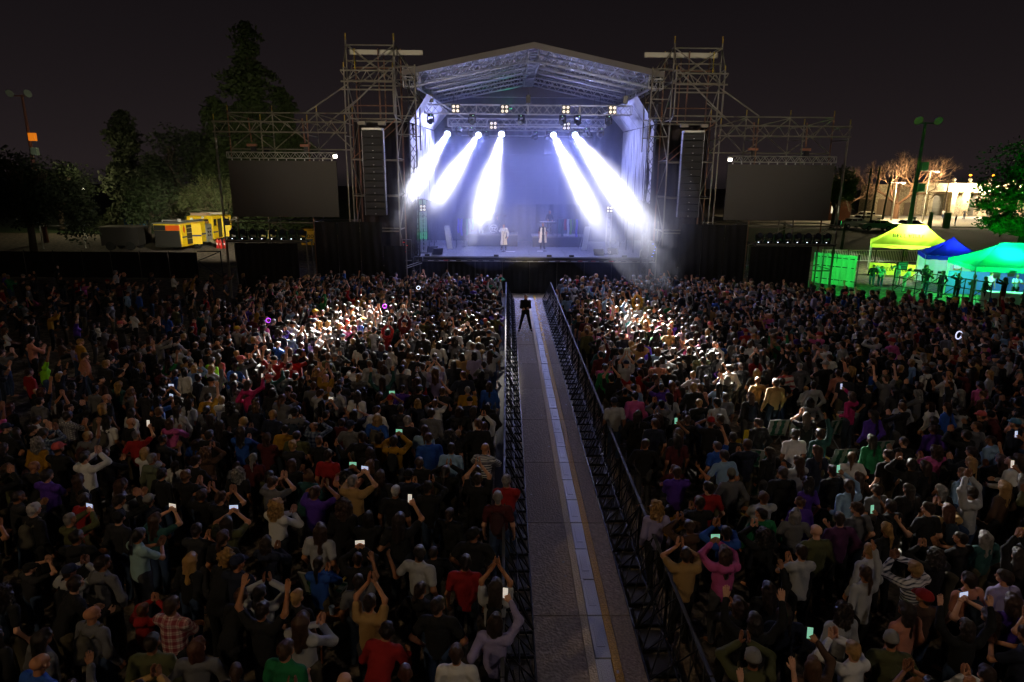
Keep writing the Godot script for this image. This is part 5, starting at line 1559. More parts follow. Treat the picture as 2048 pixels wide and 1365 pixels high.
	broad_tree("broadleaf_tree", "big green tree spreading over the street end of the lawn", Vector3(57.0, 0, -72), 12.0, [[Vector3(0, 7.6, 0), Vector3(6.4, 4.4, 5.5), 1.0], [Vector3(-4.6, 5.0, 1.0), Vector3(3.4, 2.6, 3.0), 0.5], [Vector3(-3.0, 2.6, 1.5), Vector3(3.6, 1.8, 2.6), 0.4], [Vector3(1.0, 3.6, 1.5), Vector3(4.0, 3.0, 3.0), 0.6]], 6200, 0.36, "2c5418", 52)
	broad_tree("shrub", "low leafy shrub in front of the columned doorways", Vector3(63.5, 0, -84), 3.0, [[Vector3(0, 1.6, 0), Vector3(2.2, 1.2, 1.6), 1.0]], 1500, 0.26, "55662a", 53)
	# palm
	var pm := thing("palm_tree", "short palm with drooping yellow-green fronds beside the cars", "palm", Vector3(51.3, 0, -103))
	var pg := Geo.new()
	pg.tube(Vector3.ZERO, Vector3(0.2, 4.6, 0), 0.28, 0.22, 10)
	mi(pm, "trunk", pg.mesh(), mats["bark"])
	var rg := RandomNumberGenerator.new()
	rg.seed = 77
	for k in 18:
		var fg := Geo.new()
		var an := TAU * k / 18.0 + rg.randf_range(-0.1, 0.1)
		var rise := rg.randf_range(0.2, 1.1)
		for q in 14:
			var u := q / 14.0
			var p := Vector3(0.2 + cos(an) * 2.6 * u, 4.6 + rise * 2.2 * u - 3.4 * u * u, sin(an) * 2.6 * u)
			for s in [-1, 1]:
				var sd: Vector3 = Vector3(-sin(an), -0.5, cos(an)) * 0.55 * s
				fg.tri(p, p + sd + Vector3(cos(an), 0, sin(an)) * 0.25, p + Vector3(cos(an), -0.2, sin(an)) * 0.16)
		mi(pm, "frond", fg.mesh(), mat("palm_green", "5a6426", 0.7))
	# cars
	car(Vector3(51.4, 0, -97.5), 0.15, "9a9c98", "pale hatchback parked on the grass edge", false)
	car(Vector3(52.8, 0, -93.6), -0.1, "7d8684", "grey-green saloon car parked beside the wooden poles", false)
	car(Vector3(57.8, 0, -94.6), 0.1, "0d0e10", "black saloon car parked on the grass", false)
	car(Vector3(61.6, 0, -112.5), 0.05, "c8c4ba", "white pickup truck parked under the street lamp", true)
	car(Vector3(57.2, 0, -106), 0.2, "cfcabc", "white car parked beside the white pickup", false)
	# house front behind the palm
	var hs := thing("small_house", "low brick-red house front with lit doorway behind the palm", "house", Vector3(53.5, 0, -116))
	box(hs, "wall", Vector3(0, 1.8, 0), Vector3(12, 3.6, 4), mat("house_brick", "7a4a34", 0.9))
	box(hs, "roof", Vector3(0, 3.75, 0), Vector3(12.6, 0.3, 4.6), mat("house_roof", "3a342e", 0.9))
	for x in [-4.0, -1.0, 3.2]:
		box(hs, "window", Vector3(x, 1.9, 2.03), Vector3(1.3, 1.2, 0.06), glow("house_window", "fff2cc", 0.9))
		box(hs, "window_sill", Vector3(x, 1.22, 2.06), Vector3(1.5, 0.1, 0.14), mats["crate_wood"])
	# low wall with scrap and gate posts at the street
	for a in [[60.2, -97.2, 1.6, 0.5], [63.0, -97.6, 2.3, 0.4], [66.0, -98.4, 2.2, 0.9], [79.5, -98.0, 2.2, 1.4]]:
		var p := thing("gate_post", "grey concrete post standing at the street edge of the lawn", "post", Vector3(a[0], 0, a[1]), 0.0, "concrete posts at the street")
		box(p, "shaft", Vector3(0, a[2] / 2, 0), Vector3(a[3], a[2], 0.4), mat("post_concrete", "77766e", 0.9))
		box(p, "cap", Vector3(0, a[2] + 0.06, 0), Vector3(a[3] + 0.1, 0.12, 0.5), mats["post_concrete"])

func car(at: Vector3, turn: float, hex: String, label: String, pickup: bool):
	var t := thing("parked_car" if not pickup else "pickup_truck", label, "car" if not pickup else "pickup", at, turn)
	var paint := mat("paint_" + hex, hex, 0.3)
	paint.clearcoat_enabled = true
	var prof := [[-2.1, 0.35], [-2.15, 0.75], [-1.95, 0.92], [-0.95, 0.98], [-0.35, 1.42], [0.95, 1.45], [1.6, 1.02], [2.05, 0.95], [2.12, 0.6], [2.05, 0.35]]
	if pickup:
		prof = [[-2.5, 0.45], [-2.5, 0.95], [-1.3, 1.05], [-0.8, 1.65], [0.7, 1.68], [0.9, 1.1], [2.5, 1.08], [2.52, 0.5]]
	var g := Geo.new()
	var n := prof.size()
	for i in n:
		var a: Array = prof[i]
		var c: Array = prof[(i + 1) % n]
		g.orient(Vector3(a[0], a[1], -0.84), Vector3(c[0], c[1], -0.84), Vector3(c[0], c[1], 0.84), Vector3(a[0], a[1], 0.84), Vector3((a[0] + c[0]) * 0.2, (a[1] + c[1]) / 2 - 0.8, 0))
	for s in [-1.0, 1.0]:
		for i in range(1, n - 1):
			var p := Vector3(prof[0][0], prof[0][1], 0.84 * s)
			var q := Vector3(prof[i][0], prof[i][1], 0.84 * s)
			var r := Vector3(prof[i + 1][0], prof[i + 1][1], 0.84 * s)
			if (q - p).cross(r - p).z * s > 0:
				g.tri(p, q, r)
			else:
				g.tri(p, r, q)
	mi(t, "body", g.mesh(), paint)
	var gl := mat("car_glass", "10151a", 0.08)
	var yy := 1.2 if not pickup else 1.38
	for s in [-1.0, 1.0]:
		box(t, "side_window", Vector3(-0.3, yy, s * 0.845), Vector3(0.75, 0.32, 0.015), gl)
		box(t, "side_window", Vector3(0.5, yy, s * 0.845), Vector3(0.7, 0.32, 0.015), gl)
		for x in [-1.3, 1.3]:
			var w := mi(t, "wheel", disc, mats["tyre_black"], Transform3D(Basis.from_euler(Vector3(PI / 2, 0, 0)).scaled_local(Vector3(0.33, 0.22, 0.33)), Vector3(x * (1.2 if pickup else 1.0), 0.33, s * 0.78)))
			mi(w, "rim", disc, mat("rim_silver", "9a9a9c", 0.3, 0.7), Transform3D(Basis.IDENTITY.scaled(Vector3(0.55, 1.08, 0.55)), Vector3.ZERO))
	box(t, "windscreen", Vector3(-0.68 if not pickup else -1.08, yy + 0.02, 0), Vector3(0.02, 0.5, 1.4), gl, Vector3(0, 0, -0.92 if not pickup else -0.7))
	for s in [-1.0, 1.0]:
		box(t, "headlight", Vector3(-2.12 if not pickup else -2.5, 0.72, s * 0.6), Vector3(0.05, 0.14, 0.3), mat("car_lamp", "c8ccd0", 0.2))
		box(t, "tail_light", Vector3(2.08 if not pickup else 2.51, 0.78, s * 0.66), Vector3(0.05, 0.14, 0.24), mat("car_tail", "7a1410", 0.3))

func behind_camera():
	# two unseen masts, supposed from the light on crowd and towers: a wide dim lamp over the crowd and a narrow front light on the stage
	for a in [[-11.0, 3.5, 14.0, 64.0, Color(1.0, 0.86, 0.66), "trees side"], [13.0, 4.5, 14.0, 46.0, Color(0.98, 0.9, 0.82), "tents side"]]:
		var t := thing("floodlight_mast", "slim unseen mast with two floodlights behind the camera on the " + a[5], "mast", Vector3(a[0], 0, a[1]))
		tube(t, "pole", Vector3.ZERO, Vector3(0, a[2] + 0.1, 0), 0.08, mats["lamp_pole_grey"])
		tube(t, "crossarm", Vector3(-0.5, a[2] + 0.1, 0), Vector3(0.5, a[2] + 0.1, 0), 0.05, mats["lamp_pole_grey"])
		for s in [-1.0, 1.0]:
			box(t, "lamp_head", Vector3(s * 0.4, a[2] + 0.2, -0.1), Vector3(0.5, 0.35, 0.16), mats["fixture_black"])
			box(t, "lamp_face", Vector3(s * 0.4, a[2] + 0.2, -0.19), Vector3(0.42, 0.28, 0.012), glow("rear_lamp_face", "fff0d8", 3.0))
		spot(t, "flood", Vector3(a[0] - 0.4, a[2] + 0.2, a[1] - 0.22), Vector3(a[0] * 0.35, 0, a[1] - 20.0), a[3], 75.0, a[4], 0.2, 0.9)
		spot(t, "front_light", Vector3(a[0] + 0.4, a[2] + 0.2, a[1] - 0.22), Vector3(CX + a[0] * 0.7, 13.5, -40), 430.0, 17.0, Color(1.0, 0.93, 0.82), 0.2, 0.8)
	var fs := thing("follow_spot", "follow spot lamp on a tripod at the rear of the showground", "stage light", Vector3(1.6, 0, 6.0))
	for q in 3:
		tube(fs, "tripod_leg", Vector3(0, 8.6, 0), Vector3(cos(q * 2.1) * 1.4, 0, sin(q * 2.1) * 1.4), 0.05, mats["lamp_pole_grey"])
	tube(fs, "barrel", Vector3(0, 9.2, 0.7), Vector3(0, 9.0, -0.4), 0.16, mats["fixture_black"])
	mi(fs, "lens", sphere(0.12), glow("follow_lens", "fff6e8", 5.0), Transform3D(Basis.IDENTITY, Vector3(0, 8.97, -0.45)))
	spot(fs, "follow_beam", Vector3(1.6, 8.94, 5.4), Vector3(1.15, 3.3, -44.3), 3600.0, 2.9, Color(1.0, 0.93, 0.82), 0.12, 0.9)
	var t := thing("green_floodlight", "green floodlight in the grass under the big green tree", "floodlight", Vector3(49.5, 0, -64))
	tube(t, "stand", Vector3.ZERO, Vector3(0, 0.9, 0), 0.03, mats["dark_pole"])
	mi(t, "lamp_globe", sphere(0.13), mats["green_globe"], Transform3D(Basis.IDENTITY, Vector3(0, 1.0, 0)))
	spot(t, "flood", Vector3(49.5, 1.0, -64), Vector3(56.5, 7.0, -72), 60.0, 50.0, Color(0.15, 1.0, 0.3), 0.12, 0.8)

# ---------------------------------------------------------------- people: smooth bodies from joined tapered limbs
class Hide:
	var v := PackedVector3Array()
	var n := PackedVector3Array()
	var idx := PackedInt32Array()
	func add(o: Hide, xf: Transform3D, flip := false):
		var k := v.size()
		for i in o.v.size():
			v.append(xf * o.v[i])
			n.append((xf.basis * o.n[i]).normalized())
		for i in range(0, o.idx.size(), 3):
			if flip:
				idx.append(k + o.idx[i]); idx.append(k + o.idx[i + 2]); idx.append(k + o.idx[i + 1])
			else:
				idx.append(k + o.idx[i]); idx.append(k + o.idx[i + 1]); idx.append(k + o.idx[i + 2])
	func mesh() -> ArrayMesh:
		var arr := []
		arr.resize(Mesh.ARRAY_MAX)
		arr[Mesh.ARRAY_VERTEX] = v
		arr[Mesh.ARRAY_NORMAL] = n
		arr[Mesh.ARRAY_INDEX] = idx
		var am := ArrayMesh.new()
		am.add_surface_from_arrays(Mesh.PRIMITIVE_TRIANGLES, arr)
		return am

# caps: [a, b, ra, rb, zs]: a tapered capsule, flattened front to back by zs; joined by a smooth minimum of width k
func skin_of(caps: Array, cell: float, k: float, ymin := -9.0, disp := 0.0, freq := 8.0, ymax := 99.0) -> Hide:
	var lo := Vector3.ONE * 99.0
	var hi := -lo
	for c in caps:
		var r: float = maxf(c[2], c[3]) + cell * 3.0 + k * 0.3
		lo = lo.min((c[0] as Vector3).min(c[1]) - Vector3.ONE * r)
		hi = hi.max((c[0] as Vector3).max(c[1]) + Vector3.ONE * r)
	var nx := int((hi.x - lo.x) / cell) + 2
	var ny := int((hi.y - lo.y) / cell) + 2
	var nz := int((hi.z - lo.z) / cell) + 2
	var g := PackedFloat32Array()
	g.resize(nx * ny * nz)
	g.fill(1.0)
	for c in caps:
		var a: Vector3 = c[0]
		var b: Vector3 = c[1]
		var ra: float = c[2]
		var rb: float = c[3]
		var zs: float = c[4] if c.size() > 4 else 1.0
		var r := maxf(ra, rb) + cell * 2.2 + k * 0.3
		var p0 := ((a.min(b) - Vector3.ONE * r - lo) / cell).floor()
		var p1 := ((a.max(b) + Vector3.ONE * r - lo) / cell).ceil()
		a.z *= zs
		b.z *= zs
		var ba := b - a
		var bb := maxf(ba.length_squared(), 1e-9)
		var inv := 1.0 / bb
		for z in range(maxi(0, int(p0.z)), mini(nz, int(p1.z) + 1)):
			var pz := (lo.z + z * cell) * zs
			for y in range(maxi(0, int(p0.y)), mini(ny, int(p1.y) + 1)):
				var i := nx * (y + ny * z)
				var py := lo.y + y * cell
				for x in range(maxi(0, int(p0.x)), mini(nx, int(p1.x) + 1)):
					var pa := Vector3(lo.x + x * cell - a.x, py - a.y, pz - a.z)
					var h := clampf(pa.dot(ba) * inv, 0.0, 1.0)
					var d := (pa - ba * h).length() - (ra + (rb - ra) * h)
					var e := g[i + x]
					var m := k - absf(d - e)
					if m > 0.0:
						g[i + x] = minf(d, e) - m * m * 0.25 / k
					elif d < e:
						g[i + x] = d
	if ymin > -5.0 or ymax < 90.0:
		for z in nz:
			for y in ny:
				var py := lo.y + y * cell
				var m := maxf(ymin - py, py - ymax)
				if m > -cell * 2.0:
					var i := nx * (y + ny * z)
					for x in nx:
						if g[i + x] < m:
							g[i + x] = m
	var s := Hide.new()
	var at := PackedInt32Array()
	at.resize(nx * ny * nz)
	at.fill(-1)
	var off := [0, 1, nx, nx + 1, nx * ny, nx * ny + 1, nx * ny + nx, nx * ny + nx + 1]
	var lim := cell * 2.0
	var vals := PackedFloat32Array()
	vals.resize(8)
	var noise := FastNoiseLite.new()
	noise.seed = 3
	noise.frequency = freq
	noise.fractal_octaves = 2
	for z in nz - 1:
		for y in ny - 1:
			var row := nx * (y + ny * z)
			for x in nx - 1:
				var i := row + x
				if absf(g[i]) > lim:
					continue
				var cnt := 0
				for q in 8:
					var w := g[i + off[q]]
					vals[q] = w
					if w < 0.0:
						cnt += 1
				if cnt == 0 or cnt == 8:
					continue
				var sum := Vector3.ZERO
				var m := 0
				for q in 8:
					for ax in 3:
						var bit := 1 << ax
						if q & bit:
							continue
						var va := vals[q]
						var vb := vals[q | bit]
						if (va < 0.0) != (vb < 0.0):
							var t := va / (va - vb)
							var p := Vector3(q & 1, (q >> 1) & 1, (q >> 2) & 1)
							p[ax] += t
							sum += p
							m += 1
				var pos := lo + (Vector3(x, y, z) + sum / m) * cell
				var nn := Vector3(vals[1] + vals[3] + vals[5] + vals[7] - vals[0] - vals[2] - vals[4] - vals[6], vals[2] + vals[3] + vals[6] + vals[7] - vals[0] - vals[1] - vals[4] - vals[5], vals[4] + vals[5] + vals[6] + vals[7] - vals[0] - vals[1] - vals[2] - vals[3]).normalized()
				if disp > 0.0:
					var dd := noise.get_noise_3d(pos.x, pos.y * 0.7, pos.z)
					pos += nn * disp * dd
					var e := 0.02
					var gr := Vector3(noise.get_noise_3d(pos.x + e, pos.y * 0.7, pos.z) - dd, noise.get_noise_3d(pos.x, (pos.y + e) * 0.7, pos.z) - dd, noise.get_noise_3d(pos.x, pos.y * 0.7, pos.z + e) - dd) / e
					nn = (nn - (gr - nn * gr.dot(nn)) * disp).normalized()
				at[i] = s.v.size()
				s.v.append(pos)
				s.n.append(nn)
	for z in range(1, nz - 1):
		for y in range(1, ny - 1):
			var row := nx * (y + ny * z)
			for x in range(1, nx - 1):
				var i := row + x
				var va := g[i]
				if absf(va) > lim:
					continue
				for ax in 3:
					var st: int = off[1 << ax]
					var vb := g[i + st]
					if (va < 0.0) == (vb < 0.0):
						continue
					var s1: int = off[1 << ((ax + 1) % 3)]
					var s2: int = off[1 << ((ax + 2) % 3)]
					var q0 := at[i - s1 - s2]
					var q1 := at[i - s2]
					var q2 := at[i]
					var q3 := at[i - s1]
					if q0 < 0 or q1 < 0 or q2 < 0 or q3 < 0:
						continue
					if va < 0.0:
						s.idx.append_array(PackedInt32Array([q0, q2, q1, q0, q3, q2]))
					else:
						s.idx.append_array(PackedInt32Array([q0, q1, q2, q0, q2, q3]))
	return s

var head_skin: Hide
var hands := {}
var hair := {}
var poses := {}

func V(x: float, y: float, z: float) -> Vector3:
	return Vector3(x, y, z)

func make_hand(curl: float, splay: float) -> Hide:
	# right hand: wrist at the origin, fingers along +y, palm towards -z, thumb on +x... mirrored for the other
	var caps := [[V(0, -0.01, 0), V(0, 0.03, 0), 0.026, 0.03, 1.5]]
	var fx := [-0.03, -0.01, 0.011, 0.031]
	var ln := [0.058, 0.072, 0.078, 0.07]
	for i in 4:
		var base := V(fx[i], 0.088 - absf(i - 1.8) * 0.004, 0)
		caps.append([V(fx[i] * 0.5, 0.01, 0), base, 0.017, 0.0115, 1.1])
		var d := V(fx[i] * splay, 1, -curl * 0.55).normalized()
		var m: Vector3 = base + d * ln[i] * 0.5
		var d2 := V(fx[i] * splay * 0.5, 1.0 - curl * 0.6, -curl * 1.1).normalized()
		caps.append([base, m, 0.0105, 0.0098])
		caps.append([m, m + d2 * ln[i] * 0.5, 0.0098, 0.0082])
	caps.append([V(0.018, 0.015, -0.005), V(0.045, 0.05, -0.018), 0.017, 0.0125])
	caps.append([V(0.045, 0.05, -0.018), V(0.058, 0.088, -0.026 - curl * 0.012), 0.0122, 0.0092])
	return skin_of(caps, 0.0072, 0.005)

func ik(s: Vector3, w: Vector3, pole: Vector3, a: float, b: float) -> Array:
	var d := w - s
	var L := minf(d.length(), (a + b) * 0.995)
	d = d.normalized()
	w = s + d * L
	var x := (a * a - b * b + L * L) / (2.0 * L)
	var h := sqrt(maxf(0.0, a * a - x * x))
	var p := (pole - d * pole.dot(d)).normalized()
	return [s + d * x + p * h, w]

func make_pose(key: String, o: Dictionary):
	var f: bool = o.get("f", false)
	var sw := 0.172 if f else 0.19      # half the shoulder width
	var hw := 0.10 if f else 0.092
	var lean: float = o.get("lean", 0.0)
	var shift: float = o.get("shift", 0.0)
	var ax: float = o.get("stance", 0.11)
	var sit: bool = o.get("sit", false)
	var pel := V(shift * 0.5, 0.95, 0)
	var che := V(shift * 0.3, 1.22, lean * 0.5)
	var nek := V(shift * 0.15, 1.46, 0.015 + lean)
	var hed := V(shift * 0.15, 1.605, -0.015 + lean * 1.2)
	var drop := 0.0
	if sit:
		drop = 0.48
	var body := []
	var legs := []
	var feet := []
	for s in [-1.0, 1.0]:
		var hip := pel + V(s * hw, -0.03, 0)
		var knee := V(s * (ax * 0.5 + hw * 0.5) + shift * 0.3, 0.5, -0.02)
		var ank := V(s * ax, 0.09, 0.03)
		if sit:
			knee = V(s * (ax + 0.04), 0.95 + 0.02, -0.44)
			ank = V(s * ax, 0.55, -0.42)
		var toe := ank + V(s * 0.03, -0.05, -0.15)
		body.append_array([[hip, knee, 0.078, 0.052], [knee, ank, 0.052, 0.036], [ank, toe, 0.034, 0.03]])
		legs.append_array([[hip, knee, 0.098 if f else 0.094, 0.07], [knee + V(0, 0, 0), ank + V(0, 0.02, 0), 0.069, 0.056]])
		feet.append([[ank + V(0, -0.025, 0.025), toe + V(0, 0.005, 0), 0.045, 0.038], [ank, ank + V(0, 0.03, 0), 0.04, 0.045]])
	legs.append([pel + V(-hw * 0.7, -0.02, 0), pel + V(hw * 0.7, -0.02, 0), 0.118, 0.118, 1.15])
	legs.append([pel + V(0, 0.0, 0), pel + V(0, 0.12, 0), 0.135, 0.13, 1.35])
	body.append_array([[pel, che, 0.12, 0.125, 1.4], [che, nek + V(0, -0.1, 0), 0.13, 0.1, 1.4], [nek + V(0, -0.05, 0), hed + V(0, -0.03, 0.02), 0.058, 0.052]])
	var torso := [[pel + V(0, -0.04, 0), pel + V(0, 0.12, 0), 0.155 if f else 0.15, 0.142 if f else 0.15, 1.3], [pel + V(0, 0.1, 0), che + V(0, 0.03, 0), 0.142 if f else 0.152, 0.15 if f else 0.163, 1.35], [che, nek + V(0, -0.12, 0), 0.152 if f else 0.165, 0.115, 1.4], [nek + V(-sw * 0.78, -0.07, 0), nek + V(sw * 0.78, -0.07, 0), 0.07, 0.07], [nek + V(0, -0.06, 0.01), nek + V(0, -0.01, 0.0), 0.09, 0.068]]
	if f:
		torso.append([che + V(-0.06, 0.02, -0.08), che + V(-0.06, 0.03, -0.09), 0.06, 0.055])
		torso.append([che + V(0.06, 0.02, -0.08), che + V(0.06, 0.03, -0.09), 0.06, 0.055])
	var tee := torso.duplicate()
	var lng := torso.duplicate()
	var wr := {}
	var hd := []
	for s in [-1.0, 1.0]:
		var sh := nek + V(s * sw, -0.075, 0)
		var side := "r" if s > 0 else "l"
		var w: Vector3 = o.get(side, V(0.27, 0.86, -0.05))
		w.x *= s
		w += V(shift * 0.2, 0, lean)
		var pole: Vector3 = o.get("pole_" + side, o.get("pole", V(0.4, -0.2, 1.0)))
		pole.x *= s
		var q := ik(sh, w, pole, 0.29, 0.265)
		var el: Vector3 = q[0]
		w = q[1]
		body.append_array([[sh, el, 0.05 if not f else 0.043, 0.041 if not f else 0.036], [el, w, 0.041 if not f else 0.036, 0.028]])
		tee.append([sh, sh.lerp(el, 0.62), 0.07, 0.064])
		lng.append_array([[sh, el, 0.068, 0.057], [el, el.lerp(w, 0.93), 0.057, 0.045]])
		var dir: Vector3 = o.get("hand_dir", (w - el).normalized())
		if o.has("hand_dir"):
			dir = V(dir.x * s, dir.y, dir.z).normalized()
		var palm: Vector3 = o.get("palm", V(-1, 0, 0))
		palm.x *= s
		var z := -(palm - dir * palm.dot(dir)).normalized()
		var x := dir.cross(z) * (-1.0 if s > 0 else 1.0)
		hd.append(Transform3D(Basis(x, dir, z), w))
		wr[side] = w + dir * 0.085
	var hood := lng.duplicate()
	hood.append_array([[nek + V(-0.085, -0.02, 0.055), nek + V(0.085, -0.02, 0.055), 0.05, 0.05], [nek + V(-0.05, -0.06, 0.10), nek + V(0.05, -0.06, 0.10), 0.055, 0.055]])
	var hx := Transform3D(Basis.from_euler(o.get("head", V(0, 0, 0))).scaled_local(Vector3.ONE * 0.93), hed)
	var b := skin_of(body, 0.02, 0.035)
	b.add(head_skin, hx)
	var hs: Hide = hands[o.get("hand", "relaxed")]
	for e in hd:
		b.add(hs, e, (e as Transform3D).basis.determinant() < 0)
	var res := {"body": b.mesh(), "head": hx, "wr": wr}
	res["tee"] = skin_of(tee, 0.021, 0.05, 0.84, 0.011, 5.0).mesh()
	res["longsleeve"] = skin_of(lng, 0.021, 0.05, 0.83, 0.013, 5.0).mesh()
	res["hoodie"] = skin_of(hood, 0.021, 0.045, 0.82, 0.014, 5.0).mesh()
	res["trousers"] = skin_of(legs, 0.021, 0.035, 0.075 if not sit else -8.0, 0.010, 6.0, 1.06).mesh()
	for i in 2:
		res["shoe%d" % i] = skin_of(feet[i], 0.014, 0.03, 0.0 if not sit else -8.0).mesh()
	res["drop"] = drop
	poses[key] = res

func make_people_kit():
	# head: skull, jaw, nose, brow, ears
	var hc := [[V(0, 0.035, 0.03), V(0, 0.04, -0.015), 0.085, 0.078], [V(0, -0.01, -0.01), V(0, -0.075, -0.045), 0.066, 0.036], [V(-0.035, -0.035, -0.035), V(0.035, -0.035, -0.035), 0.042, 0.042], [V(0, 0.005, -0.088), V(0, -0.028, -0.103), 0.010, 0.015], [V(-0.035, 0.02, -0.078), V(0.035, 0.02, -0.078), 0.014, 0.014], [V(-0.018, -0.062, -0.08), V(0.018, -0.062, -0.08), 0.011, 0.011], [V(-0.08, 0.01, 0.012), V(-0.084, -0.02, 0.006), 0.016, 0.012], [V(0.08, 0.01, 0.012), V(0.084, -0.02, 0.006), 0.016, 0.012]]
	head_skin = skin_of(hc, 0.0105, 0.018)
	hands["relaxed"] = make_hand(0.75, 1.5)
	hands["flat"] = make_hand(0.12, 4.0)
	hands["grip"] = make_hand(1.6, 0.8)
	# hair and hats, in the head's own axes
	var cap_hair := [[V(0, 0.052, 0.03), V(0, 0.06, -0.022), 0.088, 0.078], [V(0, 0.0, 0.055), V(0, -0.05, 0.06), 0.078, 0.055], [V(-0.05, 0.02, 0.02), V(0.05, 0.02, 0.02), 0.052, 0.052]]
	hair["short"] = skin_of(cap_hair, 0.012, 0.02, -9.0, 0.007, 22.0).mesh()
	var long := cap_hair.duplicate()
	long.append_array([[V(-0.05, 0.02, 0.06), V(-0.075, -0.32, 0.085), 0.06, 0.03], [V(0.05, 0.02, 0.06), V(0.075, -0.32, 0.085), 0.06, 0.03], [V(0, 0.02, 0.07), V(0, -0.37, 0.12), 0.068, 0.042]])
	hair["long"] = skin_of(long, 0.014, 0.03, -9.0, 0.014, 13.0).mesh()
	var bob := cap_hair.duplicate()
	bob.append_array([[V(-0.055, 0.0, 0.04), V(-0.075, -0.14, 0.03), 0.055, 0.045], [V(0.055, 0.0, 0.04), V(0.075, -0.14, 0.03), 0.055, 0.045], [V(0, 0.0, 0.06), V(0, -0.15, 0.07), 0.075, 0.06]])
	hair["bob"] = skin_of(bob, 0.014, 0.03, -9.0, 0.012, 16.0).mesh()
	var pony := cap_hair.duplicate()
	pony.append_array([[V(0, 0.05, 0.11), V(0, -0.1, 0.15), 0.03, 0.036], [V(0, -0.1, 0.15), V(0, -0.3, 0.13), 0.036, 0.014]])
	hair["ponytail"] = skin_of(pony, 0.012, 0.018, -9.0, 0.007, 20.0).mesh()
	var bun := cap_hair.duplicate()
	bun.append([V(0, 0.12, 0.075), V(0, 0.125, 0.08), 0.046, 0.046])
	hair["bun"] = skin_of(bun, 0.012, 0.014, -9.0, 0.007, 20.0).mesh()
	var curl := cap_hair.duplicate()
	curl.append_array([[V(-0.06, 0.04, 0.03), V(-0.09, -0.16, 0.05), 0.075, 0.06], [V(0.06, 0.04, 0.03), V(0.09, -0.16, 0.05), 0.075, 0.06], [V(0, 0.05, 0.05), V(0, -0.2, 0.09), 0.095, 0.075]])
	hair["curly"] = skin_of(curl, 0.014, 0.03, -9.0, 0.034, 17.0).mesh()
	var hat := [[V(0, 0.06, 0.028), V(0, 0.066, -0.018), 0.094, 0.086], [V(0, 0.03, 0.03), V(0, 0.03, -0.02), 0.096, 0.09]]
	var hsk := skin_of(hat, 0.012, 0.02, 0.025)
	hsk.add(skin_of([[V(-0.035, 0.045, -0.11), V(0.035, 0.045, -0.11), 0.05, 0.05]], 0.011, 0.01, 0.036, 0.0, 8.0, 0.052), Transform3D.IDENTITY)
	hair["cap"] = hsk.mesh()
	hair["cropped"] = skin_of([[V(0, 0.045, 0.034), V(0, 0.055, -0.015), 0.0855, 0.075], [V(0, 0.0, 0.05), V(0, -0.03, 0.05), 0.074, 0.058]], 0.012, 0.02, -9.0, 0.004, 25.0).mesh()
	var up := V(1, -0.5, 0.2)
	make_pose("stand", {"shift": 0.03})
	make_pose("stand_f", {"f": true, "shift": -0.04, "head": V(0, 0.35, 0), "l": V(0.24, 0.88, -0.08), "r": V(0.25, 0.9, -0.02)})
	make_pose("folded", {"l": V(-0.10, 1.17, -0.24), "r": V(-0.10, 1.21, -0.22), "pole": V(1, -0.7, 0), "palm": V(0, 0, 1), "head": V(0.05, -0.2, 0)})
	make_pose("clap_low", {"f": true, "l": V(0.04, 1.27, -0.33), "r": V(0.04, 1.27, -0.33), "pole": up, "hand_dir": V(-0.1, 0.9, -0.5), "hand": "flat", "head": V(-0.08, 0.1, 0)})
	make_pose("clap_face", {"l": V(0.05, 1.56, -0.33), "r": V(0.05, 1.56, -0.33), "pole": up, "hand_dir": V(-0.08, 1, -0.1), "hand": "flat", "head": V(-0.1, -0.25, 0), "shift": 0.03})
	make_pose("clap_high", {"f": true, "l": V(0.045, 1.87, -0.1), "r": V(0.045, 1.87, -0.1), "pole": V(1, 0, 0.1), "hand_dir": V(-0.1, 1, 0), "hand": "flat", "head": V(-0.15, 0, 0)})
	make_pose("arms_up", {"l": V(0.36, 1.85, -0.12), "r": V(0.34, 1.88, -0.1), "pole": V(1, 0, 0.3), "palm": V(0, 0, -1), "hand": "flat", "head": V(-0.18, 0.1, 0)})
	make_pose("one_arm_up", {"f": true, "l": V(0.26, 0.88, -0.05), "r": V(0.22, 1.9, -0.12), "pole_r": V(1, 0, 0.2), "palm": V(-0.6, 0, -1), "hand": "flat", "head": V(-0.1, 0, 0)})
	make_pose("phone_two", {"l": V(0.06, 1.56, -0.38), "r": V(0.06, 1.56, -0.38), "pole": up, "hand_dir": V(-0.25, 1, -0.1), "palm": V(-0.6, 0, -0.6), "hand": "grip", "head": V(-0.05, 0, 0)})
	make_pose("phone_one", {"f": true, "r": V(0.14, 1.68, -0.36), "pole_r": up, "l": V(0.22, 1.05, -0.12), "palm": V(-0.4, 0, -0.9), "hand": "grip", "head": V(-0.1, -0.1, 0)})
	make_pose("pockets", {"l": V(0.215, 0.93, -0.06), "r": V(0.215, 0.93, -0.06), "pole": V(1, 0, 0.5), "shift": -0.05, "head": V(0, -0.4, 0)})
	make_pose("arm_out", {"l": V(0.52, 1.36, -0.06), "pole_l": V(0.2, -1, 0.2), "r": V(0.25, 0.9, -0.05), "shift": 0.04, "head": V(0, 0.5, 0.05)})
	make_pose("bent", {"f": true, "lean": -0.2, "l": V(0.2, 1.02, -0.25), "r": V(0.18, 1.06, -0.3), "pole": V(0.5, -0.3, 1), "head": V(0.35, 0.3, 0)})
	make_pose("singing", {"r": V(0.03, 1.44, -0.2), "pole_r": V(1, -0.8, 0), "l": V(0.3, 0.9, -0.1), "hand": "grip", "stance": 0.13, "head": V(0.05, 0, 0)})
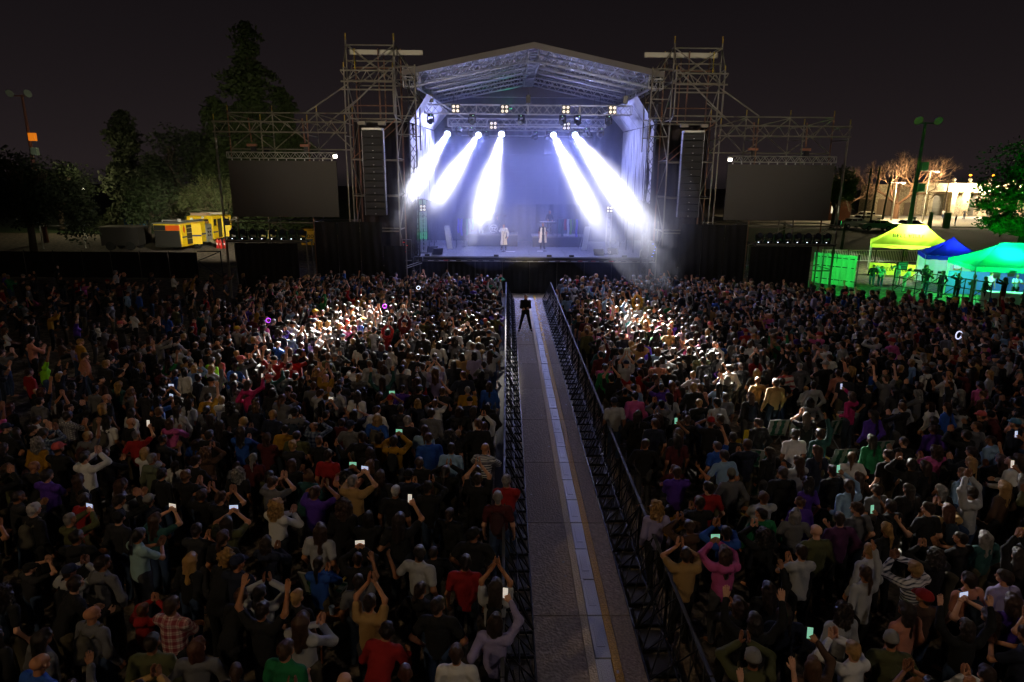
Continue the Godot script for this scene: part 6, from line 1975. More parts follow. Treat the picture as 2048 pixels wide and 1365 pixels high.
	make_pose("guard", {"l": V(-0.02, 1.1, -0.27), "r": V(-0.02, 1.12, -0.26), "pole": V(1, -0.4, 0.1), "stance": 0.27, "palm": V(0, 0, 1), "head": V(0.1, 0, 0)})
	make_pose("sitting", {"sit": true, "f": true, "l": V(0.16, 1.05, -0.35), "r": V(0.16, 1.05, -0.35), "pole": V(1, -0.4, 0.4), "head": V(0, 0.3, 0)})
	# plain cloths with a print
	checks("plaid_red", Color("7a2430"), Color("c9b8ac"), Color("3a1a20"))
	stripes("stripe_navy", Color("c8c8cc"), Color("20263c"), 9)
	checks("plaid_blue", Color("1c2c50"), Color("8a98a8"), Color("101828"))
	dots("dotted", Color("6a6a70"), Color("c8c8c8"))
	stripes("stripe_red", Color("c6c2c0"), Color("a02a28"), 3)

func checks(key: String, a: Color, b: Color, c: Color):
	var im := Image.create(64, 64, false, Image.FORMAT_RGB8)
	for y in 64:
		for x in 64:
			var u := 1 if (x / 16) % 2 else 0
			var w := 1 if (y / 16) % 2 else 0
			im.set_pixel(x, y, a if u + w == 2 else (b if u + w == 0 else a.lerp(b, 0.5)))
			if x % 32 == 8 or y % 32 == 8:
				im.set_pixel(x, y, c)
	printed(key, im, 5.0)

func dots(key: String, a: Color, b: Color):
	var im := Image.create(64, 64, false, Image.FORMAT_RGB8)
	for y in 64:
		for x in 64:
			var p := Vector2(x % 16 - 8, (y + (8 if (x / 16) % 2 else 0)) % 16 - 8)
			im.set_pixel(x, y, b if p.length() < 3.2 else a)
	printed(key, im, 5.0)

func stripes(key: String, a: Color, b: Color, n: int):
	var im := Image.create(16, 64, false, Image.FORMAT_RGB8)
	for y in 64:
		for x in 16:
			im.set_pixel(x, y, b if (y * n / 64.0) - floorf(y * n / 64.0) < 0.4 else a)
	printed(key, im, 2.0)

func printed(key: String, im: Image, scale: float):
	var s := cloth("cloth_" + key, "ffffff")
	s.albedo_texture = ImageTexture.create_from_image(im)
	s.uv1_scale = Vector3.ONE * scale

# ---------------------------------------------------------------- the crowd
const TOP := {"black": "0d0d0f", "charcoal": "232326", "navy": "141b30", "grey": "5c5c60", "lightgrey": "9c9ea2", "white": "c9c9c9", "red": "8e1214", "maroon": "4a1218", "green": "0f6a3c", "olive": "4a4c2c", "greygreen": "5c6450", "blue": "1c4a9c", "lightblue": "7f9fc0", "pink": "b8508c", "magenta": "a81a5c", "purple": "46248c", "plum": "4a2048", "lilac": "9088b0", "mustard": "9a7212", "tan": "9c7c4c", "salmon": "b87a64", "brown": "4a3426", "teal": "1f4a4a", "paleteal": "8aa8a8", "lime": "8ad80c"}
const HAIR := {"black": "0b0908", "dark": "1c120c", "brown": "352012", "lightbrown": "5c3e24", "blond": "a07c44", "grey": "7c7a78", "white": "b4b2b0", "auburn": "48200f", "navy": "18203a", "camogrey": "64645c", "coral": "b04a48", "lightblue": "4a7a98", "red": "8a1414", "yellow": "b89a1c"}
const SKIN := ["b98260", "a8724f", "c9967a", "8a5c40"]
const WORD := {"tee": "T-shirt", "longsleeve": "long-sleeved top", "hoodie": "hooded top"}
const DOES := {"stand": "arms hanging", "stand_f": "head turned aside", "folded": "arms folded", "clap_low": "clapping low", "clap_face": "clapping high", "clap_high": "hands joined overhead", "arms_up": "arms raised wide", "one_arm_up": "one arm raised", "phone_two": "filming with both hands", "phone_one": "filming with one hand", "pockets": "hands at the pockets", "arm_out": "one arm stretched out", "bent": "bending forward", "singing": "singing", "guard": "standing astride", "sitting": "sitting"}
const NICE := {"lightgrey": "pale grey", "greygreen": "grey-green", "paleteal": "pale teal", "lightblue": "light blue", "plaid_red": "red plaid", "stripe_red": "white and red banded", "stripe_navy": "navy striped", "plaid_blue": "blue plaid", "dotted": "dotted grey", "lightbrown": "light brown", "dark": "dark brown", "camogrey": "mottled grey"}
var bag_mesh: Mesh
var mm := {}
var spots := []

func nice(s: String) -> String:
	return NICE.get(s, s)

func hairmat(c: String) -> StandardMaterial3D:
	return strands(mat("hair_" + c, HAIR[c], 0.45))

func strands(s: StandardMaterial3D) -> StandardMaterial3D:
	# fine streaks down the hair; light from behind shines through its edge
	if not s.normal_enabled:
		s.normal_enabled = true
		s.normal_texture = bump_fine
		s.normal_scale = 2.0
		s.uv1_triplanar = true
		s.uv1_scale = Vector3(7.0, 0.9, 7.0)
		s.backlight_enabled = true
		s.backlight = Color(0.55, 0.5, 0.45)
	return s

func topmat(c: String) -> StandardMaterial3D:
	return cloth("cloth_" + c, TOP.get(c, "ffffff"))

func spec(x: float, z: float, top: String, garment: String, style: String, hc: String, pose: String, t: float) -> Dictionary:
	return {"x": x, "z": z, "y": 0.0, "top": top, "garment": garment, "style": style, "hc": hc, "pose": pose, "turn": atan2(-(CX - x), -(-43.0 - z)) + t, "tx": rng.randf_range(-0.06, 0.04), "tz": rng.randf_range(-0.05, 0.05), "h": rng.randf_range(0.9, 1.06), "w": rng.randf_range(0.94, 1.12), "skin": rng.randi() % 4, "legs": ["1d2735", "2b3f60", "0d0d10", "3a3a3e", "0d0d10", "4a4434"][rng.randi() % 6]}

func place_words(x: float, z: float) -> String:
	if x > -1.5 and x < 4.0:
		return " at the barrier"
	if x > 5.0 and x < 12.0 and z > -19.0 and z < -12.0:
		return " by the chairs"
	if x < -9.0:
		return " towards the trees"
	if x > 10.0:
		return " towards the tents"
	return ""

func person(d: Dictionary, label := "", group := "spectators in the crowd", shoes := false) -> Node3D:
	var hatted: bool = d.style == "cap"
	if label == "":
		var hw: String = "bald head" if d.style == "none" else (nice(d.hc) + " cap" if hatted else nice(d.hc) + " " + {"short": "short hair", "long": "long hair", "bob": "bobbed hair", "ponytail": "ponytail", "bun": "hair bun", "curly": "curly hair", "cropped": "cropped hair"}[d.style])
		label = "person in %s %s, %s, %s%s" % [nice(d.top), WORD[d.garment], hw, DOES[d.pose], place_words(d.x, d.z)]
	var P: Dictionary = poses[d.pose]
	var t := thing("person", label, "person", Vector3(d.x, d.y - P.drop * d.h, d.z), d.turn, group)
	t.rotation = Vector3(d.tx, d.turn, d.tz)
	t.scale = Vector3(d.w, d.h, d.w)
	mi(t, "body", P.body, mat("skin_" + SKIN[d.skin], SKIN[d.skin], 0.55))
	mi(t, "trousers", P.trousers, cloth("trousers_" + d.legs, d.legs))
	mi(t, {"tee": "shirt", "longsleeve": "sweater", "hoodie": "hooded_top"}[d.garment], P[d.garment], topmat(d.top))
	if d.style != "none":
		mi(t, "cap" if hatted else "hair", hair[d.style], hairmat(d.hc) if not hatted else cloth("cap_" + d.hc, HAIR[d.hc]), P.head)
	if hatted:
		mi(t, "hair", hair["cropped"], hairmat("dark"), P.head)
	if d.get("bag", false):
		mi(t, "backpack", bag_mesh, cloth("bag_" + d.bagc, d.bagc))
	if shoes:
		for i in 2:
			mi(t, "shoe", P["shoe%d" % i], mat("shoe_black", "0c0c0d", 0.6))
	return t

func put_many(key: String, mesh: Mesh, m: String, xf: Transform3D, col: Color):
	if not mm.has(key):
		mm[key] = [mesh, m, [], []]
	mm[key][2].append(xf)
	mm[key][3].append(col.srgb_to_linear())

func person_far(d: Dictionary):
	var P: Dictionary = poses[d.pose]
	var xf := Transform3D(Basis.from_euler(Vector3(d.tx, d.turn, d.tz)).scaled_local(Vector3(d.w, d.h, d.w)), Vector3(d.x, d.y - P.drop * d.h, d.z))
	put_many("body_" + d.pose, P.body, "skin", xf, Color(SKIN[d.skin]))
	put_many("trousers_" + d.pose, P.trousers, "cloth", xf, Color(d.legs))
	put_many(d.garment + "_" + d.pose, P[d.garment], "cloth", xf, Color(TOP.get(d.top, "888888")))
	if d.style != "none":
		put_many("hair_" + d.style, hair[d.style], "cloth" if d.style == "cap" else "hair", xf * P.head, Color(HAIR[d.hc]))

func pick(list: Array) -> String:
	# [[name, weight], ...]
	var sum := 0.0
	for a in list:
		sum += a[1]
	var r := rng.randf() * sum
	for a in list:
		r -= a[1]
		if r <= 0.0:
			return a[0]
	return list[0][0]

func spacing(x: float, z: float) -> float:
	if x > -0.45 and x < 3.0:
		return 0.0
	if z < -37.2 or z > -5.4:
		return 0.0
	if x < 0.0:
		if x < -0.86 * -z - 1.5 or x < -31.0:
			return 0.0
		if x < -12.5:
			return 1.05 if z < -15.0 else 0.68
		return 0.47 if z < -24.0 else (0.55 if z < -16.0 else 0.55)
	if x > 0.84 * -z + 1.5 or x > 26.5:
		return 0.0
	if x > 12.0 and z < -37.2 + (x - 12.0) * 0.58:
		return 0.0
	if x > 5.4 and x < 10.2 and z > -17.6 and z < -13.4:
		return 1.0
	return 0.48 if z < -20.0 else (0.55 if z < -15.0 else 0.55)

func crowd_all():
	var bag := skin_of([[V(0, 1.08, 0.17), V(0, 1.3, 0.17), 0.125, 0.105, 1.2], [V(0, 1.08, 0.22), V(0, 1.12, 0.22), 0.08, 0.075], [V(-0.1, 1.36, 0.1), V(-0.12, 1.47, -0.02), 0.022, 0.022], [V(0.1, 1.36, 0.1), V(0.12, 1.47, -0.02), 0.022, 0.022]], 0.02, 0.02, -9.0, 0.01, 6.0)
	bag_mesh = bag.mesh()
	var heroes := [
		[-4.48, -7.53, "plaid_red", "longsleeve", "short", "brown", "folded", 0.00],
		[-5.87, -8.48, "grey", "hoodie", "short", "dark", "pockets", -0.30],
		[-5.92, -9.25, "paleteal", "tee", "ponytail", "black", "clap_low", -0.60],
		[-7.19, -9.78, "olive", "longsleeve", "cropped", "grey", "phone_two", -0.20],
		[-8.06, -10.03, "black", "longsleeve", "short", "white", "stand", -0.30],
		[-7.91, -11.20, "black", "longsleeve", "long", "brown", "stand_f", -0.40],
		[-7.07, -10.94, "lightgrey", "tee", "long", "brown", "clap_low", -0.70],
		[-7.13, -12.09, "greygreen", "hoodie", "cropped", "grey", "stand", -0.20],
		[-6.25, -12.02, "black", "longsleeve", "short", "dark", "folded", -0.30],
		[-5.05, -10.48, "black", "tee", "short", "brown", "clap_face", -0.20],
		[-4.00, -10.28, "white", "longsleeve", "curly", "blond", "clap_low", -0.50],
		[-3.53, -10.78, "purple", "tee", "short", "brown", "clap_face", -0.20],
		[-3.05, -9.52, "lightgrey", "tee", "long", "brown", "stand_f", -0.10],
		[-3.63, -12.29, "red", "tee", "short", "dark", "stand", 0.00],
		[-2.09, -10.75, "black", "tee", "cropped", "white", "stand", 0.00],
		[-1.75, -9.78, "black", "tee", "long", "dark", "phone_one", 0.00],
		[-3.96, -8.53, "navy", "longsleeve", "cap", "navy", "pockets", -0.20],
		[-4.24, -8.41, "black", "longsleeve", "curly", "blond", "bent", -0.30],
		[-1.30, -8.72, "lightgrey", "tee", "short", "black", "arm_out", -0.60],
		[-0.61, -8.52, "red", "tee", "short", "black", "stand", 0.00],
		[-0.86, -7.51, "black", "tee", "short", "dark", "pockets", -0.10],
		[-0.52, -6.66, "white", "tee", "short", "brown", "stand", 0.00],
		[-0.16, -7.20, "lilac", "longsleeve", "bob", "dark", "phone_one", -0.20],
		[-0.17, -7.98, "lightgrey", "tee", "long", "dark", "clap_high", 0.00],
		[-1.83, -7.54, "tan", "tee", "bun", "dark", "clap_high", -0.20],
		[-2.62, -7.29, "lightgrey", "longsleeve", "long", "brown", "clap_low", -0.40],
		[-2.61, -6.61, "green", "tee", "short", "brown", "stand", -0.40],
		[-5.56, -6.42, "blue", "tee", "none", "x", "stand", -0.30],
		[-3.18, -7.34, "black", "tee", "short", "dark", "arms_up", -0.30],
		[-9.03, -19.30, "lime", "longsleeve", "short", "dark", "stand", -0.20],
		[-8.95, -19.64, "red", "longsleeve", "long", "dark", "stand_f", -0.20],
		[-13.21, -19.62, "salmon", "longsleeve", "short", "dark", "pockets", -0.30],
		[-7.09, -16.88, "magenta", "hoodie", "long", "dark", "phone_one", -0.30],
		[-14.24, -19.20, "lime", "tee", "long", "dark", "one_arm_up", -0.30],
		[-13.70, -18.01, "red", "tee", "short", "dark", "stand", 0.00],
		[-9.85, -15.05, "black", "longsleeve", "bob", "blond", "stand_f", -0.40],
		[-2.40, -13.15, "mustard", "longsleeve", "short", "dark", "phone_two", 0.00],
		[-1.17, -12.68, "lightblue", "tee", "short", "black", "stand", 0.00],
		[-3.91, -16.10, "white", "tee", "long", "dark", "stand_f", 0.00],
		[-3.09, -14.46, "blue", "tee", "bob", "blond", "stand_f", 0.00],
		[-0.48, -11.30, "black", "tee", "short", "dark", "clap_high", 0.00],
		[2.71, -10.18, "lilac", "longsleeve", "curly", "blond", "stand_f", 0.00],
		[3.34, -11.65, "purple", "longsleeve", "short", "brown", "folded", 0.00],
		[3.46, -10.45, "black", "longsleeve", "short", "dark", "clap_low", 0.00],
		[4.41, -11.51, "grey", "longsleeve", "cap", "camogrey", "pockets", 0.00],
		[2.72, -8.77, "tan", "tee", "short", "dark", "clap_face", 0.00],
		[3.37, -8.78, "pink", "hoodie", "long", "brown", "phone_two", 0.00],
		[4.59, -8.78, "lightgrey", "tee", "short", "dark", "clap_low", 0.00],
		[5.11, -9.41, "olive", "longsleeve", "none", "x", "stand", 0.00],
		[5.72, -9.78, "plum", "longsleeve", "short", "dark", "pockets", 0.00],
		[6.44, -13.58, "white", "tee", "short", "black", "stand", 0.00],
		[6.59, -12.63, "navy", "longsleeve", "long", "brown", "stand_f", 0.00],
		[7.10, -13.53, "teal", "longsleeve", "short", "black", "one_arm_up", 0.00],
		[9.15, -16.17, "magenta", "hoodie", "long", "brown", "phone_one", 0.20],
		[8.96, -14.87, "purple", "longsleeve", "long", "black", "stand_f", 0.20],
		[6.75, -18.73, "white", "longsleeve", "bun", "black", "stand_f", 0.00],
		[8.41, -21.63, "white", "tee", "bun", "lightbrown", "clap_face", 0.00],
		[8.48, -20.46, "white", "tee", "long", "dark", "clap_face", 0.00],
		[8.37, -18.55, "stripe_red", "longsleeve", "cap", "black", "stand", 0.00],
		[9.05, -18.93, "grey", "hoodie", "cropped", "grey", "pockets", 0.00],
		[7.53, -17.29, "tan", "longsleeve", "short", "black", "stand", 0.00],
		[6.46, -16.13, "black", "longsleeve", "long", "brown", "stand_f", 0.00],
		[5.68, -16.12, "grey", "tee", "short", "dark", "stand", 0.00],
		[2.94, -18.66, "green", "longsleeve", "short", "dark", "stand", 0.20],
		[2.81, -15.65, "lightgrey", "tee", "cap", "navy", "stand", 0.00],
		[12.67, -18.63, "white", "tee", "short", "black", "stand", 0.20],
		[10.33, -13.57, "black", "longsleeve", "short", "black", "clap_face", 0.30],
		[11.67, -14.84, "black", "longsleeve", "cap", "coral", "clap_low", 0.30],
		[6.67, -8.18, "salmon", "tee", "short", "dark", "stand", 0.20],
		[11.99, -14.25, "navy", "longsleeve", "cap", "lightblue", "stand", 0.40],
		[0.04, -11.20, "red", "tee", "short", "grey", "folded", 0.00],
		[-0.09, -10.52, "maroon", "tee", "short", "grey", "stand", 0.00],
		[-2.80, -10.32, "black", "longsleeve", "curly", "brown", "stand_f", -0.20],
		[-1.82, -14.74, "grey", "longsleeve", "short", "dark", "stand", 0.00],
		[-6.11, -7.82, "black", "longsleeve", "short", "dark", "bent", -0.80],
		[6.81, -10.38, "black", "hoodie", "short", "dark", "stand", 0.10],
		[5.38, -11.67, "black", "hoodie", "short", "dark", "stand", 0.00],
		[7.32, -10.21, "black", "tee", "short", "dark", "arm_out", 0.20]]
	var cells := {}
	var all := []
	for h in heroes:
		var d := spec(h[0], h[1], h[2], h[3], h[4], h[5], h[6], h[7] * 0.5)
		d.hero = true
		d.h = 1.0
		all.append(d)
		var k := Vector2i(int(floor(d.x / 0.8)), int(floor(d.z / 0.8)))
		if not cells.has(k):
			cells[k] = []
		cells[k].append(Vector3(d.x, d.z, 0.62))
	var tries := 0
	while tries < 75000:
		tries += 1
		var x := rng.randf_range(-31, 26.5)
		var z := rng.randf_range(-37.2, -5.4)
		var s := spacing(x, z)
		if s == 0.0:
			continue
		var c := Vector2i(int(floor(x / 0.8)), int(floor(z / 0.8)))
		var ok := true
		for i in range(-2, 3):
			for j in range(-2, 3):
				for p in cells.get(c + Vector2i(i, j), []):
					if Vector2(x - p.x, z - p.y).length() < maxf(s, p.z):
						ok = false
						break
				if not ok:
					break
			if not ok:
				break
		if not ok:
			continue
		if not cells.has(c):
			cells[c] = []
		cells[c].append(Vector3(x, z, 0.4))
		var pose := pick([["stand", 20], ["stand_f", 16], ["folded", 6], ["clap_low", 12], ["clap_face", 12], ["clap_high", 5], ["arms_up", 2.5], ["one_arm_up", 3], ["phone_two", 3], ["phone_one", 3], ["pockets", 9], ["arm_out", 3], ["bent", 2]])
		if x < -12.5 and rng.randf() < 0.25:
			pose = "sitting"
		var fem := rng.randf() < 0.52
		var style := pick([["long", 10], ["bob", 3], ["ponytail", 4], ["bun", 2], ["curly", 3]]) if fem else pick([["short", 10], ["cropped", 4], ["cap", 3], ["none", 0.8]])
		var hc := pick([["black", 6], ["dark", 8], ["brown", 6], ["lightbrown", 3], ["blond", 2.5], ["grey", 1.2], ["auburn", 1]]) if style != "cap" else pick([["black", 4], ["navy", 3], ["red", 1], ["grey", 2], ["coral", 1], ["yellow", 0.5]])
		var top := pick([["black", 46], ["charcoal", 15], ["navy", 9], ["grey", 9], ["lightgrey", 7], ["white", 10], ["red", 4], ["maroon", 3], ["green", 2], ["olive", 3], ["blue", 3], ["lightblue", 2], ["pink", 2], ["purple", 2.5], ["mustard", 1.5], ["tan", 3], ["salmon", 1.5], ["brown", 4], ["teal", 2], ["lilac", 1.5], ["stripe_navy", 0.8], ["plaid_blue", 0.8], ["plaid_red", 0.5], ["dotted", 0.6]])
		var d := spec(x, z, top, pick([["tee", 10], ["longsleeve", 9], ["hoodie", 4]]), style, hc, pose, rng.randf_range(-0.3, 0.3))
		if rng.randf() < 0.05:
			d.h *= 0.78
			d.w *= 0.85
		if fem:
			d.h *= 0.96
			d.w *= 0.95
		all.append(d)
	for d in all:
		d.bag = rng.randf() < 0.12 and d.garment != "hoodie" and d.pose != "bent"
		d.bagc = ["14161c", "3a1c20", "1c2a3c", "4a463c"][rng.randi() % 4]
	# the three hundred that show largest are people of their own, the rest is one crowd
	var cam: Camera3D = get_node("camera")
	var inv := cam.transform.affine_inverse()
	var ty := tan(deg_to_rad(cam.fov) / 2)
	for d in all:
		var q: Vector3 = inv * Vector3(d.x, 1.5 * d.h, d.z)
		var seen: bool = q.z < -0.5 and absf(q.x) < -q.z * ty * 1.52 and absf(q.y) < -q.z * ty * 1.03
		d.rank = (-q.z if seen else 500.0) - (100.0 if d.has("hero") else 0.0)
	all.sort_custom(func(a, b): return a.rank < b.rank)
	var n := 0
	var phones := []
	for d in all:
		if n < 272 and d.rank < 400:
			person(d)
			n += 1
		else:
			person_far(d)
		if d.pose in ["phone_two", "phone_one"] and d.rank < 400:
			phones.append(d)
	var crowd := Node3D.new()
	crowd.name = "crowd"
	add_child(crowd)
	tag(crowd, "dense mass of spectators packed up to the foot of the stage", "crowd", "", "stuff")
	for key in mm:
		var a: Array = mm[key]
		var m := MultiMesh.new()
		m.transform_format = MultiMesh.TRANSFORM_3D
		m.use_colors = true
		m.mesh = a[0]
		m.instance_count = a[2].size()
		for i in a[2].size():
			m.set_instance_transform(i, a[2][i])
			m.set_instance_color(i, a[3][i])
		var o := MultiMeshInstance3D.new()
		o.name = key
		o.multimesh = m
		var mt: StandardMaterial3D
		if a[1] == "cloth":
			mt = cloth("many_cloth", "ffffff")
		elif a[1] == "hair":
			mt = strands(mat("many_hair", "ffffff", 0.45))
		else:
			mt = mat("many_skin", "ffffff", 0.55)
		mt.vertex_color_use_as_albedo = true
		o.material_override = mt
		crowd.add_child(o, true)
		o.set_meta("kind", "stuff")
	print("people ", all.size(), " own ", n)
	# telephones held up
	var k := 0
	for d in phones:
		if k >= 24:
			break
		k += 1
		var P: Dictionary = poses[d.pose]
		var base := Transform3D(Basis.from_euler(Vector3(d.tx, d.turn, d.tz)).scaled_local(Vector3(d.w, d.h, d.w)), Vector3(d.x, d.y, d.z))
		var at: Vector3 = base * ((P.wr.l + P.wr.r) * 0.5 + V(0, 0.03, -0.01)) if d.pose == "phone_two" else base * (P.wr.r + V(-0.03, 0.03, -0.02))
		var t := thing("smartphone", "lit smartphone held up by the person in %s %s" % [nice(d.top), WORD[d.garment]], "smartphone", at, d.turn, "smartphones in the crowd")
		t.rotation.x = -0.15
		var flat: bool = d.pose == "phone_two"
		box(t, "case", Vector3.ZERO, Vector3(0.155, 0.078, 0.009) if flat else Vector3(0.078, 0.155, 0.009), mat("phone_black", "0c0c0e", 0.4), Vector3.ZERO, 0.003)
		box(t, "screen", Vector3(0, 0, 0.006), Vector3(0.145, 0.068, 0.003) if flat else Vector3(0.068, 0.145, 0.003), glow("phone_screen_%d" % (k % 3), ["cfdcff", "fff4e4", "a8ffd8"][k % 3], [0.7, 0.5, 0.4][k % 3]), Vector3.ZERO, 0.001)
	people_apart()

func people_apart():
	var one := func(x, y, z, turn, top, garment, style, hc, pose, legs, label, h):
		var d := spec(x, z, top, garment, style, hc, pose, 0.0)
		d.y = y
		d.turn = turn
		d.legs = legs
		d.tx = 0.0
		d.tz = 0.0
		d.h = h
		d.w = 1.0
		return person(d, label, "", true)
	one.call(0.9, 0.065, -29.9, PI, "black", "longsleeve", "cropped", "dark", "guard", "0d0d10", "guard in black standing astride on the empty concrete lane", 1.03)
	# two singers in long pale coats
	var coat := cloth("coat_pale", "c6bca6")
	var body := [[V(0, 0.95, 0), V(0, 1.2, 0), 0.165, 0.165, 1.3], [V(0, 1.2, 0), V(0, 1.35, 0.01), 0.168, 0.12, 1.4], [V(-0.14, 1.39, 0.015), V(0.14, 1.39, 0.015), 0.074, 0.074], [V(0, 0.98, 0), V(0, 0.3, 0.03), 0.165, 0.25, 1.3]]
	var s1: Node3D = one.call(-0.2, 2.31, -44.0, PI - 0.2, "white", "longsleeve", "bob", "dark", "singing", "101014", "singer in a closed long pale coat with dark hair", 1.02)
	mi(s1, "coat", skin_of(body, 0.022, 0.06, 0.36, 0.014, 5.0).mesh(), coat)
	var s2: Node3D = one.call(2.46, 2.31, -44.7, PI + 0.15, "black", "tee", "short", "lightbrown", "stand", "101014", "singer in an open sleeveless pale coat over black", 1.04)
	for s in [-1.0, 1.0]:
		var half := [[V(s * 0.11, 1.0, 0), V(s * 0.12, 1.36, 0.01), 0.085, 0.075, 0.62], [V(s * 0.12, 1.0, 0.0), V(s * 0.17, 0.4, 0.02), 0.085, 0.11, 0.75]]
		mi(s2, "coat_half", skin_of(half, 0.022, 0.04, 0.44, 0.01, 5.0).mesh(), coat)
	one.call(3.1, 3.06, -47.9, PI, "black", "longsleeve", "short", "dark", "bent", "101014", "keyboard player in black behind the keyboard", 1.0)
	one.call(-1.0, 3.16, -48.1, PI, "black", "tee", "short", "dark", "singing", "101014", "drummer in black behind the drum kit", 0.95)
	one.call(-5.4, 0.0, -38.0, 0.4, "charcoal", "longsleeve", "short", "dark", "bent", "101014", "camera operator in charcoal beside the crane at the stage corner", 1.0)
	# by the tents
	var by := [[25.05, -44.0, 2.4, "charcoal", "hoodie", "short", "dark", "stand", "2b3f60", "child in charcoal top walking with a friend near the tents", 0.86], [25.5, -43.8, 2.2, "paleteal", "tee", "long", "dark", "stand_f", "2b3f60", "child in pale top walking close to a friend near the tents", 0.84], [26.9, -44.4, -1.2, "paleteal", "longsleeve", "long", "dark", "arm_out", "8a8a88", "long-haired youth in pale clothes crossing the tent yard", 0.96], [26.0, -41.9, -2.3, "lightgrey", "tee", "short", "dark", "bent", "8a8a88", "youth in pale clothes stepping over the pipe railing", 0.92],
		[27.5, -42.2, 2.6, "black", "longsleeve", "curly", "black", "sitting", "0d0d10", "person in black sitting on the pipe railing", 0.95], [26.6, -40.6, -1.4, "charcoal", "hoodie", "bun", "dark", "clap_low", "2b3f60", "slim person in charcoal leaning over the pipe railing", 0.95], [26.9, -39.6, 0.2, "black", "longsleeve", "long", "black", "stand_f", "0d0d10", "long-haired person in black standing at the pipe railing", 1.0], [27.2, -38.6, 0.0, "navy", "longsleeve", "ponytail", "black", "clap_face", "0d0d10", "person in navy with ponytail clapping at the pipe railing", 1.0], [27.6, -37.8, 0.5, "grey", "longsleeve", "cropped", "dark", "folded", "6a4a14", "person in grey with brown trousers at the pipe railing", 1.02], [27.9, -37.3, 1.2, "black", "hoodie", "short", "black", "pockets", "0d0d10", "person in black hooded top at the railing corner", 1.0], [28.5, -36.6, 0.4, "black", "longsleeve", "curly", "black", "phone_two", "6a1410", "person in black with red trousers by the teal tent", 1.02], [29.0, -35.6, 0.6, "grey", "hoodie", "short", "dark", "stand", "3a3a3e", "person in grey hooded top near the teal tent corner", 1.04],
		[29.6, -39.2, 3.0, "white", "tee", "short", "dark", "stand", "0d0d10", "seller in white behind the sales table", 1.0], [30.6, -38.4, 2.8, "lightblue", "tee", "bun", "brown", "clap_low", "0d0d10", "seller in light blue under the teal tent", 0.97], [31.2, -44.6, 2.6, "lightgrey", "tee", "long", "brown", "folded", "2b3f60", "person in pale grey under the blue tent", 0.98]]
	for a in by:
		one.call(a[0], 0.55 if a[7] == "sitting" else 0.0, a[1], a[2], a[3], a[4], a[5], a[6], a[7], a[8], a[9], a[10])
	var street := [[70.6, -103.2, 1.0, "black", "hoodie", "short", "dark", "stand", "person in black on the street beyond the lawn"], [75.3, -102.4, 0.4, "lime", "tee", "long", "dark", "stand_f", "person in lime top on the street beyond the lawn"], [77.4, -102.8, 0.2, "red", "longsleeve", "long", "dark", "folded", "person in red top on the street beyond the lawn"], [80.0, -120.5, 2.2, "white", "tee", "short", "dark", "stand", "person in white before the columned doorways"], [84.2, -121.0, 2.8, "grey", "tee", "short", "dark", "pockets", "person in grey before the columned doorways"]]
	for a in street:
		one.call(a[0], 0.02, a[1], a[2], a[3], a[4], a[5], a[6], a[7], "2b3f60", a[8], 1.0)

func lawn_chair_proto() -> Node3D:
	var t := thing("lawn_chair", "", "chair")
	var fr := mat("chair_frame", "a8aaac", 0.3, 0.7)
	for x in [-0.27, 0.27]:
		tube(t, "leg", V(x, 0, 0.25), V(x, 0.42, -0.22), 0.013, fr)
		tube(t, "leg", V(x, 0, -0.25), V(x, 0.6, 0.2), 0.013, fr)
		tube(t, "back_post", V(x, 0.4, 0.2), V(x, 0.92, 0.36), 0.013, fr)
		tube(t, "side_rail", V(x, 0.4, 0.22), V(x, 0.43, -0.24), 0.013, fr)
		box(t, "armrest", V(x, 0.6, -0.02), V(0.05, 0.025, 0.42), mat("chair_arm", "c8b04a", 0.5))
	tube(t, "top_rail", V(-0.27, 0.92, 0.36), V(0.27, 0.92, 0.36), 0.013, fr)
	tube(t, "front_rail", V(-0.27, 0.43, -0.24), V(0.27, 0.43, -0.24), 0.013, fr)
	var a := mat("web_green", "1d5a44", 0.7)
	var b := mat("web_white", "8c948c", 0.7)
	for k in 5:
		box(t, "webbing", V(-0.21 + k * 0.105, 0.42, -0.01), V(0.085, 0.006, 0.46), a if k % 2 else b)
		box(t, "webbing", V(0, 0.428 + 0.002 * (k % 2), -0.19 + k * 0.09), V(0.54, 0.006, 0.065), b if k % 2 else a)
		var z := 0.225 + k * 0.03
		box(t, "webbing", V(0, 0.5 + k * 0.095, z), V(0.54, 0.07, 0.006), b if k % 2 else a, V(0.3, 0, 0))
		box(t, "webbing", V(-0.21 + k * 0.105, 0.69, 0.292), V(0.085, 0.48, 0.006), a if k % 2 else b, V(0.3, 0, 0))
	return t

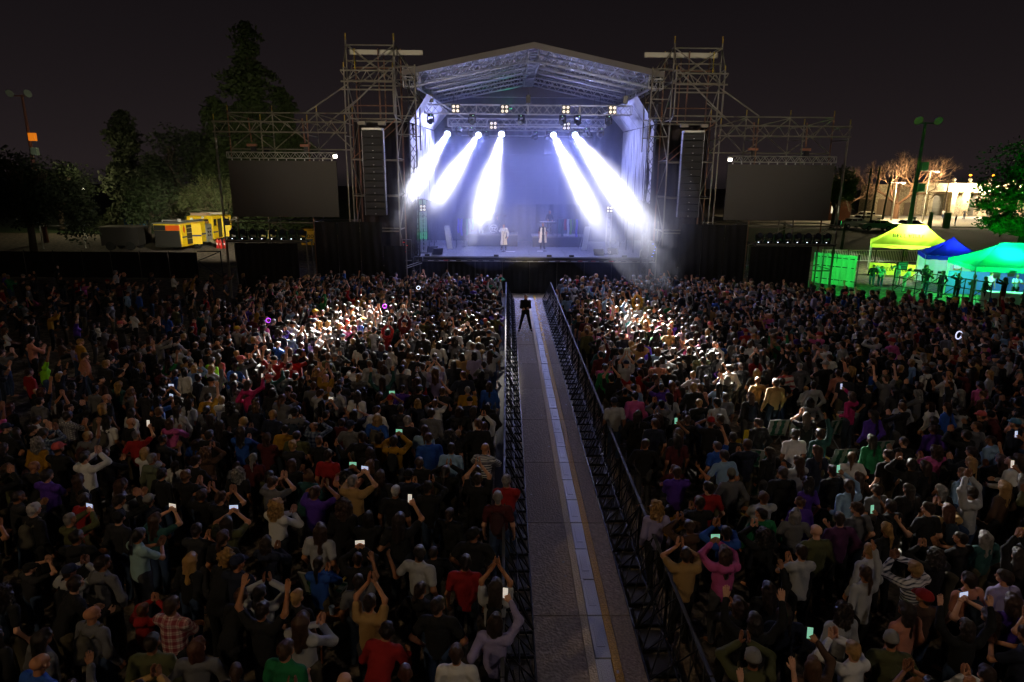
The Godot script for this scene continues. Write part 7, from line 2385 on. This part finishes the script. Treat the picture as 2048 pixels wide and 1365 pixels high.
func crowd_props():
	var p := lawn_chair_proto()
	var at := [[7.3, -16.6], [8.0, -16.4], [8.8, -16.6], [9.3, -15.2], [8.1, -14.7], [6.2, -14.6], [9.6, -17.2], [5.6, -13.2], [4.6, -11.6], [6.4, -11.8], [9.9, -13.0], [-8.6, -9.2], [-10.5, -12.0], [-3.0, -9.6]]
	for i in at.size():
		var o: Node3D = p
		if i > 0:
			o = p.duplicate()
			o.name = numbered("lawn_chair")
			add_child(o)
		o.position = V(at[i][0], 0, at[i][1])
		o.rotation.y = rng.randf_range(-0.5, 0.5)
		o.set_meta("label", "webbed green and white lawn chair standing empty in the spotlit gap" if i < 11 else "webbed lawn chair standing empty in the dark crowd by the fire engine side")
		o.set_meta("group", "lawn chairs in the gap" if i < 11 else "lawn chairs in the dark")
	# yellow camp chair
	var c := thing("camp_chair", "yellow cloth camp chair on crossed legs in the spotlit gap", "chair", V(6.3, 0, -15.9), 0.3)
	var ym := cloth("camp_yellow", "b89a10")
	for s in [-1.0, 1.0]:
		tube(c, "leg", V(-0.25 * s, 0, 0.22), V(0.27 * s, 0.45, 0.22), 0.012, mats["fixture_black"])
		tube(c, "leg", V(-0.25 * s, 0, -0.22), V(0.27 * s, 0.45, -0.22), 0.012, mats["fixture_black"])
		tube(c, "back_post", V(0.27 * s, 0.42, 0.22), V(0.28 * s, 0.92, 0.3), 0.012, mats["fixture_black"])
	plate(c, "seat", [V(-0.26, 0.44, -0.22), V(0.26, 0.44, -0.22), V(0.26, 0.42, 0.22), V(-0.26, 0.42, 0.22)], V(0, -0.008, 0), ym)
	plate(c, "backrest", [V(-0.27, 0.48, 0.235), V(0.27, 0.48, 0.235), V(0.28, 0.92, 0.305), V(-0.28, 0.92, 0.305)], V(0, -0.002, 0.008), ym)
	# balloon, light ring, tray with a cup
	var b := thing("clear_balloon", "clear round balloon on a stick beside the lane barrier", "balloon", V(3.25, 1.6, -20.4))
	var gm := mat("balloon_clear", "e8eef4", 0.05)
	gm.transparency = BaseMaterial3D.TRANSPARENCY_ALPHA
	gm.albedo_color = Color(0.9, 0.93, 0.96, 0.12)
	mi(b, "balloon", sphere(0.2, 24), gm, Transform3D(Basis.IDENTITY, V(0, 0.25, 0)))
	tube(b, "stick", V(0, 0.05, 0), V(0.1, -0.6, 0), 0.008, mat("pipe_white", "b9b9b2", 0.6))
	mi(b, "lamp_string", sphere(0.03), glow("balloon_led", "f0e8ff", 2.0), Transform3D(Basis.IDENTITY, V(0, 0.06, 0)))
	var r := thing("light_ring", "small glowing white light ring held up on the tents side", "toy", V(16.3, 1.75, -22.6))
	var tm := TorusMesh.new()
	tm.inner_radius = 0.12
	tm.outer_radius = 0.16
	mi(r, "ring_light", tm, glow("ring_white", "d8d8ff", 1.2), Transform3D(Basis.from_euler(V(PI / 2, 0.3, 0)), V(0, 0, 0)))
	tube(r, "handle", V(0, -0.14, 0), V(0, -0.4, 0), 0.015, mats["fixture_black"])
	var k := 0
	for a in [[-9.2, -24.6, "c850ff", 1.7], [-5.2, -27.3, "d84cff", 1.75], [-4.3, -31.4, "e8f0ff", 1.85]]:
		var h := thing("glowing_headband", ["small violet glowing headband high in the dark crowd", "violet glowing headband at the edge of the bright patch", "white glowing headband near the stage"][k], "toy", V(a[0], a[3], a[1]))
		k += 1
		var t2 := TorusMesh.new()
		t2.inner_radius = 0.075
		t2.outer_radius = 0.095
		mi(h, "band_light", t2, glow("band_" + a[2], a[2], 2.5), Transform3D(Basis.from_euler(V(1.2, 0, 0)), V(0, 0, 0)))
		tube(h, "clip", V(-0.085, 0, 0), V(-0.085, -0.05, 0), 0.01, mats["fixture_black"])
	var tr := thing("wooden_tray", "wooden tray table with a blue cup among the dark crowd", "tray", V(-2.55, 0, -8.6), 0.3)
	for q in 4:
		box(tr, "plank", V(0, 0.72, -0.15 + q * 0.1), V(0.62, 0.02, 0.095), grained("tray_wood", "5a3418", "8a5426", 0.1, 2.0, 0.6, 0.5))
	for x in [-0.27, 0.27]:
		for z in [-0.15, 0.15]:
			tube(tr, "leg", V(x, 0, z), V(x, 0.71, z), 0.018, mats["tray_wood"])
	var cp := thing("blue_cup", "pale blue plastic cup on the wooden tray", "cup", V(-2.62, 0.731, -8.55))
	var cg := Geo.new()
	cg.lathe([[0.0, 0.0], [0.033, 0.0], [0.045, 0.13], [0.041, 0.13], [0.03, 0.01], [0.0, 0.012]], 14)
	mi(cp, "wall", cg.mesh(), mat("cup_blue", "8fa8c8", 0.4))
